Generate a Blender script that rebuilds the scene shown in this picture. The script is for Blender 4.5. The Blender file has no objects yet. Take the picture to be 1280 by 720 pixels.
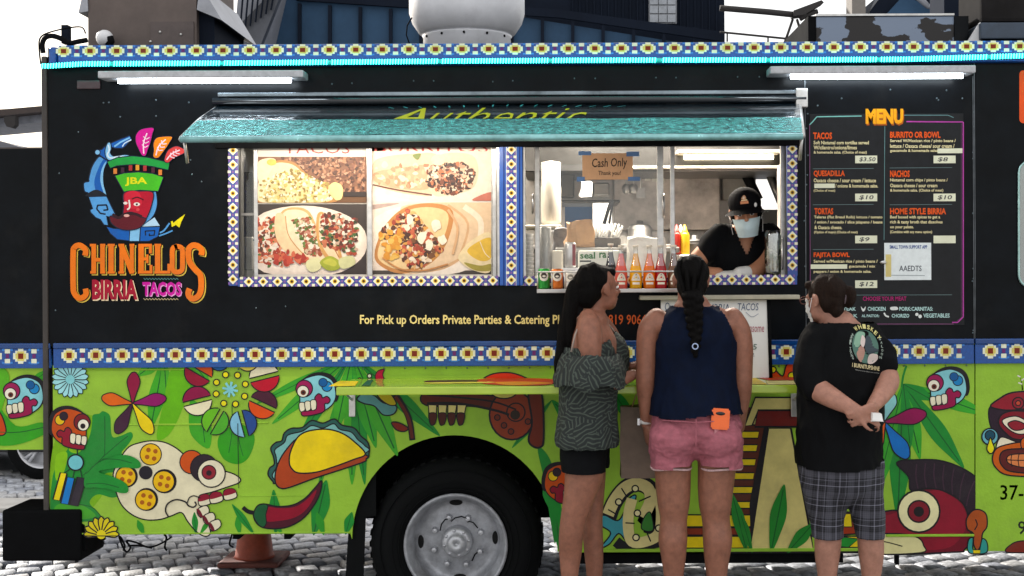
import bpy, bmesh, math, random
from mathutils import Vector, Matrix, noise
from mathutils.geometry import tessellate_polygon
random.seed(7)
sc = bpy.context.scene
COL = sc.collection
# ------------------------------------------------------------------ camera
F, D, YH, XV, HC, ROLL = 1625.0, 6.5, 340.0, 700.0, 1.776, math.radians(0.28)
CX = (XV-640)/250.0
cam_d = bpy.data.cameras.new('camera')
cam = bpy.data.objects.new('camera', cam_d); COL.objects.link(cam)
cam.location = (CX, -D, HC)
R_ = Vector((math.cos(ROLL), 0, -math.sin(ROLL))); U_ = Vector((math.sin(ROLL), 0, math.cos(ROLL)))
cam.rotation_euler = Matrix((R_, U_, Vector((0, -1, 0)))).transposed().to_euler()
cam_d.sensor_width = 36; cam_d.lens = 36*F/1280
cam_d.shift_x = -(XV-640)/1280; cam_d.shift_y = (YH-360)/1280
cam_d.clip_start = 0.05; cam_d.clip_end = 2000
sc.camera = cam
# ------------------------------------------------------------------ sky, sun, exposure
SUN_EL, SUN_AZ = 22.0, -42.0        # the sun stands low behind the truck, to its left
w = bpy.data.worlds.new('World'); sc.world = w; w.use_nodes = True
nt = w.node_tree; nt.nodes.clear()
sky = nt.nodes.new('ShaderNodeTexSky'); sky.sky_type = 'NISHITA'; sky.sun_disc = False
sky.sun_elevation = math.radians(SUN_EL); sky.sun_rotation = math.radians(SUN_AZ)
sky.dust_density = 3.0; sky.air_density = 1.0
mx = nt.nodes.new('ShaderNodeMix'); mx.data_type = 'RGBA'; mx.inputs[0].default_value = 0.72
mx.inputs[7].default_value = (7.9, 7.7, 7.5, 1)       # thin bright cloud over the whole sky
bg = nt.nodes.new('ShaderNodeBackground'); bg.inputs[1].default_value = 0.12
out = nt.nodes.new('ShaderNodeOutputWorld')
nt.links.new(sky.outputs[0], mx.inputs[6]); nt.links.new(mx.outputs[2], bg.inputs[0]); nt.links.new(bg.outputs[0], out.inputs[0])
sun_d = bpy.data.lights.new('sun', 'SUN'); sun_d.energy = 4.5; sun_d.angle = math.radians(0.6); sun_d.color = (1, .95, .88)
sun = bpy.data.objects.new('sun', sun_d); COL.objects.link(sun)
sd = Vector((math.sin(math.radians(SUN_AZ))*math.cos(math.radians(SUN_EL)), math.cos(math.radians(SUN_AZ))*math.cos(math.radians(SUN_EL)), math.sin(math.radians(SUN_EL))))
sun.rotation_euler = sd.to_track_quat('Z', 'Y').to_euler()
sc.view_settings.view_transform = 'Standard'; sc.view_settings.look = 'None'
sc.view_settings.exposure = 0.72; sc.view_settings.gamma = 1.0
sc.cycles.max_bounces = 8; sc.cycles.transparent_max_bounces = 12
sc.cycles.use_denoising = True

# ------------------------------------------------------------------ helpers
def W(x, y, d=0.0):
    """photo pixel (1280x720) -> point on the upright plane d metres in front of the truck side"""
    v = R_*((x-XV)/F) + U_*(-(y-YH)/F)
    k = D-d
    return Vector((CX + v.x*k, -d, HC + v.z*k))
def S(d=0.0): return F/(D-d)
def lin(c):
    c = c.lstrip('#'); o = []
    for i in (0, 2, 4):
        v = int(c[i:i+2], 16)/255
        o.append(v/12.92 if v <= .04045 else ((v+.055)/1.055)**2.4)
    return o
MATS = {}
def mat(name, col, rough=.5, metal=0., var=.12, scale=14., bump=0., bscale=60., emit=0., ecol=None, spec=.5, trans=0., coat=0., stretch=None, dirt=0., sheen=0.):
    if name in MATS: return MATS[name]
    m = bpy.data.materials.new(name); m.use_nodes = True
    n = m.node_tree; b = n.nodes['Principled BSDF']; L = n.links
    c = lin(col) if isinstance(col, str) else list(col)
    b.inputs['Roughness'].default_value = rough; b.inputs['Metallic'].default_value = metal
    b.inputs['Specular IOR Level'].default_value = spec
    b.inputs['Transmission Weight'].default_value = trans
    b.inputs['Coat Weight'].default_value = coat
    b.inputs['Sheen Weight'].default_value = sheen
    tc = n.nodes.new('ShaderNodeTexCoord')
    src = tc.outputs['Object']
    if stretch:
        mp = n.nodes.new('ShaderNodeMapping'); mp.inputs['Scale'].default_value = stretch
        L.new(src, mp.inputs[0]); src = mp.outputs[0]
    if var > 0:
        nz = n.nodes.new('ShaderNodeTexNoise'); nz.inputs['Scale'].default_value = scale; nz.inputs['Detail'].default_value = 8
        nz.inputs['Roughness'].default_value = .65
        L.new(src, nz.inputs[0])
        rp = n.nodes.new('ShaderNodeMapRange'); rp.inputs[1].default_value = .3; rp.inputs[2].default_value = .7
        rp.inputs[3].default_value = 1-var; rp.inputs[4].default_value = 1+var
        L.new(nz.outputs[0], rp.inputs[0])
        mm = n.nodes.new('ShaderNodeVectorMath'); mm.operation = 'SCALE'; mm.inputs[0].default_value = c[:3]
        L.new(rp.outputs[0], mm.inputs['Scale']); colout = mm.outputs[0]
        if dirt > 0:
            n2 = n.nodes.new('ShaderNodeTexNoise'); n2.inputs['Scale'].default_value = 2.6; n2.inputs['Detail'].default_value = 10; n2.inputs['Roughness'].default_value = .7
            L.new(src, n2.inputs[0])
            r2 = n.nodes.new('ShaderNodeMapRange'); r2.inputs[1].default_value = .52; r2.inputs[2].default_value = .72; r2.inputs[4].default_value = dirt
            L.new(n2.outputs[0], r2.inputs[0])
            mix = n.nodes.new('ShaderNodeMix'); mix.data_type = 'RGBA'; mix.inputs[7].default_value = (.09, .08, .07, 1)
            L.new(r2.outputs[0], mix.inputs[0]); L.new(colout, mix.inputs[6]); colout = mix.outputs[2]
        L.new(colout, b.inputs['Base Color'])
        r3 = n.nodes.new('ShaderNodeMapRange'); r3.inputs[3].default_value = max(.02, rough*.8); r3.inputs[4].default_value = min(1, rough*1.25)
        L.new(nz.outputs[0], r3.inputs[0]); L.new(r3.outputs[0], b.inputs['Roughness'])
    else: b.inputs['Base Color'].default_value = (*c[:3], 1)
    if bump > 0:
        nb = n.nodes.new('ShaderNodeTexNoise'); nb.inputs['Scale'].default_value = bscale; nb.inputs['Detail'].default_value = 6
        L.new(src, nb.inputs[0])
        bp = n.nodes.new('ShaderNodeBump'); bp.inputs['Strength'].default_value = bump; bp.inputs['Distance'].default_value = .01
        L.new(nb.outputs[0], bp.inputs['Height']); L.new(bp.outputs[0], b.inputs['Normal'])
    if emit > 0:
        b.inputs['Emission Color'].default_value = (*(lin(ecol) if ecol else c[:3]), 1); b.inputs['Emission Strength'].default_value = emit
    m['k'] = 1; MATS[name] = m
    return m
def vinyl(hexc):
    c = lin(hexc); g = .3*c[0]+.55*c[1]+.15*c[2]; c = [max(.001, (g+(v-g)*1.12))*.92 for v in c]
    return mat('vinyl_'+hexc.lstrip('#'), c, rough=.42, var=.14, scale=9, bump=.08, bscale=120, spec=.25, dirt=.22)
def ink(hexc): return mat('ink_'+hexc.lstrip('#'), hexc, rough=.55, var=.04, scale=40)
def glassmat(name, tint=(1, 1, 1), refl=.1):
    if name in MATS: return MATS[name]
    m = bpy.data.materials.new(name); m.use_nodes = True; n = m.node_tree; n.nodes.clear()
    o = n.nodes.new('ShaderNodeOutputMaterial'); t = n.nodes.new('ShaderNodeBsdfTransparent'); t.inputs[0].default_value = (*tint, 1)
    g = n.nodes.new('ShaderNodeBsdfGlossy'); g.inputs[1].default_value = .04
    lw = n.nodes.new('ShaderNodeLayerWeight'); lw.inputs[0].default_value = .25
    r = n.nodes.new('ShaderNodeMapRange'); r.inputs[3].default_value = refl*.5; r.inputs[4].default_value = .7
    x = n.nodes.new('ShaderNodeMixShader')
    n.links.new(lw.outputs['Fresnel'], r.inputs[0]); n.links.new(r.outputs[0], x.inputs[0]); n.links.new(t.outputs[0], x.inputs[1]); n.links.new(g.outputs[0], x.inputs[2]); n.links.new(x.outputs[0], o.inputs[0])
    MATS[name] = m; return m
def wloc(o):
    v = Vector((0, 0, 0))
    while o is not None:
        v += o.location; o = o.parent
    return v
def thing(name, label, cat, loc=(0, 0, 0), group=None, rz=0):
    o = bpy.data.objects.new(name, None); COL.objects.link(o); o.location = loc; o.rotation_euler = (0, 0, rz); o.empty_display_size = .1
    o['label'] = label; o['category'] = cat
    if group: o['group'] = group
    return o
def tag(o, label=None, cat=None, group=None, kind=None):
    if label: o['label'] = label
    if cat: o['category'] = cat
    if group: o['group'] = group
    if kind: o['kind'] = kind
    return o
class MB:
    def __init__(s): s.v = []; s.f = []; s.mi = []; s.sm = []; s.mats = []
    def m(s, material):
        if material not in s.mats: s.mats.append(material)
        return s.mats.index(material)
    def add(s, vs, fs, material, smooth=False):
        b = len(s.v); k = s.m(material)
        s.v += [tuple(p) for p in vs]
        for f in fs: s.f.append(tuple(b+i for i in f)); s.mi.append(k); s.sm.append(smooth)
        return s
    def box(s, lo, hi, material, rot=None, c=None):
        vs = [Vector((x, y, z)) for x in (lo[0], hi[0]) for y in (lo[1], hi[1]) for z in (lo[2], hi[2])]
        if rot is not None:
            c = (Vector(lo)+Vector(hi))/2 if c is None else c
            vs = [rot @ (p-c)+c for p in vs]
        return s.add(vs, [(0, 1, 3, 2), (4, 6, 7, 5), (0, 4, 5, 1), (2, 3, 7, 6), (0, 2, 6, 4), (1, 5, 7, 3)], material)
    def bbox(s, lo, hi, material, bev=.01, seg=2):
        bm = bmesh.new(); bmesh.ops.create_cube(bm, size=1)
        for v in bm.verts: v.co = Vector([lo[i]+(v.co[i]+.5)*(hi[i]-lo[i]) for i in range(3)])
        bmesh.ops.bevel(bm, geom=bm.edges[:], offset=bev, segments=seg, profile=.6, affect='EDGES')
        return s.bm(bm, material)
    def bm(s, bm, material, smooth=False):
        bm.verts.index_update()
        s.add([v.co.copy() for v in bm.verts], [[v.index for v in f.verts] for f in bm.faces], material, smooth); bm.free(); return s
    def tube(s, pts, r, material, n=8, cap=True, smooth=True):
        pts = [Vector(p) for p in pts]; rs = r if isinstance(r, (list, tuple)) else [r]*len(pts)
        vs = []; fs = []; t0 = None
        for i, p in enumerate(pts):
            t = (pts[min(i+1, len(pts)-1)]-pts[max(i-1, 0)]).normalized()
            if t0 is None:
                a = Vector((0, 0, 1)) if abs(t.z) < .9 else Vector((1, 0, 0)); u = t.cross(a).normalized()
            else: u = (u-t*u.dot(t)).normalized()
            w_ = t.cross(u); t0 = t
            for k in range(n):
                a = 2*math.pi*k/n; vs.append(p+u*math.cos(a)*rs[i]+w_*math.sin(a)*rs[i])
        for i in range(len(pts)-1):
            for k in range(n): fs.append((i*n+k, i*n+(k+1) % n, (i+1)*n+(k+1) % n, (i+1)*n+k))
        if cap: fs.append(tuple(range(n-1, -1, -1))); fs.append(tuple((len(pts)-1)*n+k for k in range(n)))
        return s.add(vs, fs, material, smooth)
    def lathe(s, prof, material, c=(0, 0, 0), axis='z', n=32, smooth=True, rot0=0, cap=True):
        vs = []; fs = []; c = Vector(c)
        for r, h in prof:
            for k in range(n):
                a = 2*math.pi*k/n+rot0
                p = (r*math.cos(a), r*math.sin(a), h) if axis == 'z' else (r*math.cos(a), h, r*math.sin(a)) if axis == 'y' else (h, r*math.cos(a), r*math.sin(a))
                vs.append(c+Vector(p))
        for i in range(len(prof)-1):
            for k in range(n): fs.append((i*n+k, i*n+(k+1) % n, (i+1)*n+(k+1) % n, (i+1)*n+k))
        if cap and prof[0][0] > 1e-5: fs.append(tuple(range(n-1, -1, -1)))
        if cap and prof[-1][0] > 1e-5: fs.append(tuple((len(prof)-1)*n+k for k in range(n)))
        return s.add(vs, fs, material, smooth)
    def ell(s, c, r, material, n=16, rot=None):
        bm = bmesh.new(); bmesh.ops.create_uvsphere(bm, u_segments=n, v_segments=max(6, n*2//3), radius=1)
        for v in bm.verts:
            p = Vector((v.co.x*r[0], v.co.y*r[1], v.co.z*r[2]))
            if rot is not None: p = rot @ p
            v.co = p+Vector(c)
        return s.bm(bm, material, True)
    def prism(s, poly, d0, d1, material, axis='y'):
        """poly: list of 3-D points on a plane, extruded by vector d1 (Vector)"""
        n = len(poly); a = [Vector(p) for p in poly]; b = [p+d1 for p in a]
        tris = tessellate_polygon([a])
        return s.add(a+b, [tuple(t) for t in tris]+[tuple(n+i for i in reversed(t)) for t in tris]+[(i, (i+1) % n, n+(i+1) % n, n+i) for i in range(n)], material)
    def build(s, name, parent=None, origin=None, **kw):
        me = bpy.data.meshes.new(name)
        o = bpy.data.objects.new(name, me); COL.objects.link(o)
        off = Vector((0, 0, 0))
        if parent is not None: o.parent = parent; off = wloc(parent)
        if origin is not None: o.location = Vector(origin)-off; off = Vector(origin)
        me.from_pydata([tuple(Vector(p)-off) for p in s.v], [], s.f)
        for m_ in s.mats: me.materials.append(m_)
        me.polygons.foreach_set('material_index', s.mi); me.polygons.foreach_set('use_smooth', s.sm); me.update()
        if kw.get('fix', True) and len(s.f) < 60000:
            bm = bmesh.new(); bm.from_mesh(me)
            if kw.get('recalc', True): bmesh.ops.recalc_face_normals(bm, faces=bm.faces[:])
            bm.to_mesh(me); bm.free()
        return o
def copy_tree(o, parent=None):
    c = o.copy(); COL.objects.link(c)
    if parent is not None: c.parent = parent
    for ch in list(o.children): copy_tree(ch, c)
    return c
def pb(x0, y0, x1, y1, d0, d1, ref=None):
    """box corners from a pixel rectangle measured on plane ref; d0 (back) .. d1 (front)"""
    ref = d1 if ref is None else ref
    ym, xm = (y0+y1)/2, (x0+x1)/2
    a = W(x0, ym, ref).x; b = W(x1, ym, ref).x; t = W(xm, y0, ref).z; u = W(xm, y1, ref).z
    return (a, -d1, u), (b, -d0, t)
def catmull(pts, closed=True, sub=5):
    n = len(pts); o = []
    for i in range(n if closed else n-1):
        if closed: p0, p1, p2, p3 = pts[i-1], pts[i], pts[(i+1) % n], pts[(i+2) % n]
        else: p0, p1, p2, p3 = pts[max(i-1, 0)], pts[i], pts[i+1], pts[min(i+2, n-1)]
        for k in range(sub):
            t = k/sub; q = []
            for a, b, c, d in zip(p0, p1, p2, p3):
                q.append(.5*((2*b)+(-a+c)*t+(2*a-5*b+4*c-d)*t*t+(-a+3*b-3*c+d)*t**3))
            o.append(tuple(q))
    if not closed: o.append(tuple(pts[-1]))
    return o
class Art:
    """flat print: coloured shapes in photo pixels (or in an enlargement's pixels) laid in thin layers"""
    def __init__(s, ox=0, oy=0, k=1., base=.001, step=.0001, d=0., mt=None, fx=None, mat_f=None):
        s.o = (ox, oy, k); s.h = base; s.step = step; s.d = d; s.mb = MB(); s.mt = mat_f or vinyl; s.fx = fx
    def P(s, x, y):
        if s.fx: x, y = s.fx(x, y)
        ox, oy, k = s.o
        return W(ox+x/k, oy+y/k, s.d)+Vector((0, -s.h, 0))
    def poly(s, col, pts):
        ps = [s.P(*p) for p in pts]
        s.mb.add(ps, [tuple(t) for t in tessellate_polygon([ps])], s.mt(col)); s.h += s.step
    def f(s, col, pts, smooth=True, ow=0, oc='17141a', sub=5):
        q = catmull(pts, True, sub) if smooth else pts
        s.poly(col, q)
        if ow: s.s(oc, q, ow*1.3, True, False)
        return s
    def s(s, col, pts, w_, closed=False, smooth=True, sub=5, taper=False):
        q = catmull(pts, closed, sub) if smooth else list(pts)
        if taper is False and not closed and not smooth and len(q) > 2: q = s.dens(q)
        n = len(q); L = []; Rr = []
        for i in range(n):
            a = q[i-1] if (closed or i > 0) else q[i]; b = q[(i+1) % n] if (closed or i < n-1) else q[i]
            t = Vector((b[0]-a[0], b[1]-a[1])); t = t.normalized() if t.length > 1e-9 else Vector((1, 0))
            ww = w_/2*((1-i/(n-1))*.9+.1 if taper else 1)
            L.append(s.P(q[i][0]-t.y*ww, q[i][1]+t.x*ww)); Rr.append(s.P(q[i][0]+t.y*ww, q[i][1]-t.x*ww))
        m = n if closed else n-1
        s.mb.add(L+Rr, [(i, (i+1) % n, n+(i+1) % n, n+i) for i in range(m)], s.mt(col)); s.h += s.step
        return s
    @staticmethod
    def dens(q):
        o = []
        for i in range(len(q)):
            if 0 < i < len(q)-1:
                p = Vector(q[i]); a = Vector(q[i-1]); b = Vector(q[i+1])
                o.append(tuple(p+(a-p).normalized()*min(.5, (a-p).length/3))); o.append(tuple(p+(b-p).normalized()*min(.5, (b-p).length/3)))
            else: o.append(q[i])
        return o
    def c(s, col, cx, cy, r, ow=0, oc='17141a', n=24, ry=None):
        ry = ry or r
        q = [(cx+r*math.cos(2*math.pi*i/n), cy+ry*math.sin(2*math.pi*i/n)) for i in range(n)]
        return s.f(col, q, False, ow, oc)
    def r(s, col, x0, y0, x1, y1, ow=0, oc='17141a'):
        return s.f(col, [(x0, y0), (x1, y0), (x1, y1), (x0, y1)], False, ow, oc)
    def petal(s, col, x, y, tx, ty, w_, ow=0, oc='17141a', fat=.68):
        a = Vector((x, y)); b = Vector((tx, ty)); t = b-a; nn = Vector((-t.y, t.x)).normalized()*w_/2
        q = [a, a+t*.3+nn*.5, a+t*fat+nn, a+t*.93+nn*.55, b, a+t*.93-nn*.55, a+t*fat-nn, a+t*.3-nn*.5]
        return s.f(col, [tuple(p) for p in q], True, ow, oc)
    def sepd(s, name, fn):
        keep = s.mb; s.mb = MB(); fn(); s.mb.build(name, s.sep); s.mb = keep; return s
    sep = None
    def blade(s, *a):
        return s.sepd('leaf_print', lambda: s.blade_(*a)) if s.sep else s.blade_(*a)
    def text(s, *a, **k):
        return s.sepd(s.sepname, lambda: s.text_(*a, **k)) if s.sep else s.text_(*a, **k)
    def blade_(s, col, x, y, tx, ty, w_, vein=None):
        a = Vector((x, y)); b = Vector((tx, ty)); t = b-a; nn = Vector((-t.y, t.x)).normalized()*w_/2
        q = [a, a+t*.35+nn*.8, a+t*.6+nn, a+t*.85+nn*.5, b, a+t*.85-nn*.5, a+t*.6-nn, a+t*.35-nn*.8]
        s.f(col, [tuple(p) for p in q], True)
        if vein: s.s(vein, [tuple(a), tuple(a+t*.5), tuple(a+t*.92)], max(.8/1, w_*.07))
        return s
    def text_(s, col, txt, x0, y0, x1, y1, bold=0., shear=0., rot=0.):
        vs, fs = text_mesh(txt, bold, shear)
        mnx = min(v[0] for v in vs); mxx = max(v[0] for v in vs); mny = min(v[1] for v in vs); mxy = max(v[1] for v in vs)
        cx, cy = (x0+x1)/2, (y0+y1)/2; c_, s_ = math.cos(rot), math.sin(rot); ps = []
        for v in vs:
            x = x0+(v[0]-mnx)/(mxx-mnx)*(x1-x0); y = y1-(v[1]-mny)/(mxy-mny)*(y1-y0)
            x, y = cx+(x-cx)*c_-(y-cy)*s_, cy+(x-cx)*s_+(y-cy)*c_
            ps.append(s.P(x, y))
        s.mb.add(ps, fs, s.mt(col)); s.h += s.step
        return s
    def build(s, name, parent, **kw): return s.mb.build(name, parent, **kw) if s.mb.v else None
_TM = {}
def text_mesh(txt, bold=0., shear=0.):
    k = (txt, bold, shear)
    if k not in _TM:
        cu = bpy.data.curves.new('t', 'FONT'); cu.body = txt; cu.offset = bold; cu.shear = shear; cu.resolution_u = 2
        o = bpy.data.objects.new('t', cu); me = bpy.data.meshes.new_from_object(o)
        _TM[k] = ([tuple(v.co) for v in me.vertices], [tuple(p.vertices) for p in me.polygons])
        bpy.data.meshes.remove(me); bpy.data.objects.remove(o); bpy.data.curves.remove(cu)
    return _TM[k]
def plate(name, outline, holes, d, thick, material, parent, recalc=True, pxl=True):
    """flat plate from pixel outlines with real openings, its front on plane d"""
    loops = [[W(x, y, d) if pxl else Vector((x, -d, y)) for x, y in l] for l in [outline]+holes]
    flat = [p for l in loops for p in l]; n = len(flat)
    tris = tessellate_polygon(loops)
    fs = [tuple(t) for t in tris]+[tuple(n+i for i in reversed(t)) for t in tris]
    b = 0
    for l in loops:
        m = len(l); fs += [(b+i, b+(i+1) % m, n+b+(i+1) % m, n+b+i) for i in range(m)]; b += m
    return MB().add(flat+[p+Vector((0, thick, 0)) for p in flat], fs, material).build(name, parent)
# ------------------------------------------------------------------ materials
BLACK = mat('black_paint', (.0030, .0042, .0058), rough=.3, var=.5, scale=5, bump=.10, bscale=14, spec=.10, dirt=.07)
BLACKG = mat('black_gloss', (.008, .012, .016), rough=.09, var=.2, scale=5, spec=.6)
DARK = mat('dark_metal', (.006, .0062, .007), rough=.8, var=.3, spec=.04)
RUBBER = mat('rubber', (.0045, .005, .0055), rough=.85, var=.3, scale=30, bump=.1, spec=.12)
STEEL = mat('stainless', (.50, .48, .46), rough=.3, metal=.85, var=.25, scale=5, stretch=(1, 1, .6))
STEELD = mat('stainless_dull', (.30, .29, .27), rough=.42, metal=.7, var=.3, scale=4)
ALU = mat('aluminium', (.55, .54, .52), rough=.35, metal=.8, var=.2, scale=20)
WHITE = mat('white_enamel', (.72, .72, .73), rough=.4, var=.08, scale=8, dirt=.25)
WHITEP = mat('white_plastic', (.78, .77, .74), rough=.45, var=.05)
GREEN = mat('green_wrap', (.29, .52, .036), rough=.4, var=.14, scale=4, bump=.16, bscale=70, spec=.25, dirt=.16)
BLUEV = mat('blue_band', '#0f4a94', rough=.3, var=.25, scale=120, spec=.5)
BLUEG = mat('blue_rail', '#0f3f7d', rough=.12, var=.15, scale=8, spec=.6)
LEDM = mat('led_diode', (.25, 1, .92), emit=11.0, ecol='#30dcd0', var=0)
LEDB = mat('led_silicone', (.02, .30, .28), rough=.3, emit=.45, ecol='#06988c', var=0)
TUBEM = mat('tube_light', (1, 1, 1), emit=13.0, ecol='#e9f6ff', var=0)
TUBEW = mat('warm_tube', (1, 1, 1), emit=6.0, ecol='#fff0cf', var=0)
# ------------------------------------------------------------------ the truck
truck = thing('food_truck', 'black and lime green taco food truck with colourful folk art wrap and open serving hatch', 'food truck', (0, 0, 0))
def rrect(x0, y0, x1, y1, r, n=5):
    o = []
    for cx, cy, a0 in ((x1-r, y0+r, -90), (x1-r, y1-r, 0), (x0+r, y1-r, 90), (x0+r, y0+r, 180)):
        for i in range(n+1):
            a = math.radians(a0+90*i/n); o.append((cx+r*math.cos(a), cy+r*math.sin(a)))
    return o
RW, LW = 984, 297
side = plate('side_panel', [(60, 60), (1218, 54), (1218, 428), (60, 433)],
    [[(LW, 172), (621, 171), (621, 346.5), (LW, 348)], [(657, 171), (RW, 169), (RW, 345), (657, 346)]], 0, .05, BLACK, truck)
fwd = plate('cab_side_panel', [(1219.5, 53), (1560, 52), (1560, 426), (1219.5, 428)], [rrect(1272, 200, 1430, 360, 16)], .004, .05, BLACK, truck)
back_sec = plate('rear_side_panel', [(-330, 187), (50, 186), (62, 186), (62, 433), (-330, 434)], [], -.02, .05, BLACK, truck)
# wrapped lower panels, with the wheel arch cut out
arch = [(568+128*math.cos(a), 674-130*math.sin(a)) for a in [math.pi*(i/40) for i in range(41)]]
low = plate('lower_panel', [(66, 457), (1218, 452), (1218, 688.5), (697, 689.5)]+arch[:-1]+[(440, 674), (438, 667), (107, 668.5), (106, 656), (100, 653), (66.5, 652)], [], 0, .04, GREEN, truck)
lowr = plate('cab_lower_panel', [(1219.5, 452), (1560, 450), (1560, 688), (1219.5, 689)], [], .004, .04, GREEN, truck)
lowl = plate('rear_lower_panel', [(-330, 459), (62, 458), (62, 562), (-330, 563)], [], -.02, .04, GREEN, truck)
# body shell: roof, ends, far wall, floor
xl, xr = W(58, 300).x, W(1560, 300).x; zt, zf = W(640, 56).z, W(640, 660).z
zl = W(-100, 187, -.02).z; xll = W(-330, 300, -.02).x
m = MB(); m.box((xl, .055, zt-.05), (xr, 2.2, zt), DARK); m.build('roof', truck)
m = MB(); m.box((xl, .05, zf), (xl+.04, 2.2, zt-.052), BLACK); m.build('end_wall', truck)
m = MB(); m.box((xr-.04, .06, zf), (xr, 2.2, zt-.052), BLACK); m.build('end_wall', truck)
m = MB(); m.box((xl+.042, .60, zf+.02), (xr-.042, 2.2, zf+.09), DARK); m.box((xl+.042, .055, zf+.02), (W(430, 600).x, .599, zf+.09), DARK); m.box((W(705, 600).x, .055, zf+.02), (xr-.042, .599, zf+.09), DARK); m.build('floor', truck)
yb = 2.15
fw = plate('far_wall', [(58+90, 90), (1400, 82), (1400, 572), (148, 576)],
    [[(706, 252), (748, 252), (748, 300), (706, 300)], [(918, 196), (985, 196), (985, 262), (918, 262)]], -yb, .05, STEEL, truck)
m = MB(); m.box((xll, .07, zl-.05), (xl-.01, 2.15, zl), DARK); m.box((xll, .07, W(0, 562, -.02).z), (xl-.01, 2.15, W(0, 545, -.02).z), DARK); m.box((xll, 2.16, W(0, 562, -.02).z), (xl-.01, 2.2, zl), BLACK)
tag(m.build('rear_section_body', truck))
# corner trim at the rear end of the box
m = MB(); a, b = pb(52.5, 70, 59.6, 655, -.25, .012); m.bbox(a, b, mat('brown_edge', (.035, .028, .024), rough=.5, var=.4, scale=8), .008); m.build('corner_trim', truck)
# chassis, sill, wheel housing
m = MB(); a, b = pb(720, 692, 1054, 704, -.5, -.03); m.box(a, b, DARK); m.build('sill_bar', truck)
m = MB(); a, b = pb(1120, 690, 1124, 706, -.1, -.06); m.box(a, b, DARK); m.build('drain_pipe', truck)
for yy in (.62, 1.5):
    m = MB(); m.bbox((xl+.2, yy, zf-.05), (xr, yy+.08, zf+.019), DARK, .008); m.build('chassis_rail', truck)
m = MB()
R1 = 130/250.; cxw = W(568, 674).x; czw = W(568, 674).z
hs = [(cxw+(R1+.012)*math.cos(math.pi*i/32), czw+(R1+.012)*math.sin(math.pi*i/32)) for i in range(33)]
hv = [Vector((x, .035, z)) for x, z in hs]+[Vector((x, .55, z)) for x, z in hs]
fs = [(i, i+1, 33+i+1, 33+i) for i in range(32)]
m.add(hv, fs, DARK); m.add([Vector((x, .56, z)) for x, z in hs], [tuple(range(33))], DARK); m.build('wheel_housing', truck, recalc=False)
# trapezoid black mudflap left of the tyre, with a gap where the cobbles show
mf = plate('mud_flap', [(437, 640), (453, 600), (470, 590), (470, 645), (457, 646), (454, 730), (431, 735)], [], -.02, .012, RUBBER, truck)
m = MB(); a, b = pb(2, 637.5, 101, 702, -.32, .02); m.bbox(a, b, mat('black_box', (.0028, .003, .0035), rough=.8, var=.4, spec=.08), .015)
a, b = pb(60, 655, 107, 689, -.3, -.01); m.box(a, b, MATS['black_box']); m.build('step_box', truck)
# wires under the panel
for pts in ([(148, 668), (152, 680), (158, 690), (163, 684), (158, 676), (170, 678), (185, 684), (200, 680), (215, 671)], [(150, 670), (156, 682), (154, 688)], [(160, 682), (175, 682), (190, 685)], [(290, 668), (287, 680), (292, 684)], [(205, 668), (208, 672), (206, 684), (209, 688)]):
    MB().tube([W(x, y, -.06) for x, y in catmull(pts, False, 4)], .005, DARK, 6).build('hanging_wire', truck)
for x in (291, 355): 
    a, b = pb(x, 666, x+8, 674, -.2, -.05); MB().box(a, b, DARK).build('bracket', truck)
# ------------------------------------------------------------------ wheel
wc = W(570, 681, -.05); wheel = bpy.data.objects.new('wheel', None); COL.objects.link(wheel); wheel.parent = truck; wheel.location = wc
RT, RR = .435, .256
m = MB(); m.lathe([(RR-.004, .02), (RR+.012, -.012), (RR+.05, -.03), (RT-.09, -.035), (RT-.03, -.012), (RT-.004, .02), (RT, .05), (RT, .2), (RT-.004, .23), (RT-.03, .26), (RR+.02, .27)], RUBBER, wc, 'y', 64, cap=False)
for k in range(48):
    a = 2*math.pi*k/48; r_ = Matrix.Rotation(-a, 3, 'Y')
    m.box(Vector((RT-.012, .03, -.012)), Vector((RT+.005, .22, .014)), RUBBER, r_, Vector((0, 0, 0)))
    for i in range(1, 9): m.v[-i] = tuple(Vector(m.v[-i])+wc)
for rr_ in (RR+.03, RR+.062, RT-.055): m.lathe([(rr_-.003, -.030+(.006 if rr_ > RR+.1 else 0)), (rr_, -.0385+(.006 if rr_ > RR+.1 else .002)), (rr_+.003, -.030+(.006 if rr_ > RR+.1 else 0))], RUBBER, wc, 'y', 64, cap=False)
m.build('tyre', wheel)
RIMM = mat('rim_paint', (.36, .37, .40), rough=.42, metal=.25, var=.35, scale=16, bump=.15, bscale=50, dirt=.75)
m = MB()
prof = [(RR+.006, -.012), (RR+.006, -.022), (RR-.004, -.026), (RR-.012, -.016), (RR-.02, .01), (RR-.032, .025), (RR-.036, .10), (RR-.05, .125), (RR-.075, .135), (.135, .115), (.10, .112), (.04, .114), (0, .114)]
m.lathe(prof, RIMM, wc, 'y', 64, cap=False); m.build('rim', wheel, recalc=False)
m = MB()
for k in range(4):
    a = k*math.pi/2+.05; m.ell(wc+Vector((math.cos(a)*.192, .128, math.sin(a)*.192)), (.016 if k % 2 == 0 else .034, .006, .034 if k % 2 == 0 else .016), mat('hole_black', (.003, .003, .003), rough=.9, var=0))
tag(m.build('hand_holes', wheel), kind='stuff')
m = MB(); m.lathe([(0, .02), (.009, .02), (.010, .013), (.026, .010), (.044, .016), (.046, .034), (.060, .038), (.074, .042), (.078, .07), (.08, .125)], mat('hub_metal', (.50, .51, .54), rough=.35, metal=.4, var=.25, scale=30, dirt=.4), wc, 'y', 40)
for k in range(8):
    a = 2*math.pi*k/8+.2; m.lathe([(0, .036), (.009, .036), (.0095, .05)], MATS['hub_metal'], wc+Vector((math.cos(a)*.063, 0, math.sin(a)*.063)), 'y', 6)
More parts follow.
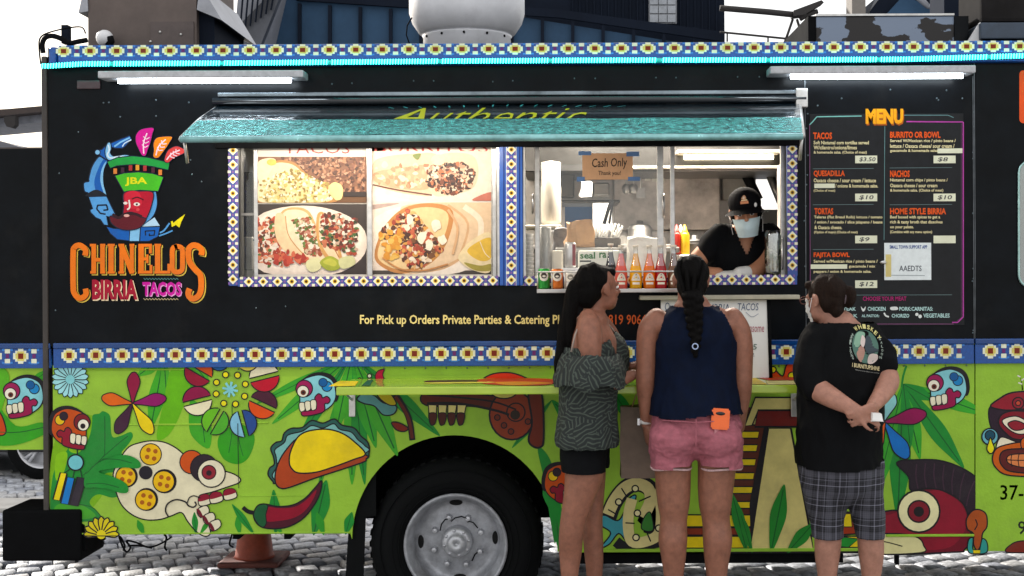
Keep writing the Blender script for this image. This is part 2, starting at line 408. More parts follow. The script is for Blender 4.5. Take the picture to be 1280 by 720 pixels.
m.build('hub', wheel)
for k in range(8):
    a = 2*math.pi*k/8+.35; c = wc+Vector((math.cos(a)*.127, 0, math.sin(a)*.127))
    m = MB(); m.lathe([(0, .078), (.012, .080), (.014, .096), (.016, .1), (.017, .118)], MATS['hub_metal'], c, 'y', 8, smooth=False); m.build('lug_nut', wheel)
m = MB()
for a, l in ((.9, .04), (-.6, .04), (2.2, .035), (1.5, .05)):   # bent wire clips by the nuts
    c = wc+Vector((math.cos(a)*.118, .085, math.sin(a)*.118)); t = Vector((-math.sin(a), 0, math.cos(a)))
    m.tube([c-t*l, c-t*l*.3+Vector((0, -.01, .012)), c+t*l*.4, c+t*l+Vector((.01, 0, -.02))], .0035, DARK, 6)
tag(m.build('wire_clips', wheel), kind='stuff')
# axle and far wheel pair
m = MB(); m.tube([wc+Vector((0, .15, 0)), wc+Vector((0, 2.0, 0))], .06, DARK, 12); m.build('axle', truck)
m = MB(); m.lathe([(.2, 1.62), (RT-.02, 1.62), (RT, 1.66), (RT, 1.86), (RT-.02, 1.9), (.2, 1.9)], RUBBER, wc, 'y', 40); m.build('far_tyre', truck)
# ------------------------------------------------------------------ roof cove band with print, LED strip, eave lamps
def cove(name, x0, x1, yt, yb_, d):
    m = MB(); n = 8; L = []
    for i in range(n+1):
        t = i/n; L.append((d*math.sin(t*math.pi/2)**.7, yt+(yb_-yt)*t))
    vs = [W(x0, y, dd) for dd, y in L]+[W(x1, y-.28/57.3*(x1-x0), dd) for dd, y in L]
    for i, v in enumerate(vs): v.z = vs[i % (n+1)].z
    m.add(vs, [(i, i+1, n+1+i+1, n+1+i) for i in range(n)], BLUEV)
    return m
m = MB(); a, b = pb(72, 54, 1560, 79.5, -.02, .05, .05); zb0 = W(640, 71, .05).z; m.bbox((a[0], a[1], W(640, 80, .05).z), (b[0], b[1], W(640, 53.5, .05).z), BLUEV, .012); band_top = m.build('roof_band', truck)
m = MB(); a, b = pb(60, 58, 71.6, 82, -.02, .03, .03); m.bbox(a, b, BLUEV, .02, 3); m.build('roof_corner', truck)
def tileband(x0, pitch, n, ycf, hh, d, base=.0008):
    A = Art(d=d, base=base)
    cr, ye, br, pu, lb = 'e9ecd4', 'dccf7c', '7b2a14', '6b2f6a', '4b86d0'
    def R4(col, cx, cy, rx, ry): A.r(col, cx-rx, cy-ry*hh, cx+rx, cy+ry*hh)
    layers = [('m', cr, 0, 0, 9.6, .19), ('m', cr, 0, 0, 6.9, .33), ('m', cr, 0, 0, 3.3, .46), ('m', ye, 0, 0, 6.6, .16), ('m', ye, 0, 0, 4.4, .29), ('m', br, 0, 0, 3.3, .17),
              ('m', cr, 16.6, -.30, 3.3, .13), ('m', cr, 16.6, .30, 3.3, .13), ('m', pu, 16.6, 0, 2.0, .13), ('m', lb, 11.4, -.38, 1.6, .07), ('m', lb, 21.8, -.38, 1.6, .07), ('m', lb, 11.4, .4, 1.6, .06), ('m', lb, 21.8, .4, 1.6, .06), ('m', lb, 16.6, .47, 4.0, .03)]
    for _, col, dx, dy, rx, ry in layers:
        h0 = A.h
        for i in range(n):
            x = x0+i*pitch+dx; A.h = h0; R4(col, x, ycf(x)+dy*hh, rx, ry)
        A.h = h0+A.step
    return A
tileband(79.5, 33.2, 40, lambda x: 64.0-(x-80)*.0052, 15.5, .0505).build('tile_print', band_top)
# LED strip: silicone carrier and diodes, sagging a little as the cable does
ledy = lambda x: 82.5 if x < 60 else (82.5-(x-60)*.06 if x < 110 else 79.3-(x-110)*.0056+.5*math.sin(x/140.))-(0 if x < 1130 else (x-1130)*.022)
led = bpy.data.objects.new('led_strip', None); COL.objects.link(led); led.parent = truck
m = MB(); pts = [W(x, ledy(x)+.4, .062) for x in range(52, 1500, 14)]
for dz, rr in ((0, .013), ): m.tube(pts, rr, LEDB, 6)
m.build('led_carrier', led)
m = MB(); x = 53.
while x < 1480:
    if not (int(x) % 137 < 4):
        c = W(x, ledy(x), .078); e = .0048; m.add([c+Vector((-.0032, 0, -.012)), c+Vector((.0012, 0, -.012)), c+Vector((.0034, 0, .012)), c+Vector((-.001, 0, .012)), c+Vector((0, -.004, 0))], [(0, 1, 4), (1, 2, 4), (2, 3, 4), (3, 0, 4)], LEDM)
    x += 3.45
tag(m.build('led_diodes', led), kind='stuff')
def eave_lamp(x0, x1, y0, y1, tx0, tx1, ty0, ty1):
    e = bpy.data.objects.new('eave_lamp', None); COL.objects.link(e); e.parent = truck
    m = MB(); a, b = pb(x0, y0, x1, y1, .0, .13); m.bbox(a, b, mat('lamp_housing', (.42, .43, .45), rough=.4, metal=.3, var=.2, scale=30), .006)
    m.build('housing', e)
    a, b = pb(tx0, ty0, tx1, ty1, .05, .12, .12); c = [(a[i]+b[i])/2 for i in range(3)]
    MB().tube([(a[0], c[1], c[2]), (b[0], c[1], c[2])], .011, TUBEM, 10).build('tube', e)
    return e
eave_lamp(122, 379, 88, 97, 145, 362, 97.5, 102.5)
eave_lamp(963, 1220, 82, 91.5, 990, 1206, 92, 97)
m = MB(); a, b = pb(96, 100.5, 125, 111, .0, .012); m.bbox(a, b, mat('marker_lens', (.05, .025, .03), rough=.3, var=.3, scale=30), .004); m.build('side_marker', truck)
# rivets on the black panel
m = MB(); rv = mat('rivet', (.12, .16, .18), rough=.3, metal=.6, var=0)
RV = [(211, 105), (236, 103), (311, 104), (195, 125), (236, 128), (150, 146), (195, 145), (98, 165), (238, 200), (240, 218), (136, 128), (415, 105), (440, 104), (517, 101), (542, 101), (616, 102), (641, 101), (718, 98), (744, 98), (820, 97), (845, 97), (922, 96), (949, 96), (1000, 99), (1022, 132), (1113, 112), (1183, 113), (1052, 123), (1171, 123), (1173, 125), (1203, 123), (1256, 146), (1237, 163), (317, 300), (320, 385), (357, 383)]
random.seed(3)
for i in range(26): RV.append((random.choice([random.uniform(60, 280), random.uniform(1215, 1217), random.uniform(1005, 1010)]), random.uniform(110, 420)))
for x in range(90, 1218, 26): RV.append((x, 462.5-(x-90)*.005)) if x > 0 else None
for x, y in RV:
    m.ell(W(x, y, .001), (.0045, .003, .0045), rv, 6)
tag(m.build('rivets', truck), kind='stuff')
# panel seams / lips
for x, y0, y1 in ((1218.7, 56, 428), (1007, 100, 410), (1217, 95, 424)):
    a, b = pb(x-.5, y0, x+.5, y1, -.001, .004); MB().box(a, b, mat('seam_metal', (.09, .10, .11), rough=.35, metal=.5, var=.5, scale=12)).build('panel_seam', truck)
for x0, x1, y, h_, d in ((160, 300, 529.5, 2, .004), (300, 336, 527.5, 2, .004), (300, 400, 619, 1.2, .0025), (66, 438, 665.5, 2, .003), (1108, 1218, 668, 3, .012), (700, 1080, 686, 4, .012), (66, 230, 461.5, 1.6, .006)):
    a, b = pb(x0, y, x1, y+h_, -.001, d); MB().bbox(a, b, GREEN, .002, 1).build('panel_rib', truck)
# ------------------------------------------------------------------ beltline: blue rail + tile band
def belt(x0, x1, d, parent, y640=0.):
    f = lambda y, x=None: y
    zz = lambda y: W(640, y, d).z
    m = MB(); m.bbox((W(x0, 440, d).x, -d, zz(433.2)), (W(x1, 440, d).x, -d+.03-.0, zz(426.2)), BLUEG, .006); m.build('blue_rail', parent)
    m = MB(); m.bbox((W(x0, 440, d).x, -d+.006, zz(457.5)), (W(x1, 440, d).x, -d+.03, zz(433.4)), BLUEV, .003)
    return m.build('tile_band', parent)
b1 = belt(66, 1218, .025, truck); b2 = belt(1219.5, 1560, .029, truck); b3 = belt(-330, 62.5, .005, truck)
A = tileband(86.5, 33.2, 34, lambda x: 444.2-(x-80)*.0050, 20.5, .0192); A.build('tile_print', b1)
A = tileband(1238, 33.2, 9, lambda x: 438.6-(x-1238)*.0050, 20.5, .0232); A.build('tile_print', b2)
A = tileband(26-33.2*8, 33.2, 9, lambda x: 445.2, 20.5, -.0008); A.build('tile_print', b3)
# ------------------------------------------------------------------ window frames with diamond tiles
def diamonds(A, cx, cy, vert=False, s=1.):
    cr, ye, br, pk, bl = 'ece9cf', 'e0b93a', '4a2a16', '7a5f9c', '2c55a8'
    def dm(col, x, y, rx, ry): A.f(col, [(x-rx, y), (x, y-ry), (x+rx, y), (x, y+ry)], False)
    h = A.h
    for dx, dy in ((-9, -4.6), (-9, 4.6), (-5.2, -4.6), (5.2, -4.6), (5.2, 4.6), (-5.2, 4.6)):
        X, Y = (cx+dy, cy+dx) if vert else (cx+dx, cy+dy); A.h = h
        A.r(cr if abs(dx) > 8 else pk, X-1.9 if abs(dx) > 8 else X-1.2, Y-1.6, X+1.9 if abs(dx) > 8 else X+1.2, Y+1.6)
    X, Y = (cx, cy-9) if vert else (cx-9, cy); A.h = h; A.r(pk, X-1.5, Y-1.5, X+1.5, Y+1.5)
    A.h = h; dm(cr, cx, cy, 6.4, 6.4); A.c(ye, cx, cy, 2.9, n=10); A.c(br, cx, cy, 1.8, n=8); A.h = h
FRB = mat('frame_print', '#2b4a94', rough=.35, var=.2, scale=60)
def frame(name, x0, y0, x1, y1, d=.012):
    a, b = pb(x0, y0, x1, y1, -.02, d); o = MB().bbox(a, b, FRB, .002, 1).build(name, truck); return o
fl = frame('window_frame', 285.5, 176, 296.6, 357.5); A = Art(d=.0125)
for i in range(10): diamonds(A, 291.2, 188+i*17.9, True)
A.build('frame_tiles', fl)
fbm = frame('window_frame', 297, 346.5, 624, 357.6); A = Art(d=.0125)
for i in range(18): diamonds(A, 311+i*17.95, 352.2-i*.09)
A.build('frame_tiles', fbm)
fb2 = frame('window_frame', 654.5, 345.2, 996.5, 356.6); A = Art(d=.0125)
for i in range(19): diamonds(A, 661.5+i*18.1, 351.0-i*.09)
A.build('frame_tiles', fb2)
fr = frame('window_frame', 984.4, 172, 996.6, 345); A = Art(d=.0125)
for i in range(9): diamonds(A, 990.5, 186+i*18.2, True)
A.build('frame_tiles', fr)
a, b = pb(624.4, 172, 653.6, 357, -.02, .02); post = MB().bbox(a, b, mat('post_blue', '#2458ad', rough=.3, var=.15), .003, 1).build('window_post', truck)
A = Art(d=.0205)
A.r('dfe3ea', 633, 173, 645.5, 357); A.r('2f50a0', 633.8, 173, 644.7, 357); A.r('16337a', 629, 173, 630.5, 357); A.r('16337a', 648.6, 173, 650, 357)
for i in range(10): diamonds(A, 639.2, 187+i*18.1, True)
A.build('frame_tiles', post)
for x in (621.4, 654):
    a, b = pb(x, 172, x+2.8, 346, -.05, .008); MB().box(a, b, ALU).build('metal_jamb', truck)
# rubber lip under the hatch
a, b = pb(268, 172, 1003, 183.5, .0, .03); MB().bbox((a[0], a[1], W(640, 183.5, .03).z), (b[0], b[1], W(640, 171, .03).z), DARK, .006).build('hatch_lip', truck)
# ------------------------------------------------------------------ hatch
hz0, ho = W(640, 130.5, .02).z, W(640, 169, .59).z
hx0, hx1 = W(272, 130, .02).x, W(999, 130, .02).x; ox0, ox1 = W(226, 172, .59).x, W(1003, 172, .59).x
hatch = bpy.data.objects.new('serving_hatch', None); COL.objects.link(hatch); hatch.parent = truck
HM = mat('hatch_gloss', (.009, .016, .022), rough=.07, var=.3, scale=5, bump=.5, bscale=22, spec=.9, coat=.6)
def hat(u, v, off=0):   # u across 0..1, v outward 0..1
    p0 = Vector((hx0+(hx1-hx0)*u, -.02, hz0)); p1 = Vector((ox0+(ox1-ox0)*u, -.59, ho))
    n = Vector((0, -(hz0-ho), .57)).normalized()
    return p0.lerp(p1, v)+n*off+Vector((0, 0, .012*math.sin(math.pi*v)))
m = MB(); NU, NV = 30, 10
for off, flip in ((0, 0), (-.025, 1)):
    b = [hat(i/NU, j/NV, off) for j in range(NV+1) for i in range(NU+1)]
    m.add(b, [(j*(NU+1)+i, j*(NU+1)+i+1, (j+1)*(NU+1)+i+1, (j+1)*(NU+1)+i) for j in range(NV) for i in range(NU)], HM, True)
m.build('hatch_skin', hatch, recalc=False)
LIPM = mat('hatch_lip_led_tint', (.14, .48, .47), rough=.11, metal=.95, var=.7, scale=40, bump=1.0, bscale=200)  # teal tint puts the LED strip's reflection into the metal colour
m = MB(); NL = 60
b = [hat(i/NL, v, .0025+.0015*math.sin(i*.61+v*9)) for v in (.58, .68, .78, .88, .985) for i in range(NL+1)]
m.add(b, [(j*(NL+1)+i, j*(NL+1)+i+1, (j+1)*(NL+1)+i+1, (j+1)*(NL+1)+i) for j in range(4) for i in range(NL)], LIPM, True); m.build('led_reflection_lip', hatch, recalc=False)
m = MB(); a = hat(0, 1); b = hat(1, 1); m.tube([a+Vector((0, -.004, -.012)), b+Vector((0, -.004, -.012))], .016, mat('hatch_edge', (.25, .5, .5), rough=.25, metal=.5, var=.4, scale=10), 8)
m.build('edge_trim', hatch)
for u in (0, 1):
    MB().tube([hat(u, v, -.012) for v in (0, .5, 1)], .014, ALU, 6).build('edge_trim', hatch)
m = MB(); a, b = pb(272, 115, 1008, 119.5, .0, .045); m.bbox((a[0], a[1], W(640, 119, .045).z), (b[0], b[1], W(640, 114, .045).z), mat('rain_rail', (.20, .24, .27), rough=.2, metal=.8, var=.5, scale=5), .004); m.build('rain_rail', hatch)
m = MB(); m.tube([(hx0-.02, -.03, hz0+.02), (hx1+.03, -.03, hz0+.02)], .022, BLACKG, 10); m.build('hinge', hatch)
m = MB(); a, b = pb(995, 110, 1010, 134, .0, .05); m.bbox(a, b, ALU, .006); m.build('hinge_cap', hatch)
for x in (0, 1):
    p = hat(x, .93, -.03); MB().tube([p, p+Vector((0, .05, -.10))], .008, ALU, 6).build('catch', hatch)
# lettering on the hatch (flat print lying on its skin)
Y_ = ink('d9dd2a')
class HArt(Art):
    def P(s, x, y): return hat(x, y, .0012+s.h)
HA = HArt(mat_f=lambda c: mat('hatchink_'+c, '#'+c, rough=.3, var=.05, spec=.3))
vs, fs = text_mesh('Authentic', -.008, .6)
mn, mxx = min(v[0] for v in vs), max(v[0] for v in vs); my0, my1 = min(v[1] for v in vs), max(v[1] for v in vs)
u0, u1 = .315, .645
HA.mb.add([HA.P(u0+(v[0]-mn)/(mxx-mn)*(u1-u0)+.02*((my1-v[1])/(my1-my0)-.5), min(.57, .17+(my1-v[1])/(my1-my0)*.60)) for v in vs], fs, HA.mt('b9bd18')); HA.h += .001
for i in range(17):
    t = (i-8)/8.; u = .5+t*.19; 
    HA.s('4fd0d4', [(u, .19-.07*(1-abs(t))), (u+t*.012+.001, .13-.09*(1-abs(t)))], .0022 if i % 2 else .0014, smooth=False)
HA.build('hatch_lettering', hatch, recalc=False)
# bottle shelf and its rail; folding counter
a, b = pb(671, 361, 871, 366, .0, .13, .13); MB().bbox(a, b, STEEL, .003).build('bottle_shelf', truck)
SHZ = b[2]
m = MB(); zr = W(700, 340, .13).z; m.tube([W(671, 340, .0)+Vector((0, 0, 0)), W(671, 340, .125), W(671, 340, .125)+Vector((W(868, 340, .125).x-W(671, 340, .125).x, 0, 0)), W(868, 338, 0)], .0045, ALU, 6)
for x in (672, 690, 706, 727, 868): m.tube([W(x, 340, .125), W(x, 361, .125)], .004, ALU, 6)
tag(m.build('shelf_rail', truck))
cz = W(640, 487.2, .5).z
cm = mat('counter_top', '#a9c43a', rough=.16, var=.12, scale=6, spec=.6, coat=.5)
x0, x1 = W(420, 480, .5).x, W(1002, 480, .5).x
cnt = MB().bbox((x0, -.5, cz-.022), (x1, -.03, cz+.016), cm, .006).build('folding_counter', truck)
# print on the counter top, seen very obliquely
class CArt(Art):
    def P(s, x, y): 
        p = W(x, 480, .25); return Vector((p.x, -(.03+.47*y), cz+.0165+s.h))
CA = CArt()
CA.f('c8401f', [(595, .2), (640, .05), (690, .2), (690, .8), (660, .95), (610, .75)], True, 0); CA.f('e8a03a', [(620, .55), (660, .5), (690, .7), (640, .9)], True)
CA.f('4a2018', [(535, .3), (590, .25), (592, .45), (537, .5)]); CA.f('e9e26a', [(540, .55), (610, .5), (612, .62), (540, .68)])
CA.f('f2d81e', [(421, .3), (446, .35), (452, .9), (421, .95)], False); CA.f('1d5a3c', [(455, .2), (462, .2), (470, .9), (460, .9)], False)
CA.f('e0c020', [(935, .1), (950, .1), (950, .95), (930, .95)], False); CA.f('b03a20', [(952, .1), (1000, .1), (1000, .5), (960, .5)], False); CA.f('e9dc9a', [(955, .55), (1000, .55), (1000, .98), (950, .98)], False)
CA.build('counter_print', cnt)
for x in (436, 745, 989):
    a, b = pb(x, 492, x+8, 521, -.001, .018); mb_ = MB().bbox(a, b, ALU, .003); p = W(x+4, 500, .018); mb_.tube([p, Vector((p.x, -.30, cz-.02))], .006, ALU, 6); mb_.build('counter_bracket', truck)
# pale wooden ledge under the serving window
a, b = pb(800, 369, 1000, 374.5, .0, .09, .09); MB().bbox(a, b, mat('pale_ledge', (.45, .42, .32), rough=.5, var=.2, scale=10), .004).build('wood_ledge', truck)
# ------------------------------------------------------------------ the wrap's printed pictures, each a sub-part of its panel
K = '17141a'; GL, GD, GV = '3f9d2f', '2c8a3a', '1c5f2a'
def skull(name, par, fx=None, head='8fcfd6', eye='9a2456', blue=('1d5a94', '2f86c0'), mouth='98124c', cap='17141a', iris='6b3322', k=4.5, ox=220, oy=450, d=0.):
    A = Art(ox, oy, k, base=.0042, d=d, fx=fx)
    A.f(cap, [(700, 130), (740, 88), (800, 68), (865, 78), (905, 118), (918, 190), (900, 235), (860, 200), (760, 160)])
    A.f(head, [(690, 135), (725, 105), (800, 84), (855, 98), (888, 130), (900, 200), (880, 250), (835, 285), (800, 300), (760, 305), (715, 290), (700, 250), (697, 200)], ow=5)
    A.c(eye, 722, 160, 47, 5, K); A.c('f2ecd8', 715, 176, 33, 4, K); A.c(iris, 717, 182, 15, 0); A.c(K, 717, 182, 7)
    A.c(blue[1], 850, 148, 28, 4, K); A.c(blue[0], 828, 126, 24, 3, K)
    A.f(mouth, [(800, 190), (818, 196), (826, 212), (850, 204), (868, 222), (858, 243), (838, 246), (836, 285), (800, 302), (745, 313), (712, 312), (708, 290), (745, 285), (783, 272), (787, 240), (782, 212)], ow=5)
    for i, x in enumerate((710, 742, 774)): A.f('efe9cd', [(x-16, 243-i*7), (x+14, 240-i*7), (x+17, 275-i*4), (x+10, 286-i*4), (x-10, 288-i*4)], ow=4, sub=3)
    return A.build(name, par)
skull('skull_print', low)
skull('skull_print', low, fx=lambda x, y: (x+788*4.5, y-7*4.5-1))
skull('skull_print', lowl, fx=lambda x, y: (x-365.5*4.5, y+3*4.5), d=-.02)
org = dict(head='c4552a', eye='7a1f28', blue=('2a1a26', 'e8c424'), mouth='8a1c30', iris='2a1a20')
skull('skull_print', low, fx=lambda x, y: ((2*0+ (112-220)*4.5-(x-680)*.97)+(0), y+42*4.5), **org)
skull('skull_print', low, fx=lambda x, y: ((728-220)*4.5-(x-680)*.97, y+112*4.5), **org)
# leaves: tropical lobed leaf at the left
A = Art(base=.0006, step=.00003)
A.f('7fb32c', [(66, 560), (95, 520), (130, 530), (140, 590), (110, 640), (66, 650)])
A.f(GD, [(66, 595), (78, 575), (86, 560), (104, 552), (112, 545), (115, 530), (116, 519), (124, 517), (128, 514), (134, 516), (138, 522), (140, 545), (150, 545), (163, 540), (166, 546), (160, 556), (152, 566), (160, 570), (172, 574), (176, 583), (162, 588), (146, 590), (132, 592), (125, 602), (140, 610), (150, 618), (140, 622), (122, 618), (112, 628), (122, 640), (128, 650), (105, 652), (66, 651)])
A.f('8cc23a', [(100, 528), (112, 536), (110, 550), (98, 566), (86, 562), (96, 548)]); A.f('8cc23a', [(70, 570), (84, 566), (80, 590), (70, 600)]); A.f('4fa53a', [(70, 632), (95, 628), (120, 645), (90, 650), (70, 648)])
for p in ([(131, 520), (131, 560), (128, 572), (104, 594)], [(128, 572), (146, 556), (160, 545)], [(128, 574), (150, 573), (170, 577)], [(108, 604), (130, 603), (142, 606)], [(98, 550), (97, 562), (98, 575)], [(95, 630), (115, 634), (126, 645)]): A.s(GV, p, 1.1)
A.build('leaf_print', low)
A = Art(60, 550, 4.923, base=.0105)   # lobes that lie over the big skull
A.f(GD, [(300, 150), (390, 105), (480, 90), (545, 112), (575, 145), (560, 172), (480, 168), (410, 172), (330, 185), (325, 200), (400, 222), (470, 255), (498, 290), (490, 322), (440, 322), (380, 300), (300, 290), (230, 285), (240, 200)])
A.s(GV, [(240, 205), (330, 125), (430, 118), (520, 140)], 5); A.s(GV, [(240, 268), (340, 265), (440, 290)], 5)
A.build('leaf_print', low)
# palm fans behind the flowers
A = Art(base=.0008, step=.00003); A.sep = low
for tx, ty, w_ in ((188, 538, 20), (210, 520, 16), (232, 500, 18), (262, 480, 14), (172, 470, 16)): A.blade('4aa636' if w_ > 16 else '55ab3a', 205 if tx < 220 else 235, 446, tx, ty, w_, GV)
A.f('4aa636', [(240, 500), (262, 520), (262, 560), (240, 545), (236, 520)]); A.f(GL, [(278, 540), (300, 530), (318, 545), (312, 570), (298, 580), (280, 574), (272, 555)])
A.s(GV, [(290, 505), (290, 540), (286, 566)], .9); A.s(GV, [(255, 500), (254, 530), (256, 553)], .9); A.s(GV, [(300, 520), (298, 545), (304, 570)], .8)
A.f('6cb332', [(215, 460), (240, 462), (232, 500), (214, 540), (196, 548), (204, 505)])
for i, (tx, ty, w_) in enumerate(((340, 530, 16), (368, 560, 14), (398, 612, 15), (440, 606, 20), (456, 606, 18), (470, 560, 22), (497, 570, 24), (550, 545, 20), (320, 505, 12), (420, 540, 20))): A.blade(('4ca63a', GD, '43a03a')[i % 3], 440+(tx-440)*.06, 450, tx, ty, w_, GV)
for i, (x, y, tx, ty, w_) in enumerate(((345, 668, 342, 612, 14), (352, 668, 340, 640, 9), (392, 669, 408, 600, 22), (405, 669, 396, 640, 10), (318, 668, 290, 630, 9), (300, 668, 296, 646, 8), (432, 668, 440, 640, 12), (180, 668, 172, 650, 8), (245, 668, 243, 640, 8), (250, 668, 262, 650, 6))): A.blade((GD, '3a9436')[i % 2], x, y, tx, ty, w_, GV if i % 2 == 0 else None)
A.build('leaf_print', low)
A = Art(base=.0008, step=.00003); A.sep = low   # right-hand fan
for i, (tx, ty, w_) in enumerate(((1104, 600, 24), (1122, 650, 26), (1150, 574, 20), (1205, 585, 22), (1240, 520, 18), (1165, 500, 16), (1090, 640, 16), (1138, 560, 16))): A.blade(('47a63c', GD)[i % 2], 1129, 480, tx, ty, w_, GV)
A.s(GD, [(1133, 457), (1129, 470), (1127, 484)], 2.5)
A.build('leaf_print', low)
A = Art(base=.0008, step=.00003); A.sep = low
for x, y, tx, ty, w_ in ((690, 640, 682, 600, 14), (700, 690, 690, 600, 16), (750, 620, 700, 590, 14), (1015, 650, 1000, 600, 12), (745, 560, 690, 500, 20), (800, 540, 760, 480, 16), (690, 500, 640, 560, 10)): A.blade(GD, x, y, tx, ty, w_, GV)
A.f(GD, [(672, 560), (684, 568), (692, 590), (696, 640), (694, 680), (688, 650), (680, 600)]); A.build('leaf_print', low)
# scalloped blue flower
A = Art(60, 450, 6., base=.004)
A.c(K, 170, 145, 118, n=36)
for i in range(18):
    a = 2*math.pi*i/18+.17; A.petal('a5dde0', 170+18*math.cos(a), 145+18*math.sin(a), 170+138*math.cos(a), 145+138*math.sin(a), 42, 5, K, .75)
A.c('8fd2d6', 170, 145, 34); A.build('flower_print', low)
# five petal flower
A = Art(60, 450, 6., base=.004)
for c_, tx, ty in (('8c1c3e', 647, 90), ('8a1060', 888, 285), ('d96a34', 405, 280), ('3f1c34', 515, 550), ('efd520', 785, 553)): A.petal(c_, 636, 325, tx, ty, 98, 6)
A.build('flower_print', low)
A = Art(1080, 440, 4.5, base=.004)
A.petal('9ad6d6', 115, 385, 165, 235, 70, 5); A.petal('8c1550', 110, 395, 350, 345, 90, 5); A.petal('2272bf', 115, 395, 245, 598, 92, 5); A.petal('e0672a', 118, 392, 60, 560, 60, 5); A.petal('5a1a3a', 118, 392, -60, 330, 60, 5)
A.build('flower_print', low)
# flower of split discs
A = Art(220, 450, 4.5, base=.004)
def split(cx, cy, r, ang, c1, c2, gap=12):
    a = math.radians(ang); ux, uy = math.cos(a), math.sin(a); nx, ny = -uy, ux
    for sgn, col in ((1, c1), (-1, c2)):
        b = math.asin(gap/r/1.0); q = []
        for i in range(15):
            t = b+(math.pi-2*b)*i/14; q.append((cx+r*(math.cos(t)*ux+sgn*math.sin(t)*nx), cy+r*(math.cos(t)*uy+sgn*math.sin(t)*ny)))
        A.f(col, q, False, 5)
split(128, 68, 80, 30, '8f1634', 'c8542a'); split(121, 230, 82, -14, 'ece4c2', '8a1344'); split(222, 345, 76, -60, '58ad3c', '6fb83a'); split(380, 357, 76, -105, '2a4b8c', '8cc4dc')
split(490, 250, 80, 25, 'd9562c', '4a1e30'); split(498, 95, 84, -14, 'b81e34', 'ece4c2'); split(405, 0, 62, -30, 'e9d86a', 'ece4c2'); split(245, 5, 55, 20, '1d5a94', '8cc4dc')
for x, y in ((281, 82), (348, 85), (230, 125), (392, 135), (228, 190), (388, 203), (271, 243), (337, 247)): A.c('e9dd3a', x, y, 17, 5)
for i in range(8):
    a = math.pi/4*i+.2; A.s('8ed4dc', [(307+6*math.cos(a), 165+6*math.sin(a)), (307+44*math.cos(a), 165+44*math.sin(a))], 13, smooth=False)
A.c('8ed4dc', 307, 165, 14); A.s(K, [(350, 355), (352, 500), (356, 720)], 4, smooth=False); A.build('flower_print', low)
# taco
A = Art(300, 500, 4.235, base=.004)
A.f('2d5c55', [(175, 430), (150, 395), (158, 360), (182, 340), (178, 300), (164, 255), (190, 225), (222, 215), (235, 175), (272, 150), (330, 145), (380, 108), (440, 122), (500, 100), (540, 132), (605, 148), (640, 190), (678, 225), (684, 280), (650, 320), (400, 400), (200, 440)], ow=6)
A.f('7fb9b4', [(184, 420), (172, 395), (195, 352), (192, 300), (186, 262), (235, 225), (255, 185), (330, 165), (380, 135), (440, 148), (496, 125), (530, 155), (590, 170), (625, 210), (660, 240), (666, 280), (400, 380), (210, 420)], ow=5)
A.f('a8472a', [(190, 440), (188, 390), (205, 330), (240, 270), (300, 205), (370, 180), (500, 250), (665, 290), (668, 312), (640, 333), (400, 412), (262, 462), (215, 466)], ow=6)
A.f('f2d714', [(262, 330), (268, 275), (300, 205), (340, 172), (400, 157), (470, 155), (540, 175), (600, 215), (664, 284), (600, 315), (500, 352), (400, 382), (310, 385), (275, 362)], ow=6)
A.build('taco_print', low)
# chilli
A = Art(300, 500, 4.235, base=.004)
A.s(K, [(16, 568), (45, 590), (85, 598)], 22); 
A.f('4a1424', [(130, 550), (200, 563), (280, 555), (345, 520), (400, 462), (433, 426), (425, 490), (390, 560), (330, 630), (250, 672), (160, 680), (100, 662), (73, 612), (92, 562)], ow=6)
A.f('8c1a2e', [(150, 566), (210, 572), (290, 565), (350, 530), (405, 475), (385, 530), (340, 590), (280, 625), (200, 640), (140, 640), (135, 600)])
A.f('1f5a34', [(73, 612), (92, 562), (130, 550), (148, 562), (138, 605), (140, 650), (125, 672), (100, 660)], ow=4); A.build('chilli_print', low)
# large pale skull
A = Art(60, 550, 4.923, base=.0022, step=.00008)
A.f('e8e0c0', [(485, 55), (560, 18), (640, 5), (720, 15), (790, 50), (850, 100), (930, 160), (1010, 175), (1095, 193), (1150, 212), (1185, 240), (1172, 264), (1100, 290), (1010, 320), (940, 338), (932, 360), (936, 400), (965, 440), (990, 520), (1000, 575), (965, 592), (910, 560), (860, 500), (822, 446), (760, 466), (690, 488), (600, 490), (520, 460), (455, 400), (420, 320), (405, 250), (410, 180)], ow=6)
for x, y, r, rr in ((633, 88, 66, 0), (480, 225, 62, 7), (713, 255, 66, 9), (603, 367, 64, 7)):
    if rr: A.c(K, x+5, y-2, r+rr)
    A.c('e9bc30', x, y, r, 5)
    for dx, dy in ((-14, -27), (29, -19), (-22, 16), (21, 26)): A.c('a8602a', x+dx, y+dy, 14)
A.c('201c26', 603, 200, 42); A.c('cf5b30', 885, 135, 72, 5); A.c('2b2029', 962, 172, 84, 5); A.c('ece5c8', 1007, 205, 85, 6); A.c('8c2a34', 992, 198, 43, 5); A.c('2b1720', 992, 202, 17)
for x, y in ((965, 368), (1035, 353), (1120, 332)):
    A.f('ece5c8', [(x-38, y-12), (x-20, y-30), (x+15, y-34), (x+36, y-20), (x+40, y+20), (x-28, y+36)], ow=5); A.f('8c1f34', [(x-38, y-8), (x-20, y-30), (x+15, y-34), (x+36, y-20), (x+34, y-8), (x-30, y+10)])
for x, y in ((955, 440), (992, 482), (1028, 524)):
    A.f('ece5c8', [(x-36, y-12), (x+22, y-38), (x+38, y+4), (x-14, y+36)], ow=5, sub=3); A.f('6b1a2a', [(x-40, y-16), (x-20, y-12), (x, y+28), (x-18, y+30)])
A.s(K, [(742, 468), (726, 435), (738, 392), (788, 366), (845, 378), (868, 404), (898, 412), (914, 396), (905, 378)], 9); A.s(K, [(860, 385), (872, 355), (900, 342), (940, 356)], 7)
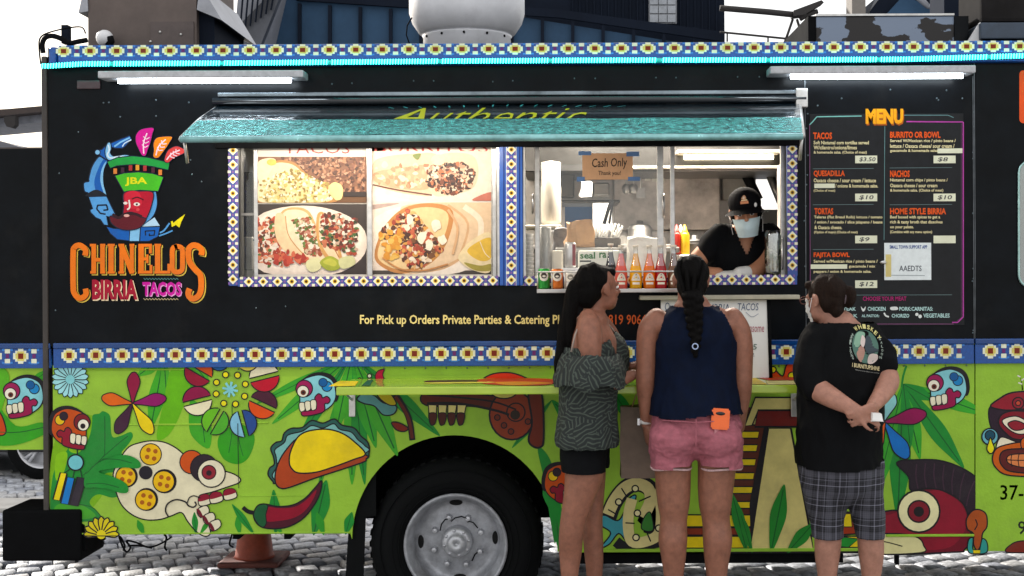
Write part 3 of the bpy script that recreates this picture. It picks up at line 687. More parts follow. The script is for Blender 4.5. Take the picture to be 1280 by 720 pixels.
A.build('skull_print', low)
# pencils hanging from a disc; little yellow sunflower
A = Art(60, 550, 4.923, base=.0040)
for p in ([(180, 40), (182, 95)], [(140, 175), (100, 205)], [(165, 185), (155, 230)], [(200, 180), (212, 235)]): A.s('1d3a2a', p, 6)
A.f('efd92a', [(78, 200), (118, 206), (75, 372), (33, 364)], False, 7); A.f('2a7cc4', [(120, 226), (166, 236), (128, 396), (80, 388)], False, 7); A.f('2a2230', [(182, 228), (236, 236), (186, 406), (134, 398)], False, 7); A.c('7cc8cf', 172, 138, 48, 7)
A.build('pencil_print', low)
A = Art(60, 550, 4.923, base=.0040)
for i in range(9):
    a = math.pi+math.pi*(i)/8; A.petal('e0d030', 330, 585, 330+108*math.cos(a), 578+108*math.sin(a), 38, 6, K, .75)
A.c('e8d820', 330, 580, 28); A.r(K, 225, 586, 440, 592); A.build('flower_print', low)
# vine with buds; sliced fish-like jaw; round brown drum
A = Art(420, 455, 4.571, base=.0040)
A.s(K, [(240, 95), (330, 165), (380, 235), (420, 320), (437, 435)], 34); A.s('5c2418', [(340, 185), (390, 260), (420, 330), (436, 425)], 18)
A.f('5e9494', [(120, 200), (160, 165), (220, 180), (270, 220), (345, 240), (330, 285), (270, 290), (220, 240), (160, 225)], ow=6); A.f('b8a82c', [(235, 165), (300, 160), (345, 225), (310, 235), (260, 205)], ow=5)
A.f('7a2418', [(318, 335), (360, 335), (412, 365), (390, 385), (345, 375)], ow=6); A.f('b01a3c', [(225, 70), (240, 40), (275, 30), (268, 60), (275, 95), (235, 95)], ow=4)
A.c('e8e4c8', 192, 68, 12, 5); A.c('e8e45a', 136, 88, 9, 5); A.build('vine_print', low)
A = Art(420, 455, 4.571, base=.0040)
A.f('571f14', [(505, 165), (700, 150), (880, 180), (1000, 170), (1100, 200), (1150, 260), (1150, 300), (1060, 330), (1000, 300), (900, 262), (760, 240), (515, 235)], ow=7)
A.c('8a3a24', 1005, 290, 128, 8, ry=142); A.f('6e2a1a', [(1100, 170), (1150, 150), (1180, 200), (1186, 430), (1165, 475), (1125, 470), (1100, 430), (1120, 330)], ow=9); A.c('d9ce74', 960, 155, 75, 6, ry=42)
A.c('8a3a24', 1028, 275, 52, 6); A.c('2c2018', 1024, 290, 28); A.s(K, [(520, 175), (700, 190), (900, 215), (1030, 260)], 10); A.s(K, [(520, 225), (700, 225), (900, 262), (990, 290)], 14)
for x, y in ((922, 305), (1000, 385), (1097, 328), (960, 350)): A.c('6e2a1a', x, y, 16, 5)
for i, x in enumerate((552, 607, 660, 712)):
    A.f('ddd08c', [(x-24+i*2, 232), (x+24+i*3, 234), (x+22, 285), (x-20, 285)], False, 6); A.f('4a1c14', [(x-20, 284), (x+22, 284), (x+16, 335), (x+2, 348), (x-12, 342)], ow=5)
A.f('d8401c', [(835, 90), (900, 55), (1000, 50), (1090, 80), (1120, 105), (1100, 130), (1010, 118), (870, 108)], ow=6); A.f('e8902a', [(1030, 85), (1130, 95), (1150, 110), (1080, 120)], ow=3); A.f('e0c89a', [(515, 102), (620, 85), (820, 95), (700, 108), (520, 112)], ow=4)
A.build('mask_print', low)
# pale serpent, step pyramid and agave between the customers
A = Art(680, 480, 3., base=.0030)
A.s(K, [(235, 520), (260, 450), (300, 395), (345, 372), (395, 390), (410, 440), (380, 520), (380, 525), (410, 525), (420, 440), (440, 400), (470, 385)], 62); A.s(K, [(270, 590), (300, 610), (350, 610), (440, 590)], 40)
A.f('4a9aa6', [(208, 500), (230, 492), (275, 512), (300, 480), (318, 430), (345, 418), (330, 470), (300, 530), (310, 590), (280, 560), (245, 600), (212, 612), (250, 560), (215, 530)], ow=4)
A.s('ddd096', [(240, 490), (262, 440), (300, 392), (345, 374), (390, 392), (398, 440), (370, 500)], 44); A.s('ddd096', [(330, 430), (318, 480), (316, 540), (330, 590), (380, 590), (430, 560), (440, 480), (432, 410), (460, 380)], 40)
for x, y in ((342, 392), (280, 442), (350, 484), (345, 575), (430, 540)): A.c('efe6b4', x, y, 12, 4)
for p in ([(290, 390), (312, 425)], [(355, 440), (400, 420)], [(305, 520), (340, 522)], [(385, 555), (400, 590)], [(240, 470), (275, 490)]): A.s(K, p, 5)
A.f('3f7f38', [(375, 500), (398, 480), (410, 540), (392, 552), (365, 540)], ow=3)
A.build('serpent_print', low)
A = Art(860, 480, 3., base=.0030)
A.f('5c2a1c', [(175, 88), (300, 88), (245, 620), (60, 620)], False, 6)
for i, y in enumerate((95, 145, 195, 248, 300, 352, 408)): A.f('ead12a' if i != 0 else 'd8cc86', [(200-i*10, y+32), (272-i*6, y+32), (268-i*6, y+58), (192-i*10, y+58)], False, 4)
for i, y in enumerate((490, 570)): A.r('ead12a', -90, y, 250, y+45, 4)
A.r('84341f', -90, 538, 260, 566, 4)
A.f('17141a', [(285, 160), (300, 160), (260, 520), (235, 600), (230, 450)], False); A.f('ddd08c', [(252, 50), (440, 50), (440, 95), (262, 100), (240, 155), (212, 155)], False, 5)
A.f('6e1f1c', [(262, 98), (440, 98), (440, 160), (250, 160)], False, 6); A.f('ddd08c', [(300, 166), (385, 166), (455, 540), (470, 625), (230, 625)], False, 6)
A.r(K, 60, 620, 700, 634)
A.f('a03a20', [(500, 480), (640, 480), (640, 560), (560, 566), (500, 530)], False, 5); A.f('ead12a', [(560, 485), (610, 485), (615, 535), (565, 535)], False, 4); A.r('ead12a', 500, 570, 640, 612, 4); A.f('2f8f3a', [(490, 600), (560, 570), (640, 580), (600, 612)], False, 3)
A.build('pyramid_print', low)
A = Art(860, 480, 3., base=.0090); A.sep = low
for x, y, tx, ty, w_ in ((310, 630, 360, 375, 60), (220, 630, 165, 410, 46), (240, 632, 195, 480, 30), (370, 632, 470, 520, 50), (150, 628, 100, 560, 20)): A.blade('2c8434', x, y, tx, ty, w_, '175a24')
A.build('agave_print', low)
A = Art(base=.0040)   # wavy orange figure beside the whiteboard and by the rear seam
A.f('d9502c', [(962, 480), (965, 460), (978, 470), (984, 455), (1000, 456), (1000, 482)], ow=1.4); A.c('e9dd3a', 990, 470, 5, 1.2); A.c('e9dd3a', 966, 462, 4, 1.2); A.s('b02a22', [(962, 475), (975, 481), (1000, 480)], 3)
A.build('mask_print', low)
# maroon bird head with a dark crest
A = Art(1090, 560, 4.5, base=.0030)
A.f('6e1626', [(-30, 400), (40, 365), (110, 350), (180, 345), (230, 250), (340, 228), (450, 255), (530, 320), (575, 400), (570, 500), (520, 570), (460, 585), (-30, 585)], ow=7)
A.f('8a1f30', [(-20, 400), (140, 360), (330, 240), (430, 262), (510, 330), (530, 440), (430, 560), (200, 560), (-20, 470)])
A.f('251a24', [(138, 82), (250, 66), (380, 70), (500, 110), (590, 170), (650, 250), (652, 340), (648, 470), (640, 580), (600, 590), (560, 500), (540, 380), (500, 300), (400, 240), (300, 226), (218, 236), (205, 160)], ow=7)
for i, (a, b) in enumerate((((250, 90), (258, 228)), ((300, 85), (305, 222)), ((350, 85), (360, 226)), ((405, 95), (405, 238)), ((460, 115), (452, 262)), ((520, 140), (492, 290)), ((575, 185), (530, 325)))): A.s('3d2836', [a, ((a[0]+b[0])/2-8, (a[1]+b[1])/2), b], 7)
A.f('e6dfa8', [(-30, 478), (60, 480), (180, 484), (260, 505), (288, 545), (275, 588), (-30, 588)], ow=6); A.s(K, [(-20, 510), (80, 528), (170, 552)], 6)
A.c('efe8b8', 262, 355, 118, 8); A.c('7d1f2c', 262, 356, 61, 7); A.c('1a1418', 262, 357, 29)
A.f('a8532c', [(560, 355), (600, 345), (640, 372), (645, 440), (620, 480), (612, 540), (590, 575), (570, 540), (568, 480), (535, 455), (530, 400)], ow=6); A.s(K, [(580, 400), (590, 430), (575, 460)], 7)
A.f('3f9c94', [(540, 520), (566, 505), (566, 570), (600, 575), (618, 510), (645, 530), (640, 588), (545, 588)], ow=5); A.f('e8d020', [(566, 572), (608, 572), (606, 592), (568, 592)], False, 3)
A.build('bird_print', low)
# mask, feathers and digits on the cab panel
A = Art(1080, 440, 4.5, base=.0030)
fx0 = 625
def feather(col, pts, rib, barbs):
    A.f(col, pts, ow=6); A.s('ece6dc', rib, 8, taper=True)
    for p in barbs: A.s('ece6dc', p, 7)
feather('d9632c', [(632, 108), (700, 90), (780, 105), (820, 150), (840, 225), (770, 250), (745, 205), (690, 178), (700, 160), (655, 150)], [(810, 220), (775, 160), (720, 115)], [[(785, 180), (760, 176)], [(770, 155), (772, 128)], [(745, 140), (715, 138)], [(740, 132), (735, 108)], [(795, 196), (800, 170)]])
feather('2a6cc0', [(800, 95), (880, 90), (1000, 110), (1000, 220), (850, 225), (845, 170)], [(890, 215), (885, 170), (872, 125)], [[(888, 180), (866, 172)], [(884, 160), (900, 148)], [(878, 140), (862, 132)]])
feather('d9406a', [(980, 100), (1080, 90), (1130, 140), (1110, 220), (990, 225)], [(1040, 215), (1060, 170), (1070, 120)], [[(1050, 180), (1080, 172)], [(1058, 150), (1036, 140)]])
A.f('2a1a28', [(700, 330), (740, 300), (900, 300), (1200, 300), (1200, 520), (800, 500), (720, 440)], ow=6)
A.f('8f2430', [(710, 305), (760, 262), (830, 228), (960, 222), (1150, 240), (1230, 300), (1200, 330), (1000, 310), (860, 325), (780, 325)], ow=7); A.c('8f2430', 865, 287, 32, 6); A.c('c0503c', 865, 287, 14, 5)
A.f('7a1a26', [(755, 400), (775, 350), (850, 330), (960, 350), (1000, 420), (960, 480), (850, 490), (790, 450)], ow=6); A.f('efe6cc', [(775, 385), (850, 360), (920, 395), (940, 440), (880, 462), (820, 440)], ow=5); A.f('8f2430', [(808, 400), (850, 385), (900, 405), (895, 432), (850, 440), (820, 425)], ow=5)
A.f('efe6cc', [(740, 560), (765, 480), (840, 500), (880, 520), (800, 545)], ow=5)
A.f('c4602c', [(720, 600), (740, 545), (800, 520), (900, 505), (980, 520), (1100, 560), (1100, 700), (950, 700), (800, 690), (740, 650)], ow=6)
A.f('c4602c', [(880, 500), (900, 480), (960, 470), (1010, 500), (1000, 540), (920, 555), (885, 540)], ow=5)
A.f('5c1f1e', [(760, 600), (775, 560), (830, 545), (960, 545), (1060, 560), (1060, 660), (950, 680), (820, 670), (775, 640)], ow=6); A.f('e08a5a', [(800, 605), (815, 580), (880, 572), (1040, 575), (1040, 640), (900, 648), (820, 630)], ow=5)
for x in (830, 870, 910, 950): A.s(K, [(x, 572), (x-6, 605), (x, 645)], 5)
A.s(K, [(800, 605), (880, 608), (1040, 605)], 5)
A.c('6fb0bc', 706, 475, 46, 6); A.c('1d4a5c', 706, 468, 28, 5); A.petal('e3dc2a', 708, 480, 710, 570, 42, 5)
A.build('mask_print', lowr)
A = Art(base=.004)
A.text('151a12', '37-3', 1250, 606, 1290, 625, .01); A.text('151a12', '9', 1272, 651, 1282, 668, .01); A.text('151a12', '-4', 1283, 651, 1300, 668, .01)
A.f('7a2a20', [(1258, 690), (1264, 680), (1276, 676), (1290, 678), (1300, 688), (1300, 690)], ow=1.2)
A.build('number_print', lowr)
A = Art(base=.0035, d=-.02)
A.f('3f9d2f', [(-10, 500), (20, 532), (52, 528), (60, 540), (20, 556), (-10, 550)]); A.blade(GL, 62, 462, 40, 478, 10, GV); A.f('5fae36', [(0, 462), (12, 470), (6, 500), (0, 512)]); A.f('c04a20', [(-6, 512), (3, 520), (8, 540), (-2, 542)], ow=1.3); A.s(GV, [(0, 540), (25, 540), (55, 534)], 1)
A.build('leaf_print', lowl)
# ------------------------------------------------------------------ lettering and logo on the black panel
LOGO = bpy.data.objects.new('logo', None); COL.objects.link(LOGO); LOGO.parent = side
A = Art(80, 150, 4.5, base=.0015, step=.0001)
B1, B2, B3, BK = '5f9fd8', '1f5fb0', '8cc4ea', '0d1a30'
A.f(B1, [(205, 205), (180, 225), (155, 270), (140, 330), (140, 345), (112, 355), (116, 400), (135, 410), (140, 425), (215, 420), (205, 330), (225, 240), (240, 235)], ow=5, oc=BK)
A.f(B2, [(225, 220), (195, 270), (172, 340), (178, 395), (195, 420), (225, 420), (210, 340), (225, 270), (245, 235)]); A.f(B3, [(240, 232), (222, 290), (222, 360), (238, 420), (228, 420), (205, 340), (215, 270)])
A.f('0d1420', [(120, 425), (180, 392), (240, 422), (210, 430), (150, 430)])
A.f(B1, [(140, 432), (240, 428), (265, 480), (290, 530), (270, 550), (240, 540), (250, 592), (225, 590), (205, 560), (180, 550), (150, 520), (148, 505), (162, 500)], False, 5, BK)
A.s(BK, [(235, 530), (205, 525), (185, 500), (190, 480), (240, 478), (248, 505), (222, 508)], 9, smooth=False)
A.f(B2, [(240, 600), (280, 610), (380, 612), (370, 680), (300, 672), (262, 640)], False, 4, BK); A.f(B3, [(372, 612), (430, 604), (425, 682), (368, 682)], False, 4, BK); A.f(B2, [(432, 602), (540, 600), (530, 655), (480, 682), (428, 682)], False, 4, BK)
A.s(BK, [(460, 650), (458, 625), (512, 622), (508, 648), (480, 650), (482, 638)], 7, smooth=False); A.f(B1, [(520, 410), (525, 480), (500, 545), (440, 590), (470, 500), (505, 400)], ow=4, oc=BK); A.f('b8d8ee', [(435, 600), (510, 548), (540, 595)], False)
A.s(B1, [(540, 635), (565, 620), (595, 580)], 9); A.s(B1, [(535, 652), (570, 640), (612, 622)], 8)
A.f('efe023', [(602, 572), (612, 568), (616, 580), (640, 560), (682, 530), (660, 575), (650, 605), (630, 590), (608, 602)], False)
# serpent head
A.f(B2, [(180, 175), (215, 165), (240, 140), (300, 115), (370, 88), (382, 108), (345, 150), (330, 160), (290, 160), (262, 150), (250, 190), (262, 215), (240, 225), (205, 200)], False, 5, BK); A.c(B3, 190, 182, 15, 4, BK)
A.f(B3, [(245, 132), (262, 128), (268, 160), (262, 185), (285, 205), (340, 195), (380, 205), (372, 235), (330, 230), (300, 215), (262, 228), (240, 215), (232, 175)], ow=4, oc=BK); A.s('d8ecf8', [(250, 140), (256, 170), (246, 195), (262, 214), (300, 208), (340, 206)], 9)
for x in (310, 335, 355): A.f(BK, [(x-6, 205), (x+8, 205), (x, 222)], False)
A.s(B3, [(285, 150), (320, 125), (372, 100)], 9, smooth=False); A.s('d8ecf8', [(330, 150), (345, 130), (380, 112)], 6)
# hat and face
A.f('2f9a48', [(245, 235), (300, 212), (385, 202), (470, 210), (595, 240), (588, 282), (500, 262), (400, 250), (300, 258), (262, 272)], False, 4, BK)
for i, (x, y) in enumerate(((290, 288), (332, 282), (376, 270), (415, 268), (457, 272), (503, 282), (543, 295))): A.r(('d9864a', '3a2030', 'a83a3a', 'e0a04a', 'a83a3a', '4a2030', 'd9864a')[i], x-10, y-15, x+10, y+15)
A.f('52b83a', [(288, 315), (340, 298), (420, 292), (500, 300), (562, 322), (532, 402), (430, 396), (338, 405)], False, 5, BK); A.text('e4e04a', 'JBA', 345, 322, 470, 372, .03)
A.f('b02034', [(342, 408), (430, 400), (502, 408), (495, 480), (465, 555), (420, 600), (340, 560), (338, 480)], ow=5, oc=BK); A.f('c83040', [(350, 410), (420, 405), (440, 470), (400, 500), (350, 480)])
A.f('5c1420', [(262, 540), (310, 555), (345, 525), (390, 520), (440, 545), (465, 560), (430, 605), (370, 620), (310, 610), (268, 580)], ow=4, oc=BK); A.s('30101a', [(275, 530), (310, 550), (345, 530), (400, 528), (440, 545)], 16)
A.c('f2e8e0', 348, 468, 12, ry=8); A.c('f2e8e0', 412, 474, 18, ry=10); A.c(K, 412, 475, 6); A.s('f2e8e0', [(368, 450), (372, 490), (358, 505)], 9); A.c('e8b0a8', 355, 538, 16, ry=8); A.s('4a0c18', [(385, 445), (415, 435), (450, 450)], 7); A.c('d04a50', 418, 505, 10)
for col, pts, rib in (('cc2a8c', [(440, 198), (420, 160), (405, 120), (410, 80), (440, 52), (505, 45), (500, 80), (488, 130), (475, 165), (462, 200)], [(452, 190), (450, 130), (470, 75)]), ('e88a3a', [(505, 208), (508, 170), (505, 140), (515, 110), (540, 96), (610, 95), (595, 130), (572, 165), (535, 212)], [(520, 200), (535, 150), (575, 110)]), ('cf4a4a', [(568, 232), (575, 195), (595, 165), (640, 148), (690, 175), (655, 200), (620, 215), (592, 240)], [(580, 225), (610, 190), (655, 170)])):
    A.f(col, pts, ow=3, oc=BK); A.s('f4d8e4', rib, 7, taper=False)
    for t in (.3, .5, .7):
        a = Vector(rib[0]).lerp(Vector(rib[2]), t); dr = (Vector(rib[2])-Vector(rib[0])).normalized(); nn = Vector((-dr.y, dr.x))
        for sgn in (1, -1): A.s('f4d8e4', [tuple(a), tuple(a+dr*14+nn*sgn*18)], 5, smooth=False)
A.build('logo_emblem', LOGO)
def slab(fn, A, dx, dy, col, gw):
    def st(pts, w_=44, sm=False): A.s(col, [(x+dx, y+dy) for x, y in pts], w_+gw, smooth=sm)
    def bar(x0, x1, y0, y1): A.r(col, x0+dx-gw/2, y0+dy-gw/2, x1+dx+gw/2, y1+dy+gw/2)
    fn(st, bar)
def chinelos(st, bar):
    st([(186, 170), (192, 130), (170, 96), (130, 80), (95, 100), (84, 150), (84, 430), (95, 495), (130, 535), (170, 530), (195, 500), (190, 455)], 48, True)
    for x in (262, 338): st([(x, 70), (x, 325)], 40); bar(x-34 if x < 300 else x-20, x+20 if x < 300 else x+24, 68, 90); bar(x-30 if x < 300 else x-20, x+20 if x < 300 else x+24, 302, 325)
    bar(262, 338, 190, 222)
    st([(412, 70), (412, 325)], 46); bar(382, 444, 68, 88); bar(382, 444, 305, 325)
    st([(503, 70), (503, 325)], 36); st([(592, 70), (592, 325)], 34); st([(498, 75), (596, 320)], 46); bar(476, 526, 68, 88); bar(476, 526, 305, 325); bar(572, 614, 68, 88)
    st([(672, 70), (672, 325)], 48); bar(650, 765, 68, 94); bar(740, 765, 90, 150); bar(672, 735, 185, 212); bar(716, 736, 160, 235); bar(646, 770, 300, 325); bar(745, 770, 250, 302)
    st([(815, 70), (815, 325)], 46); bar(788, 845, 68, 88); bar(788, 925, 300, 325); bar(900, 925, 240, 302)
    st([(985, 90), (945, 110), (942, 200), (945, 290), (985, 312), (1026, 290), (1030, 200), (1026, 110), (985, 90), (960, 96)], 42, True)
    st([(1192, 165), (1196, 125), (1170, 92), (1125, 80), (1088, 105), (1080, 160), (1092, 225), (1135, 285), (1180, 330), (1192, 390), (1188, 470), (1165, 520), (1125, 542), (1090, 525), (1080, 490), (1092, 455)], 50, True)
A = Art(80, 295, 6.919, base=.0015, step=.0001)
slab(chinelos, A, 11, 13, 'f2d268', 4); slab(chinelos, A, 5, 6, '3a1c14', 0); slab(chinelos, A, 0, 0, 'ec7e2c', 0)
A.text('f0dcb8', 'BIRRIA', 256, 384, 652, 560, .055); A.text('a01c34', 'BIRRIA', 249, 376, 642, 550, .05)
A.text('e8a8d8', 'TACOS', 690, 402, 1028, 526, .05); A.text('c8289a', 'TACOS', 684, 396, 1020, 518, .04)
for y in (370, 545):
    A.s('5a8a8a' if y < 400 else 'c8b890', [(695+i*13, y+(8 if i % 2 else -6)) for i in range(24)], 5, smooth=False)
A.build('logo_lettering', LOGO)
A = Art(base=.0015); A.sep = side; A.sepname = 'phone_lettering'
A.text('f0dc96', 'For Pick up Orders Private Parties & Catering Please', 450, 393.5, 722, 408.5, .018)
A.text('d8673c', '819 9066', 760.5, 393.2, 808, 405.6, .01); A.build('phone_lettering', side)
# orange panel edge on the cab
A = Art(base=.002, d=.004); A.f('e8603a', rrect(1274, 88, 1330, 154, 5), False); A.build('orange_sign', fwd)
a, b = pb(1272, 200, 1430, 360, -.03, -.012); MB().box(a, b, glassmat('cab_glass', (.6, .7, .7), .5)).build('cab_window', fwd)
m = MB(); q = [W(x, y, .012) for x, y in rrect(1273.5, 201, 1428, 359, 15)]; m.tube(q+[q[0]], .006, mat('window_trim', (.35, .55, .52), rough=.25, metal=.6, var=.3), 6); m.build('window_trim', fwd)
# ------------------------------------------------------------------ menu
menu = MB().bbox(*pb(1013, 142, 1205, 407, .0, .004), mat('menu_panel', (.009, .010, .012), rough=.3, var=.3, spec=.2), .001, 1).build('menu_board', truck)
MD = .0045
A = Art(d=MD, base=.0004, step=.0001)
A.s('7fb8b0', [(1012, 156), (1016, 152), (1021, 146), (1077, 145)], 1.3, smooth=False); A.s('6a8f90', [(1128, 144), (1185, 144), (1192, 147)], .8, smooth=False); A.s('b04a9c', [(1133, 152), (1204, 152.5), (1204, 396), (1197, 403), (1190, 403)], 1.5, smooth=False); A.s('5c3a58', [(1201.5, 154), (1201.5, 397), (1196, 401)], .7, smooth=False)
A.s('7a4a70', [(1012, 156), (1013, 400), (1018, 405), (1192, 405)], .9, smooth=False); A.s('6a8f90', [(1106, 158), (1105, 300)], .7, smooth=False)
for y in (211, 256, 312, 369): A.s('6a7f80', [(1016, y), (1092 if y < 340 else 1190, y-.5)], .6, smooth=False)
for y in (210, 256): A.s('6a7f80', [(1112, y), (1190, y-.5)], .6, smooth=False)
A.build('menu_border', menu)
A = Art(d=MD, base=.0006)
A.text('a85a10', 'MENU', 1083, 138, 1130, 157, .06); A.text('f0a81c', 'MENU', 1082, 136, 1129, 155, .055); A.build('menu_title', menu)
T_ = [('TACOS', 1016.5, 165.5, 1040, 174), ('QUESADILLA', 1017, 213, 1056, 221.5), ('TORTAS', 1018, 260, 1041.5, 268), ('FAJITA BOWL', 1017, 315.5, 1062, 323), ('BURRITO OR BOWL', 1112.5, 164.5, 1175.5, 172.5), ('NACHOS', 1112.5, 213, 1137, 221.5), ('HOME STYLE BIRRIA', 1112.5, 260, 1182.5, 268)]
A = Art(d=MD, base=.0006); A.sep = menu; A.sepname = 'menu_heading'
for t in T_: A.text('e8622c', t[0], *t[1:], .035)
A.build('menu_headings', menu)
L_ = [('Soft Nixtamal corn tortillas served', 1017, 176, 1086, 180.5), ('W/cilantro/onions/limes', 1017, 182, 1071, 186.8), ('& homemade salsa. (Choice of meat)', 1017, 188.5, 1083.5, 193),
 ('Oaxaca cheese / sour cream / lettuce', 1017, 223, 1095, 228), ('/ onions & homemade salsa.', 1044, 230, 1097.5, 234.5), ('(Choice of meat)', 1017, 236.5, 1044, 240.5),
 ('Teleras (Flat Bread Rolls) lettuce / tomato', 1017.5, 269.5, 1103, 274), ('/ onion / avocado / slice jalapeno / beans', 1018, 275.7, 1103, 280.5), ('& Oaxaca cheese.', 1018, 282, 1052.5, 286.5), ('(Option of mayo) (Choice of meat)', 1017.5, 288.5, 1072, 292.5),
 ('Served w/Mexican rice / pinto beans /', 1017, 324.6, 1097, 329.5), ('guacamole / mix', 1061, 331, 1094, 335.5), ('peppers / onion & homemade salsa.', 1017, 337.5, 1089, 342),
 ('Served W/Mexican rice / pinto beans /', 1112.5, 174, 1194.5, 178.8), ('lettuce / Oaxaca cheese/ sour cream /', 1112.5, 180, 1193, 185), ('guacamole & homemade salsa', 1112.5, 186.4, 1172, 191),
 ('Nixtamal corn chips / pinto beans /', 1112.5, 223, 1184.5, 228), ('Oaxaca cheese / sour cream', 1112.5, 229.5, 1171.5, 234.2), ('& homemade salsa. (Choice of meat)', 1112.5, 236, 1179, 240.6),
 ('Beef boxed with spices to get a', 1112.5, 269.3, 1175, 274.2), ('rich & tasty broth that dissolves', 1112.5, 275.5, 1178, 280.5), ('on your palate.', 1112.5, 281.8, 1142, 286.5), ('(Combine with any menu option)', 1112.5, 288, 1165, 292.5)]
A = Art(d=MD, base=.0006); A.sep = menu; A.sepname = 'menu_text'
for t in L_: A.text('efe3b4', t[0], *t[1:], .022)
A.build('menu_text', menu)
A = Art(d=MD, base=.0006); A.sep = menu; A.sepname = 'menu_text'
A.text('a82c6c', 'CHOOSE YOUR MEAT', 1078.5, 370.5, 1133, 376, .02)
for t in (('STEAK', 1051, 384, 1070, 388.5), ('CHICKEN', 1084.5, 383.5, 1107, 388.5), ('PORK:CARNITAS:', 1124, 383.5, 1166, 388.5), ('PORK', 1052, 392.5, 1072, 397), ('AL PASTOR:', 1077, 393, 1099, 396.5), ('CHORIZO', 1114.5, 392.3, 1136.5, 397), ('VEGETABLES', 1154, 391.8, 1187, 397)): A.text('bfe0dc', *t, .025)
A.f('e8ece8', [(1076, 383), (1079, 386), (1082, 383), (1081, 388), (1078, 389)]); A.f('e8ece8', [(1113, 384), (1121, 383.5), (1122, 387), (1114, 387.5)]); A.s('e8ece8', [(1105, 391), (1107, 394.5), (1111, 396)], 2); A.c('e8ece8', 1146, 393, 2); A.c('e8ece8', 1150, 395.5, 2.2)
A.build('menu_text', menu)
tagm = mat('price_card', '#dfe0c4', rough=.6, var=.08)
for x0, y0, x1, y1, t in ((1069, 194.5, 1096.5, 204, '$3.50'), (1069, 242, 1096.5, 251.5, '$10'), (1069, 294.5, 1096.5, 304, '$9'), (1069, 350.5, 1096.5, 360, '$12'), (1167, 194.5, 1194.5, 204, '$8'), (1167, 242, 1194.5, 251.5, '$10'), (1167, 294.5, 1194.5, 304, '')):
    c_ = MB().box(*pb(x0, y0, x1, y1, MD, MD+.002), tagm).build('price_card', menu)
    if t: A = Art(d=MD+.002, base=.0004); wd = 5*len(t)+3; A.text('3a3a40', t, x0+5, y0+2, min(x0+5+wd, x1-2), y1-1.6, .012, .15); A.build('price_text', menu)
for x0, y0, x1, y1 in ((1018, 229.5, 1043.5, 235), (1013.5, 330.5, 1059, 336), (1172, 185.5, 1203, 191.5)):
    MB().box(*pb(x0, y0, x1, y1, MD, MD+.0035), tagm).build('paper_strip', menu)
fly = MB(); fly.box(*pb(1105.5, 303.5, 1164, 350, MD, MD+.005), mat('flyer_paper', '#dde4e4', rough=.3, var=.1, scale=30, spec=.6))
flyer = fly.build('payment_flyer', None, origin=W(1135, 350, MD)); tag(flyer, 'white paper flyer in a plastic sleeve taped over the lower menu board', 'flyer')
A = Art(d=MD+.005, base=.0004)
A.text('2c4a8c', 'SMALL TOWN SUPPORT APP', 1112, 306.5, 1159, 311, .03); A.text('4a5058', 'AAEDTS', 1124, 332, 1152, 339, .01); A.s('9aa2a4', [(1112, 344), (1156, 344.5)], .8, smooth=False); A.r('d8c88a', 1107, 318, 1114, 346)
A.build('flyer_print', flyer)
MB().ell(W(1104, 328, .016), (.018, .01, .009), ALU, 10).build('magnet_clip', flyer)
# ------------------------------------------------------------------ ground
def node_ground():
    m = bpy.data.materials.new('cobble_bed'); m.use_nodes = True; n = m.node_tree; b = n.nodes['Principled BSDF']; L = n.links
    tc = n.nodes.new('ShaderNodeTexCoord'); v = n.nodes.new('ShaderNodeTexVoronoi'); v.feature = 'DISTANCE_TO_EDGE'; v.inputs['Scale'].default_value = 5.5; L.new(tc.outputs['Object'], v.inputs[0])
    r = n.nodes.new('ShaderNodeMapRange'); r.inputs[2].default_value = .12; r.inputs[3].default_value = .05; r.inputs[4].default_value = .42; L.new(v.outputs[0], r.inputs[0])
    z = n.nodes.new('ShaderNodeTexNoise'); z.inputs['Scale'].default_value = 9; L.new(tc.outputs['Object'], z.inputs[0])
    mu = n.nodes.new('ShaderNodeMath'); mu.operation = 'MULTIPLY'; L.new(r.outputs[0], mu.inputs[0]); L.new(z.outputs[0], mu.inputs[1])
    sc_ = n.nodes.new('ShaderNodeVectorMath'); sc_.operation = 'SCALE'; sc_.inputs[0].default_value = (1.3, 1.35, 1.5); L.new(mu.outputs[0], sc_.inputs['Scale'])
    L.new(sc_.outputs[0], b.inputs['Base Color']); b.inputs['Roughness'].default_value = .75
    bp = n.nodes.new('ShaderNodeBump'); bp.inputs['Distance'].default_value = .03; L.new(r.outputs[0], bp.inputs['Height']); L.new(bp.outputs[0], b.inputs['Normal'])
    return m
gm = node_ground()
m = MB(); m.add([(-150, -30, -.035), (150, -30, -.035), (150, 400, -.035), (-150, 400, -.035)], [(0, 1, 2, 3)], gm); tag(m.build('ground', recalc=False), kind='structure')
mortar = mat('joint_sand', (.10, .10, .11), rough=.95, var=.4, scale=30)
m = MB(); m.add([(-9, .05, -.02), (12, .05, -.02), (12, 5.3, -.02), (-9, 5.3, -.02)], [(0, 1, 2, 3)], mortar)
cob = m.build('cobbled_street', recalc=False); tag(cob, kind='structure')
SM = [mat('cobble_stone_%s' % 'abcd'[i], c, rough=.62, var=.55, scale=18, bump=.7, bscale=45) for i, c in enumerate(((.48, .50, .54), (.57, .58, .60), (.34, .36, .41), (.52, .52, .52)))]
random.seed(11)
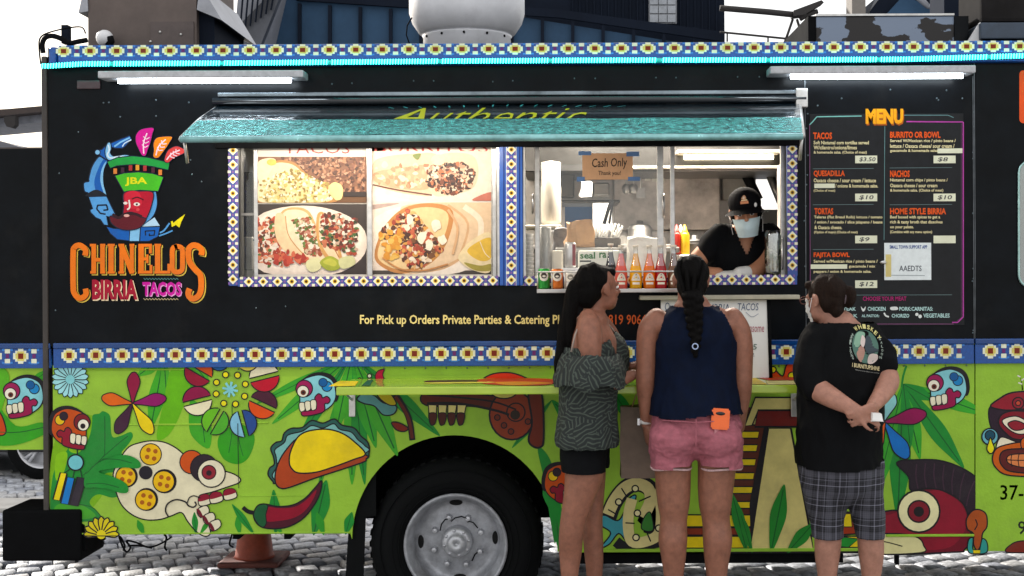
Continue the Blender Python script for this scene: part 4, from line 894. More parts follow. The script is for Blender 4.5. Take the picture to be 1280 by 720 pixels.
def stone_mesh(seed, mt):
    bm = bmesh.new(); bmesh.ops.create_cube(bm, size=1); rr = random.Random(seed)
    for v in bm.verts:
        top = v.co.z > 0
        v.co = Vector((v.co.x*(.122 if top else .130)+rr.uniform(-.010, .010), v.co.y*(.152 if top else .160)+rr.uniform(-.012, .012), (v.co.z-.5)*.06+(rr.uniform(-.005, .005) if top else 0)))
    bmesh.ops.bevel(bm, geom=[e for e in bm.edges if all(v.co.z > -.03 for v in e.verts)], offset=.009, segments=1, affect='EDGES')
    me = bpy.data.meshes.new('cobblestone'); bm.to_mesh(me); bm.free(); me.materials.append(mt)
    for p in me.polygons: p.use_smooth = True
    return me
variants = [stone_mesh(i, SM[i % 4]) for i in range(12)]
spots = []
ang = math.radians(24); ca, sa = math.cos(ang), math.sin(ang)
for i in range(-95, 110):
    for j in range(-80, 80):
        u = i*.139+(j % 2)*.07; v = j*.170
        x, y = u*ca-v*sa, u*sa+v*ca+1.5
        if not ((.3 < y < 3.2 or 3.82 < y < 5.2) and -8 < x < 8): continue
        z = y+D; px_ = XV+(x-CX)/z*F; py_ = YH+HC/z*F
        vis = -10 < px_ < 1290 and py_ < 726 and (py_ > (668 if px_ < 700 else 689) or px_ < 66)
        if 440 < px_ < 700 and not (450 < px_ < 472): vis = False
        if vis and (810 < px_ < 860 or 870 < px_ < 915 or 1018 < px_ < 1050 or 1070 < px_ < 1104): vis = vis and False
        spots.append((x, y, vis, 1/z))
vs_ = sorted([s_ for s_ in spots if s_[2]], key=lambda s_: -s_[3]); near = set(id(s_) for s_ in vs_[:300])
rest = MB()
for s_ in spots:
    x, y = s_[0], s_[1]; k = random.randrange(12); rz = ang+random.uniform(-.07, .07); dz = random.uniform(-.007, .007)
    if id(s_) in near:
        o = bpy.data.objects.new('cobblestone', variants[k]); COL.objects.link(o); o.parent = cob; o.location = (x, y, .008+dz); o.rotation_euler = (random.uniform(-.035, .035), random.uniform(-.035, .035), rz)
    else:
        mt = Matrix.Translation((x, y, .008+dz)) @ Matrix.Rotation(rz, 4, 'Z'); me = variants[k]
        rest.add([mt @ v.co for v in me.vertices], [tuple(p.vertices) for p in me.polygons], me.materials[0], True)
tag(rest.build('cobblestones', cob, fix=False), kind='stuff')
m = MB(); m.bbox((-12, 3.28, -.03), (14, 3.74, .022), mat('kerb_stone', (.55, .53, .49), rough=.7, var=.15, scale=6, bump=.2), .02); tag(m.build('kerb'), kind='structure')
pv = mat('pavement_flag', (.34, .33, .32), rough=.8, var=.2, scale=5, bump=.2)
m = MB(); m.bbox((-12, -14, -.03), (14, -.30, .12), pv, .02); tag(m.build('pavement'), kind='structure')
m = MB(); m.add([(-60, 5.25, -.004), (60, 5.25, -.004), (60, 40, -.004), (-60, 40, -.004)], [(0, 1, 2, 3)], mat('asphalt', (.20, .21, .23), rough=.9, var=.25, scale=12, bump=.3)); tag(m.build('road', recalc=False), kind='structure')
m = MB(); 
for i in range(4): m.box((-9, 7.3+i*.5, -.003), (4, 7.45+i*.5, .001), mat('road_paint', (.7, .7, .7), rough=.7, var=.2, scale=9))
tag(m.build('road_markings'), kind='structure')
# ------------------------------------------------------------------ traffic cone behind the truck
cc = W(318, 696, -1.45); s1 = S(-1.45)
cone = thing('traffic_cone', 'worn orange traffic cone with black square base standing under the far side of the truck', 'traffic cone', (cc.x, cc.y, .012))
CO = mat('cone_orange', (.40, .075, .035), rough=.55, var=.25, scale=20, dirt=.5); CB = mat('cone_base', (.19, .06, .045), rough=.7, var=.3, scale=20)
m = MB(); m.bbox((cc.x-.185, cc.y-.185, .012), (cc.x+.185, cc.y+.185, .045), CB, .018); m.build('base', cone)
m = MB(); m.lathe([(.125, .045), (.115, .06), (.03, .70), (.028, .72), (.0, .72)], CO, cc*1-Vector((0, 0, cc.z)), 'z', 28); m.build('cone_body', cone)
m = MB(); m.lathe([(.089, .26), (.0905, .262), (.0745, .38), (.073, .38)], mat('cone_band', (.7, .7, .7), rough=.4), cc*1-Vector((0, 0, cc.z)), 'z', 28, cap=False); m.build('reflective_band', cone)
# ------------------------------------------------------------------ parked car beyond the street
def parked_car():
    g = thing('parked_car', 'dark car with silver alloy wheels parked across the cobbles behind the truck', 'car', (-4.6, 5.6, 0))
    Y0, Y1 = 4.75, 6.45; wx = W(52, 560, -4.75).x; X = lambda t: wx-3.3+t
    body = [(0, .35), (.1, .62), (.25, .85), (.9, .95), (1.35, 1.35), (2.1, 1.46), (2.9, 1.40), (3.35, .98), (4.15, .88), (4.3, .6), (4.3, .32)]
    # wheels at x = .85 and 3.3
    low_ = [(3.68, .24), (3.60, .50), (3.3, .63), (3.0, .50), (2.92, .24), (1.23, .24), (1.15, .50), (.85, .63), (.55, .5), (.47, .24), (.1, .26)]
    pm = mat('car_paint', (.02, .022, .028), rough=.25, coat=.8, var=.1, spec=.5)
    poly = [Vector((X(x), Y0, z)) for x, z in body+low_]
    MB().prism(poly, 0, Vector((0, Y1-Y0, 0)), pm).build('body', g)
    for y in (Y0-.006, Y1+.002):
        MB().prism([Vector((X(x), y, z)) for x, z in ((1.0, .95), (1.4, 1.30), (2.1, 1.40), (2.8, 1.34), (3.2, .98))], 0, Vector((0, .004, 0)), mat('car_glass', (.03, .035, .04), rough=.08, spec=.6, var=0)).build('side_window', g)
    MB().bbox((X(.4), Y0-.015, .24), (X(3.9), Y0+.03, .34), mat('car_sill', (.015, .015, .016), rough=.6), .01).build('sill', g)
    for x in (.85, 3.3):
        for y, sg in ((Y0+.08, 1), (Y1-.08, -1)):
            c = Vector((X(x), y, .31)); wh = bpy.data.objects.new('wheel', None); COL.objects.link(wh); wh.parent = g; wh.location = c-g.location
            MB().lathe([(.21, -.1*sg), (.29, -.1*sg), (.31, -.07*sg), (.31, .1*sg), (.2, .1*sg)], RUBBER, c, 'y', 36, cap=False).build('tyre', wh)
            m = MB(); m.lathe([(.212, -.10*sg), (.20, -.095*sg), (.19, -.03*sg), (.17, .0), (.06, .0)], mat('alloy', (.62, .63, .66), rough=.35, metal=.15, var=.1), c, 'y', 36, cap=False)
            for k in range(5):
                a = 2*math.pi*k/5+.2
                for off in (-.12, .12):
                    p0 = c+Vector((.04*math.cos(a), -.06*sg, .04*math.sin(a))); p1 = c+Vector((.19*math.cos(a+off), -.075*sg, .19*math.sin(a+off))); m.tube([p0, p1], .013, MATS['alloy'], 6)
            m.lathe([(0, -.085*sg), (.05, -.08*sg), (.055, -.02*sg)], MATS['alloy'], c, 'y', 16); m.build('rim', wh)
    for x, nm in ((.02, 'tail_light'), (4.26, 'headlight')):
        for y in (Y0+.05, Y1-.3): MB().bbox((X(x)-.03, y, .62), (X(x)+.05, y+.25, .76), mat(nm, (.3, .03, .03) if x < 1 else (.6, .6, .62), rough=.2), .01).build(nm, g)
parked_car()
# ------------------------------------------------------------------ buildings and structures behind
def bx(m, x0, y0, x1, y1, d0, d1, mt, rot=0):
    a, b = pb(x0, y0, x1, y1, d0, d1); m.box(a, b, mt)
NAVY = mat('navy_cladding', (.030, .070, .130), spec=.15, rough=.6, var=.2, scale=1.2, dirt=.0)
NAVYD = mat('dark_cladding', (.009, .013, .023), spec=.08, rough=.8, var=.25, scale=1.)
GREYC = mat('grey_cladding', (.22, .23, .26), rough=.6, var=.2, scale=2)
BROWNM = mat('weathered_tin', (.11, .085, .075), rough=.6, metal=.2, var=.35, scale=3)
dB = -22.
wh = thing('warehouse', 'dark navy metal clad warehouse with sloping roofline rising behind the truck', 'building', (W(600, 200, dB).x, 22, 0))
def quad(name, pts, d, th, mt, par, **k):
    ps = [W(x, y, d) for x, y in pts]; return MB().prism(ps, 0, Vector((0, th, 0)), mt).build(name, par)
def top(pts, d, th, mt, name, par):   # extend an outline down to the ground
    q = [W(x, y, d) for x, y in pts]; q = q+[Vector((q[-1].x, q[-1].y, 0)), Vector((q[0].x, q[0].y, 0))]
    return MB().prism(q, 0, Vector((0, th, 0)), mt).build(name, par)
top([(342, 70), (352, -60), (905, -60), (906, 60)], dB, 8, NAVYD, 'upper_block', wh)
top([(322, 56), (370, -40), (520, 0), (880, 58)], dB+.6, .5, NAVY, 'lower_wall', wh)
quad('roof_edge', [(370, 0), (700, 22), (906, 52), (906, 40), (700, 12), (370, -10)], dB+.75, .1, NAVYD, wh)
for i, x in enumerate(range(372, 870, 38)):
    quad('cladding_rib', [(x, 4+(x-370)*.06), (x+4, 4+(x-370)*.06), (x+4, 70), (x, 70)], dB+.72, .1, NAVYD, wh)
for x in range(715, 900, 9): quad('cladding_rib', [(x, -30), (x+1.6, -30), (x+1.6, 20+(x-700)*.11), (x, 20+(x-700)*.11)], dB+.06, .05, NAVYD, wh)
wf = quad('window_frame', [(811, -22), (846, -22), (846, 29.5), (811, 29.5)], dB+.1, .1, mat('window_frame_pale', (.2, .21, .23), rough=.5), wh)
for r in range(3):
    for c in range(3): quad('pane', [(812.5+c*11, -4+r*11), (822.5+c*11, -4+r*11), (822.5+c*11, 5.5+r*11), (812.5+c*11, 5.5+r*11)], dB+.14, .03, mat('dusty_glass', (.30, .32, .35), rough=.3, var=.3, scale=4), wf)
sh = thing('conveyor_housing', 'grey slatted metal housing leaning at the left corner of the navy warehouse', 'industrial housing', (W(300, 200, -20).x, 20, 0))
top([(292, 62), (300, -40), (345, -40), (322, 58)], -20, 2.0, GREYC, 'housing_wall', sh)
quad('sloping_panel', [(286, 58), (300, 30), (340, -10), (352, -10), (325, 58)], -19.8, .2, mat('slate_panel', (.06, .065, .08), rough=.5, var=.3, scale=2), sh)
for i in range(7): quad('slat', [(303+i*6.5, -12), (304.4+i*6.5, -12), (300+i*6.5, 42-i*5), (298.6+i*6.5, 42-i*5)], -19.7, .06, NAVYD, sh)
# roof equipment (stands on the truck)
FANM = mat('fan_white', (.66, .67, .70), rough=.35, var=.12, scale=4, dirt=.25, spec=.5)
fc = W(584, 50, -1.1); s1 = S(-1.1); zr = zt
fan = bpy.data.objects.new('roof_fan', None); COL.objects.link(fan); fan.parent = truck; fan.location = (fc.x, fc.y, zr)
rr = 72/s1; zy = lambda y: W(584, y, -1.1).z
m = MB(); m.lathe([(rr*.74, zr), (rr*.76, zy(48)), (rr*.78, zy(46))], FANM, (fc.x, fc.y, 0), 'z', 48); m.build('curb', fan)
m = MB(); m.lathe([(rr*.74, zy(46.5)), (rr*.84, zy(42)), (rr*.95, zy(30)), (rr, zy(18)), (rr, zy(-22)), (rr*.9, zy(-36)), (rr*.5, zy(-46)), (0, zy(-48))], FANM, (fc.x, fc.y, 0), 'z', 56); m.build('fan_shroud', fan)
m = MB()
for a in range(12): 
    t = a*math.pi/6; m.ell(Vector((fc.x, fc.y, 0))+Vector((rr*.765*math.cos(t), rr*.765*math.sin(t), zy(50))), (.008, .008, .008), DARK, 6)
tag(m.build('curb_screws', fan), kind='stuff')
MB().tube([W(515, 22, -.75), W(509, 32, -.75), W(508, 44, -.75), W(512, 55, -.75)], .004, DARK, 6).build('wire', fan)
dd = -.45
vb = bpy.data.objects.new('exhaust_hood', None); COL.objects.link(vb); vb.parent = truck; vb.location = (W(178, 50, dd).x, -dd, zr)
m = MB(); a, b = pb(110, -60, 245.5, 56, dd-.8, dd); m.box((a[0], a[1], zr), b, BROWNM); m.build('duct', vb)
for sx, xs in ((110, [(110, 14), (108, -30), (98, 16)]), (246, [(246, 12), (250, -20), (277, 25)])): MB().prism([W(x, y, dd+.01) for x, y in xs], 0, Vector((0, .82, 0)), mat('tin_flare', (.30, .31, .34), rough=.45, metal=.5, var=.3, scale=4)).build('rain_flare', vb)
m = MB(); a, b = pb(247, 8, 268, 56, dd-.7, dd-.05); m.box((a[0], a[1], zr), b, NAVYD); m.build('duct', vb)
a, b = pb(188, 27, 242, 57, dd, dd+.01); MB().box((a[0], a[1], zr+.002), b, mat('tin_patch', (.09, .07, .065), rough=.5, metal=.3, var=.35, scale=5)).build('access_panel', vb)
m = MB()
for x, y in ((200, 40), (226, 43), (188, 52)): m.ell(W(x, y, dd+.012), (.008, .006, .008), ALU, 6)
tag(m.build('screws', vb), kind='stuff')
m = MB(); m.ell(W(131, 48, dd+.08), (.045, .045, .045), WHITE, 16); m.tube([W(135, 58, dd+.1), W(139, 52, dd+.1), W(137, 46, dd+.1)], .02, DARK, 8); m.build('duct_light', vb)
# bent hoses and stub at the left end of the roof
m = MB(); m.tube([W(x, y, .0) for x, y in catmull([(54, 66), (53, 55), (57, 47), (66, 45), (78, 49), (86, 54), (98, 52), (109, 50)], False, 4)], .013, DARK, 8); m.build('roof_hose', truck)
m = MB(); m.tube([W(x, y, .0) for x, y in catmull([(51, 80), (49, 62), (50, 48), (60, 41), (85, 35), (102, 34), (107, 42)], False, 4)], .004, DARK, 6); m.build('roof_wire', truck)
a, b = pb(76.5, 31, 84.5, 54, -.1, -.05); MB().box(a, b, NAVYD).build('roof_stub', truck)
# polished box at the right
def mirror_mat():
    m = bpy.data.materials.new('steel_painted_reflection'); m.use_nodes = True; n = m.node_tree; b = n.nodes['Principled BSDF']; L = n.links
    tc = n.nodes.new('ShaderNodeTexCoord'); z = n.nodes.new('ShaderNodeTexNoise'); z.inputs['Scale'].default_value = 5.5; z.inputs['Detail'].default_value = 6; z.inputs['Roughness'].default_value = .45
    mp = n.nodes.new('ShaderNodeMapping'); mp.inputs['Location'].default_value = (3.1, 0, 1.7); mp.inputs['Scale'].default_value = (1, 1, 1.6); L.new(tc.outputs['Object'], mp.inputs[0]); L.new(mp.outputs[0], z.inputs[0])
    r = n.nodes.new('ShaderNodeMapRange'); r.inputs[1].default_value = .515; r.inputs[2].default_value = .525; L.new(z.outputs[0], r.inputs[0])
    mx_ = n.nodes.new('ShaderNodeMix'); mx_.data_type = 'RGBA'; mx_.inputs[6].default_value = (.17, .21, .28, 1); mx_.inputs[7].default_value = (.02, .018, .018, 1); L.new(r.outputs[0], mx_.inputs[0]); L.new(mx_.outputs[2], b.inputs['Base Color'])  # reflected sky and dark surroundings put into the steel's colour as blotches
    b.inputs['Metallic'].default_value = .5; b.inputs['Roughness'].default_value = .35
    return m
dd = -.5
cool = bpy.data.objects.new('steel_roof_box', None); COL.objects.link(cool); cool.parent = truck; cool.location = (W(1100, 50, dd).x, -dd, zr)
a, b = pb(1020, 19, 1193, 56, dd-.7, dd); m = MB(); m.bbox((a[0], a[1], zr), b, mirror_mat(), .01); m.build('box_skin', cool)
m = MB(); a, b = pb(1020, 17, 1193, 19.5, dd-.71, dd+.01); m.box(a, b, ALU); m.build('box_lid', cool)
for x0, x1, mt in ((1010, 1020, DARK), (1193, 1211, BLACK)):
    a, b = pb(x0, 20, x1, 56, dd-.7, dd); MB().box((a[0]+.001, a[1], zr), (b[0]-.001, b[1], b[2]), mt).build('side_cheek', cool)
ac = bpy.data.objects.new('air_conditioner', None); COL.objects.link(ac); ac.parent = truck; ac.location = (W(1255, 50, -.4).x, .4, zr)
a, b = pb(1226, -40, 1420, 27, -.8, -.4); MB().bbox(a, b, mat('ac_grey', (.018, .017, .017), rough=.85, spec=.04, var=.5, scale=3), .02).build('ac_cover', ac)
a, b = pb(1226.5, 27.5, 1420, 48, -.79, -.38); MB().bbox(a, b, mat('ac_blue', (.035, .055, .085), rough=.5, var=.3, scale=8), .006).build('ac_band', ac)
a, b = pb(1228, 48, 1420, 54, -1.2, -.42); MB().box((a[0], a[1], zr), b, DARK).build('ac_base', ac)
a, b = pb(1180, -60, 1208, 22, -1.6, -1.3); MB().box((a[0], a[1], zr), b, NAVYD).build('flue', ac)
quad('ac_fin', [(1210, 52), (1226, 27), (1226, 52)], -.42, .03, WHITE, ac)
# dark gabled building at the right rear
gb = thing('gabled_building', 'dark building with pale edged gable behind the roof box at the right', 'building', (W(1150, 200, -18).x, 18, 0))
top([(1082, 22), (1110, -16), (1150, -40), (1226, -60), (1226, 60)], -18, 6, NAVYD, 'wall', gb)
quad('gable_glass', [(1108, 18), (1130, -6), (1165, 10), (1205, 12), (1192, 26), (1120, 26)], -17.8, .1, NAVY, gb)
for p in ([(1136, -12), (1160, 8), (1190, 11), (1212, -6)], [(1160, 8), (1150, -3)], [(1190, 18), (1212, -8)]): MB().tube([W(x, y, -17.6) for x, y in p], .05, GREYC, 6).build('gable_trim', gb)
top([(1065, 22), (1065, -30), (1082, -30), (1082, 22)], -17.9, .5, mat('pale_chimney', (.20, .18, .16), rough=.8, var=.1), 'chimney', gb)
# conveyor gantry between the buildings
gt = thing('conveyor_gantry', 'thin black steel conveyor boom and bracket against the white sky at the upper right', 'conveyor', (W(960, 200, -16).x, 16, 0))
GM = mat('gantry_steel', (.02, .017, .016), rough=.7, var=.3)
def rod(pts, r, d, par=gt, nm='strut'): return MB().tube([W(x, y, d) for x, y in pts], r, GM, 6).build(nm, par)
rod([(900, 10), (960, 15), (1008, 20)], .055, -16, nm='boom'); rod([(900, 40), (1000, 50), (1015, 51)], .02, -16, nm='boom'); rod([(909, 52), (909, 40)], .016, -16); rod([(960, 55), (960, 46)], .016, -16)
rod([(991, 24), (981, 53)], .025, -16); rod([(996, 24), (1005, 52)], .025, -16); rod([(1008, 20), (1012, 52)], .03, -16); rod([(1000, 24), (1010, 18), (1022, 14)], .045, -16)
quad('bracket_plate', [(992, 13), (1027, 0), (1030, 3), (1006, 18), (992, 20)], -15.9, .3, GM, gt)
# legs that carry the gantry down to the ground behind the truck
rod([(1012, 52), (1012, 300)], .05, -16, nm='leg'); rod([(985, 50), (985, 300)], .05, -16, nm='leg')
for o in (gt.children[-1], gt.children[-2]): pass
m = MB(); q = W(1012, 290, -16); m.tube([q, Vector((q.x, q.y, 0))], .05, GM, 6); q = W(985, 290, -16); m.tube([q, Vector((q.x, q.y, 0))], .05, GM, 6); m.build('leg', gt)
# canopy with a lamp beyond the rear section
cnp = thing('steel_canopy', 'brown steel canopy beam with a hanging bracket at the left edge behind the truck', 'canopy', (W(10, 200, -9).x, 9, 0))
quad('canopy_beam', [(-200, 148), (10, 136), (56, 132), (56, 139), (10, 144), (-200, 158)], -9, 1.2, mat('rusty_beam', (.05, .035, .03), rough=.7, var=.3), cnp)
quad('canopy_soffit', [(-200, 160), (20, 146), (56, 142), (56, 152), (20, 156), (-200, 176)], -9.2, .8, mat('soffit_grey', (.20, .21, .24), rough=.6, var=.3), cnp)
quad('hanging_bracket', [(5, 146), (19, 145), (19, 156), (15, 160), (8, 158), (5, 152)], -8.9, .1, GM, cnp)
p = W(-60, 170, -9.5); MB().tube([p, Vector((p.x, p.y, 0))], .08, GM, 8).build('canopy_post', cnp)
p = W(70, 170, -9.5); MB().tube([p, Vector((p.x, p.y, 0))], .08, GM, 8).build('canopy_post', cnp)
lowb = thing('low_shed', 'low brown shed roof just above the rear section of the truck at the left edge', 'shed', (W(0, 200, -7).x, 7, 0))
top([(-260, 176), (0, 176), (22, 183), (22, 187)], -7.2, 2, mat('shed_grey', (.16, .16, .18), rough=.7), 'wall', lowb)
top([(-260, 186), (56, 184), (56, 186)], -7, 1.5, mat('shed_brown', (.06, .045, .038), rough=.7, var=.3), 'roof_edge', lowb)
# ------------------------------------------------------------------ interior of the truck
def lampobj(name, par, loc, size, energy, rot, col=(1, .90, .78)):
    l = bpy.data.lights.new(name, 'AREA'); l.shape = 'RECTANGLE'; l.size, l.size_y = size; l.energy = energy; l.color = col
    o = bpy.data.objects.new(name, l); COL.objects.link(o); o.parent = par; o.location = Vector(loc)-wloc(par); o.rotation_euler = rot; return o
for x0, x1, yy, en in ((-1.35, -.15, .95, 30), (.2, 1.4, .95, 50)):
    il = bpy.data.objects.new('ceiling_lamp', None); COL.objects.link(il); il.parent = truck; il.location = ((x0+x1)/2, yy, zt-.07)
    MB().bbox((x0-.03, yy-.08, zt-.085), (x1+.03, yy+.08, zt-.055), WHITE, .006).build('housing', il)
    MB().tube([(x0, yy, zt-.105), (x1, yy, zt-.105)], .016, TUBEW, 8).build('tube', il)
    lampobj('tube_glow', il, ((x0+x1)/2, yy, zt-.13), (x1-x0, .1), en, (0, 0, 0))
# fill lamp and its tube, added under the hatch to brighten the posters
ul = bpy.data.objects.new('added_poster_lamp', None); COL.objects.link(ul); ul.parent = truck; zz_ = W(640, 172, .44).z; ul.location = (0, -.44, zz_)
MB().tube([(-1.36, -.44, zz_+.02), (-.10, -.44, zz_+.02)], .010, TUBEW, 8).build('tube', ul)
for x_, e_ in ((-.72, 6.5),): lampobj('tube_glow', ul, (x_, -.42, zz_+.01), (1.3, .05), e_, (math.radians(60), 0, 0), (1, .90, .78))
def ibox(name, x0, y0, x1, y1, d0, d1, mt, bev=.006, par=truck):
    a, b = pb(x0, y0, x1, y1, d0, d1); return MB().bbox(a, b, mt, bev, 1).build(name, par)
SATIN = mat('brushed_panel', (.55, .50, .46), rough=.38, metal=.55, var=.55, scale=3.2, bump=.03)
DKST = mat('dark_steel', (.08, .078, .075), rough=.4, metal=.6, var=.3, scale=4)
CREAM = mat('cream_plastic', (.62, .56, .46), rough=.5, var=.12, scale=3)
ibox('range_hood', 655, 183, 1000, 214, -2.1, -1.35, DKST); ibox('hood_lip', 775, 207, 985, 211, -1.35, -1.32, CREAM)
ibox('back_panel', 767, 213, 900, 288, -2.12, -2.0, SATIN); ibox('back_panel', 903, 213, 945, 250, -2.12, -2.03, STEELD)
ibox('work_counter', 655, 310, 1000, 420, -2.0, -1.45, DKST); ibox('counter_lip', 655, 305, 1000, 311, -2.0, -1.44, STEEL)
ibox('steam_table', 860, 326, 1000, 420, -1.4, -.9, STEELD); ibox('steam_table_edge', 850, 318, 1000, 326, -1.42, -.88, SATIN)
ibox('shelf', 694, 250, 775, 254, -2.05, -1.6, DKST); ibox('shelf', 680, 214, 700, 290, -2.05, -1.9, WHITE)
ibox('inner_sill', 655, 346.5, 985, 352, -.32, -.05, STEEL, .003)
ibox('inner_counter', 655, 348, 1010, 368, -.6, -.33, STEELD)
lt = bpy.data.objects.new('hood_lamp', None); COL.objects.link(lt); lt.parent = truck; lt.location = W(908, 192, -1.3)
ibox('housing', 846, 187, 976, 192, -1.4, -1.25, CREAM, par=lt); a, b = pb(856, 192.5, 968, 199, -1.36, -1.28); MB().tube([((a[0]), 1.32, (a[2]+b[2])/2), (b[0], 1.32, (a[2]+b[2])/2)], .014, TUBEW, 8).build('tube', lt)
# sliding window frames and glass
for x, y0, x2, d in ((668.5, 182, 674.5, -.06), (821.5, 182, 829.5, -.07), (838, 182, 843.5, -.06), (976, 182, 984, -.07), (317, 178, 322.5, -.06), (458.5, 178, 465, -.035), (615.2, 178, 620.5, -.06), (297.5, 178, 301, -.06)):
    ibox('sash_bar', x, 174, x2, 347, d-.02, d, ALU, .002)
ibox('sash_bar', 300.5, 266, 317, 270, -.08, -.06, STEELD, .002)
ibox('jamb_panel', 297.5, 175, 301, 347, -.12, -.05, DKST); ibox('side_board', 301, 215, 317, 300, -.5, -.45, DKST); ibox('side_board', 304, 296, 316, 338, -.42, -.38, STEELD)
for x0, x1, nm in ((674.5, 821.5, 'glass_pane'), (301, 458.5, 'glass_pane'), (465, 615, 'glass_pane')):
    a, b = pb(x0+.3, 176, x1-.3, 346, -.0716 if x0 > 600 else -.080, -.0700 if x0 > 600 else -.078); MB().box(a, b, glassmat('window_glass', (.97, .98, .98), .06)).build(nm, truck)
for x, y0, y1 in ((829.5, 243, 271), (666.2, 243, 266), (978, 298, 336)):
    m = MB(); m.tube([W(x, y0, -.045), W(x, y0+2, -.02), W(x, y1-2, -.02), W(x, y1, -.045)], .0065, STEEL, 6); m.build('pull_handle', truck)
# brackets, struts seen through the opening at the right
ibox('upright_shelf_post', 975, 205, 981, 300, -1.0, -.9, SATIN)
m = MB(); m.tube([W(957, 205, -1.9), W(980, 262, -1.9)], .03, DKST, 6); m.build('strut', truck); m = MB(); m.tube([W(926, 205, -1.95), W(948, 250, -1.95)], .035, DARK, 6); m.build('strut', truck)
# ------------------------------------------------------------------ food posters behind the left window
def poster(x0, x1, y0, y1, name, label):
    base = mat('poster_paper', (.60, .55, .48), rough=.5, var=.04)
    a, b = pb(x0, y0, x1, y1, -.062, -.060); o = MB().box(a, b, base).build(name, None, origin=W((x0+x1)/2, y1, -.061)); tag(o, label, 'poster'); return o
PR = random.Random(5)
def lit_paper(m, col, k=.5):   # thin printed paper: the galley light shows through it
    n = m.node_tree; o = n.nodes['Material Output']; b = n.nodes['Principled BSDF']; t = n.nodes.new('ShaderNodeBsdfTranslucent'); t.inputs[0].default_value = (*lin(col), 1)
    x = n.nodes.new('ShaderNodeMixShader'); x.inputs[0].default_value = k; n.links.new(b.outputs[0], x.inputs[1]); n.links.new(t.outputs[0], x.inputs[2]); n.links.new(x.outputs[0], o.inputs[0]); return m
def pcol(h):
    new = 'print_'+h not in MATS; m = mat('print_'+h, [v*g for v, g in zip(lin(h), (.74, .66, .56))], rough=.5, var=.12, scale=30)
    return m
def blob(A, col, cx, cy, r, ry=None, jag=.3, n=9):
    ry = ry or r; a0 = PR.random()*6
    A.f(col, [(cx+r*(1+PR.uniform(-jag, jag))*math.cos(a0+2*math.pi*i/n), cy+ry*(1+PR.uniform(-jag, jag))*math.sin(a0+2*math.pi*i/n)) for i in range(n)], True, sub=2)
def scatter(A, cols, n, reg, r0, r1, jag=.35):
    for i in range(n):
        for _ in range(20):
            x, y = PR.uniform(reg[0], reg[2]), PR.uniform(reg[1], reg[3])
            if len(reg) < 5 or reg[4](x, y): break
        blob(A, PR.choice(cols), x, y, PR.uniform(r0, r1), PR.uniform(r0, r1), jag, 7)
def clipA(**k):
    x0, y0, x1, y1 = k.pop('clip'); A = Art(mat_f=pcol, base=.0004, step=.00001, **k)
    A.fx = lambda x, y: (min(max(x, x0), x1), min(max(y, y0), y1)); return A
P1 = poster(322.5, 458.3, 176, 346, 'taco_poster', 'poster with a plate of three open tacos under a photo of folded tacos and meat')
A = clipA(d=-.060, clip=(322.5, 196, 458.3, 253.5))
A.r('8a6048', 300, 190, 470, 260); scatter(A, ['5e3a2a', 'a8785c', 'b98a6e', '7a5040', 'c8a088', '8c5c48', '4a2c20'], 620, (352, 196, 456, 246), .9, 2.8)
A.f('6c4a28', [(322, 240), (400, 244), (458, 243), (458, 256), (322, 256)], False)
A.f('b88a50', [(322, 240), (329, 211), (345, 201), (368, 203), (386, 219), (418, 238), (414, 254), (325, 254)]); A.f('f0e6c4', [(322, 236), (330, 214), (345, 204), (366, 206), (382, 220), (395, 236), (380, 246), (350, 252), (325, 252)]); A.f('e6d8a8', [(330, 240), (345, 226), (370, 222), (395, 226), (412, 240), (410, 252), (340, 254)]); A.f('f4ecd0', [(322, 205), (334, 198), (345, 200), (340, 212), (326, 232)])
scatter(A, ['f6f2dc', 'e8dca0', 'cfc070', 'a89850', 'fbf7e8', '8c7a3c'], 360, (326, 206, 414, 253, lambda x, y: y > 210+abs(x-365)*.45), .8, 2.4)
A.f('f0e2a0', [(411, 236), (418, 228), (428, 233), (428, 247), (420, 250)]); A.c('e8cf60', 340, 203, 6, ry=4); A.r('2a1c18', 430, 240, 458, 246)
A.build('food_print', P1)
A = clipA(d=-.060, clip=(322.5, 255, 458.3, 343))
A.r('3a3230', 300, 250, 470, 350); A.c('f4ece8', 378, 303, 82, ry=46, n=40); A.c('fbf6f2', 378, 300, 74, ry=40, n=40)
scatter(A, ['c8583a', 'a83c28', 'd88860', '8c4030', 'f0e8e0', '5c3a28', '4c7a38', 'e8a080'], 210, (322, 273, 352, 332, lambda x, y: x+ (y-273)*-.2 < 352), 1.2, 3.6)
A.f('e0b880', [(351, 266), (368, 259), (388, 266), (401, 300), (413, 324), (386, 330), (359, 310), (349, 290)]); A.f('f8ead0', [(353, 268), (366, 262), (385, 268), (398, 300), (410, 322), (385, 326), (362, 308), (352, 288)]); A.f('f0dcb8', [(345, 268), (356, 270), (360, 295), (388, 326), (378, 330), (354, 312), (344, 292)]); A.s('c89860', [(357, 270), (360, 292), (372, 310), (388, 326)], 1.2)
scatter(A, ['fbf8f4', 'f4f0ea', '6c8c48', 'a85838', 'c89080', 'd8c8b0', '4c6c30', '8c4a34'], 190, (364, 272, 400, 320, lambda x, y: abs(x-(366+(y-270)*.45+8)) < 12), 1.1, 3.2)
A.f('d8a868', [(397, 268), (410, 272), (428, 324), (411, 326), (397, 302)]); A.f('f2dfc0', [(400, 270), (408, 275), (424, 322), (414, 323), (400, 300)]); A.s('b88050', [(404, 272), (412, 298), (424, 322)], 1.4)
scatter(A, ['a84830', '8c3424', 'f0ece6', '5c3428', 'c87858', '48703c', 'd0b8a8', '2c3c20'], 260, (402, 268, 446, 318, lambda x, y: abs(y-(290+(x-424)*.35)) < 22), 1.2, 3.4)
scatter(A, ['c84c38', 'b03828', 'd87050'], 26, (344, 312, 384, 330, lambda x, y: y > 312+(x-344)*.2), 2, 5)
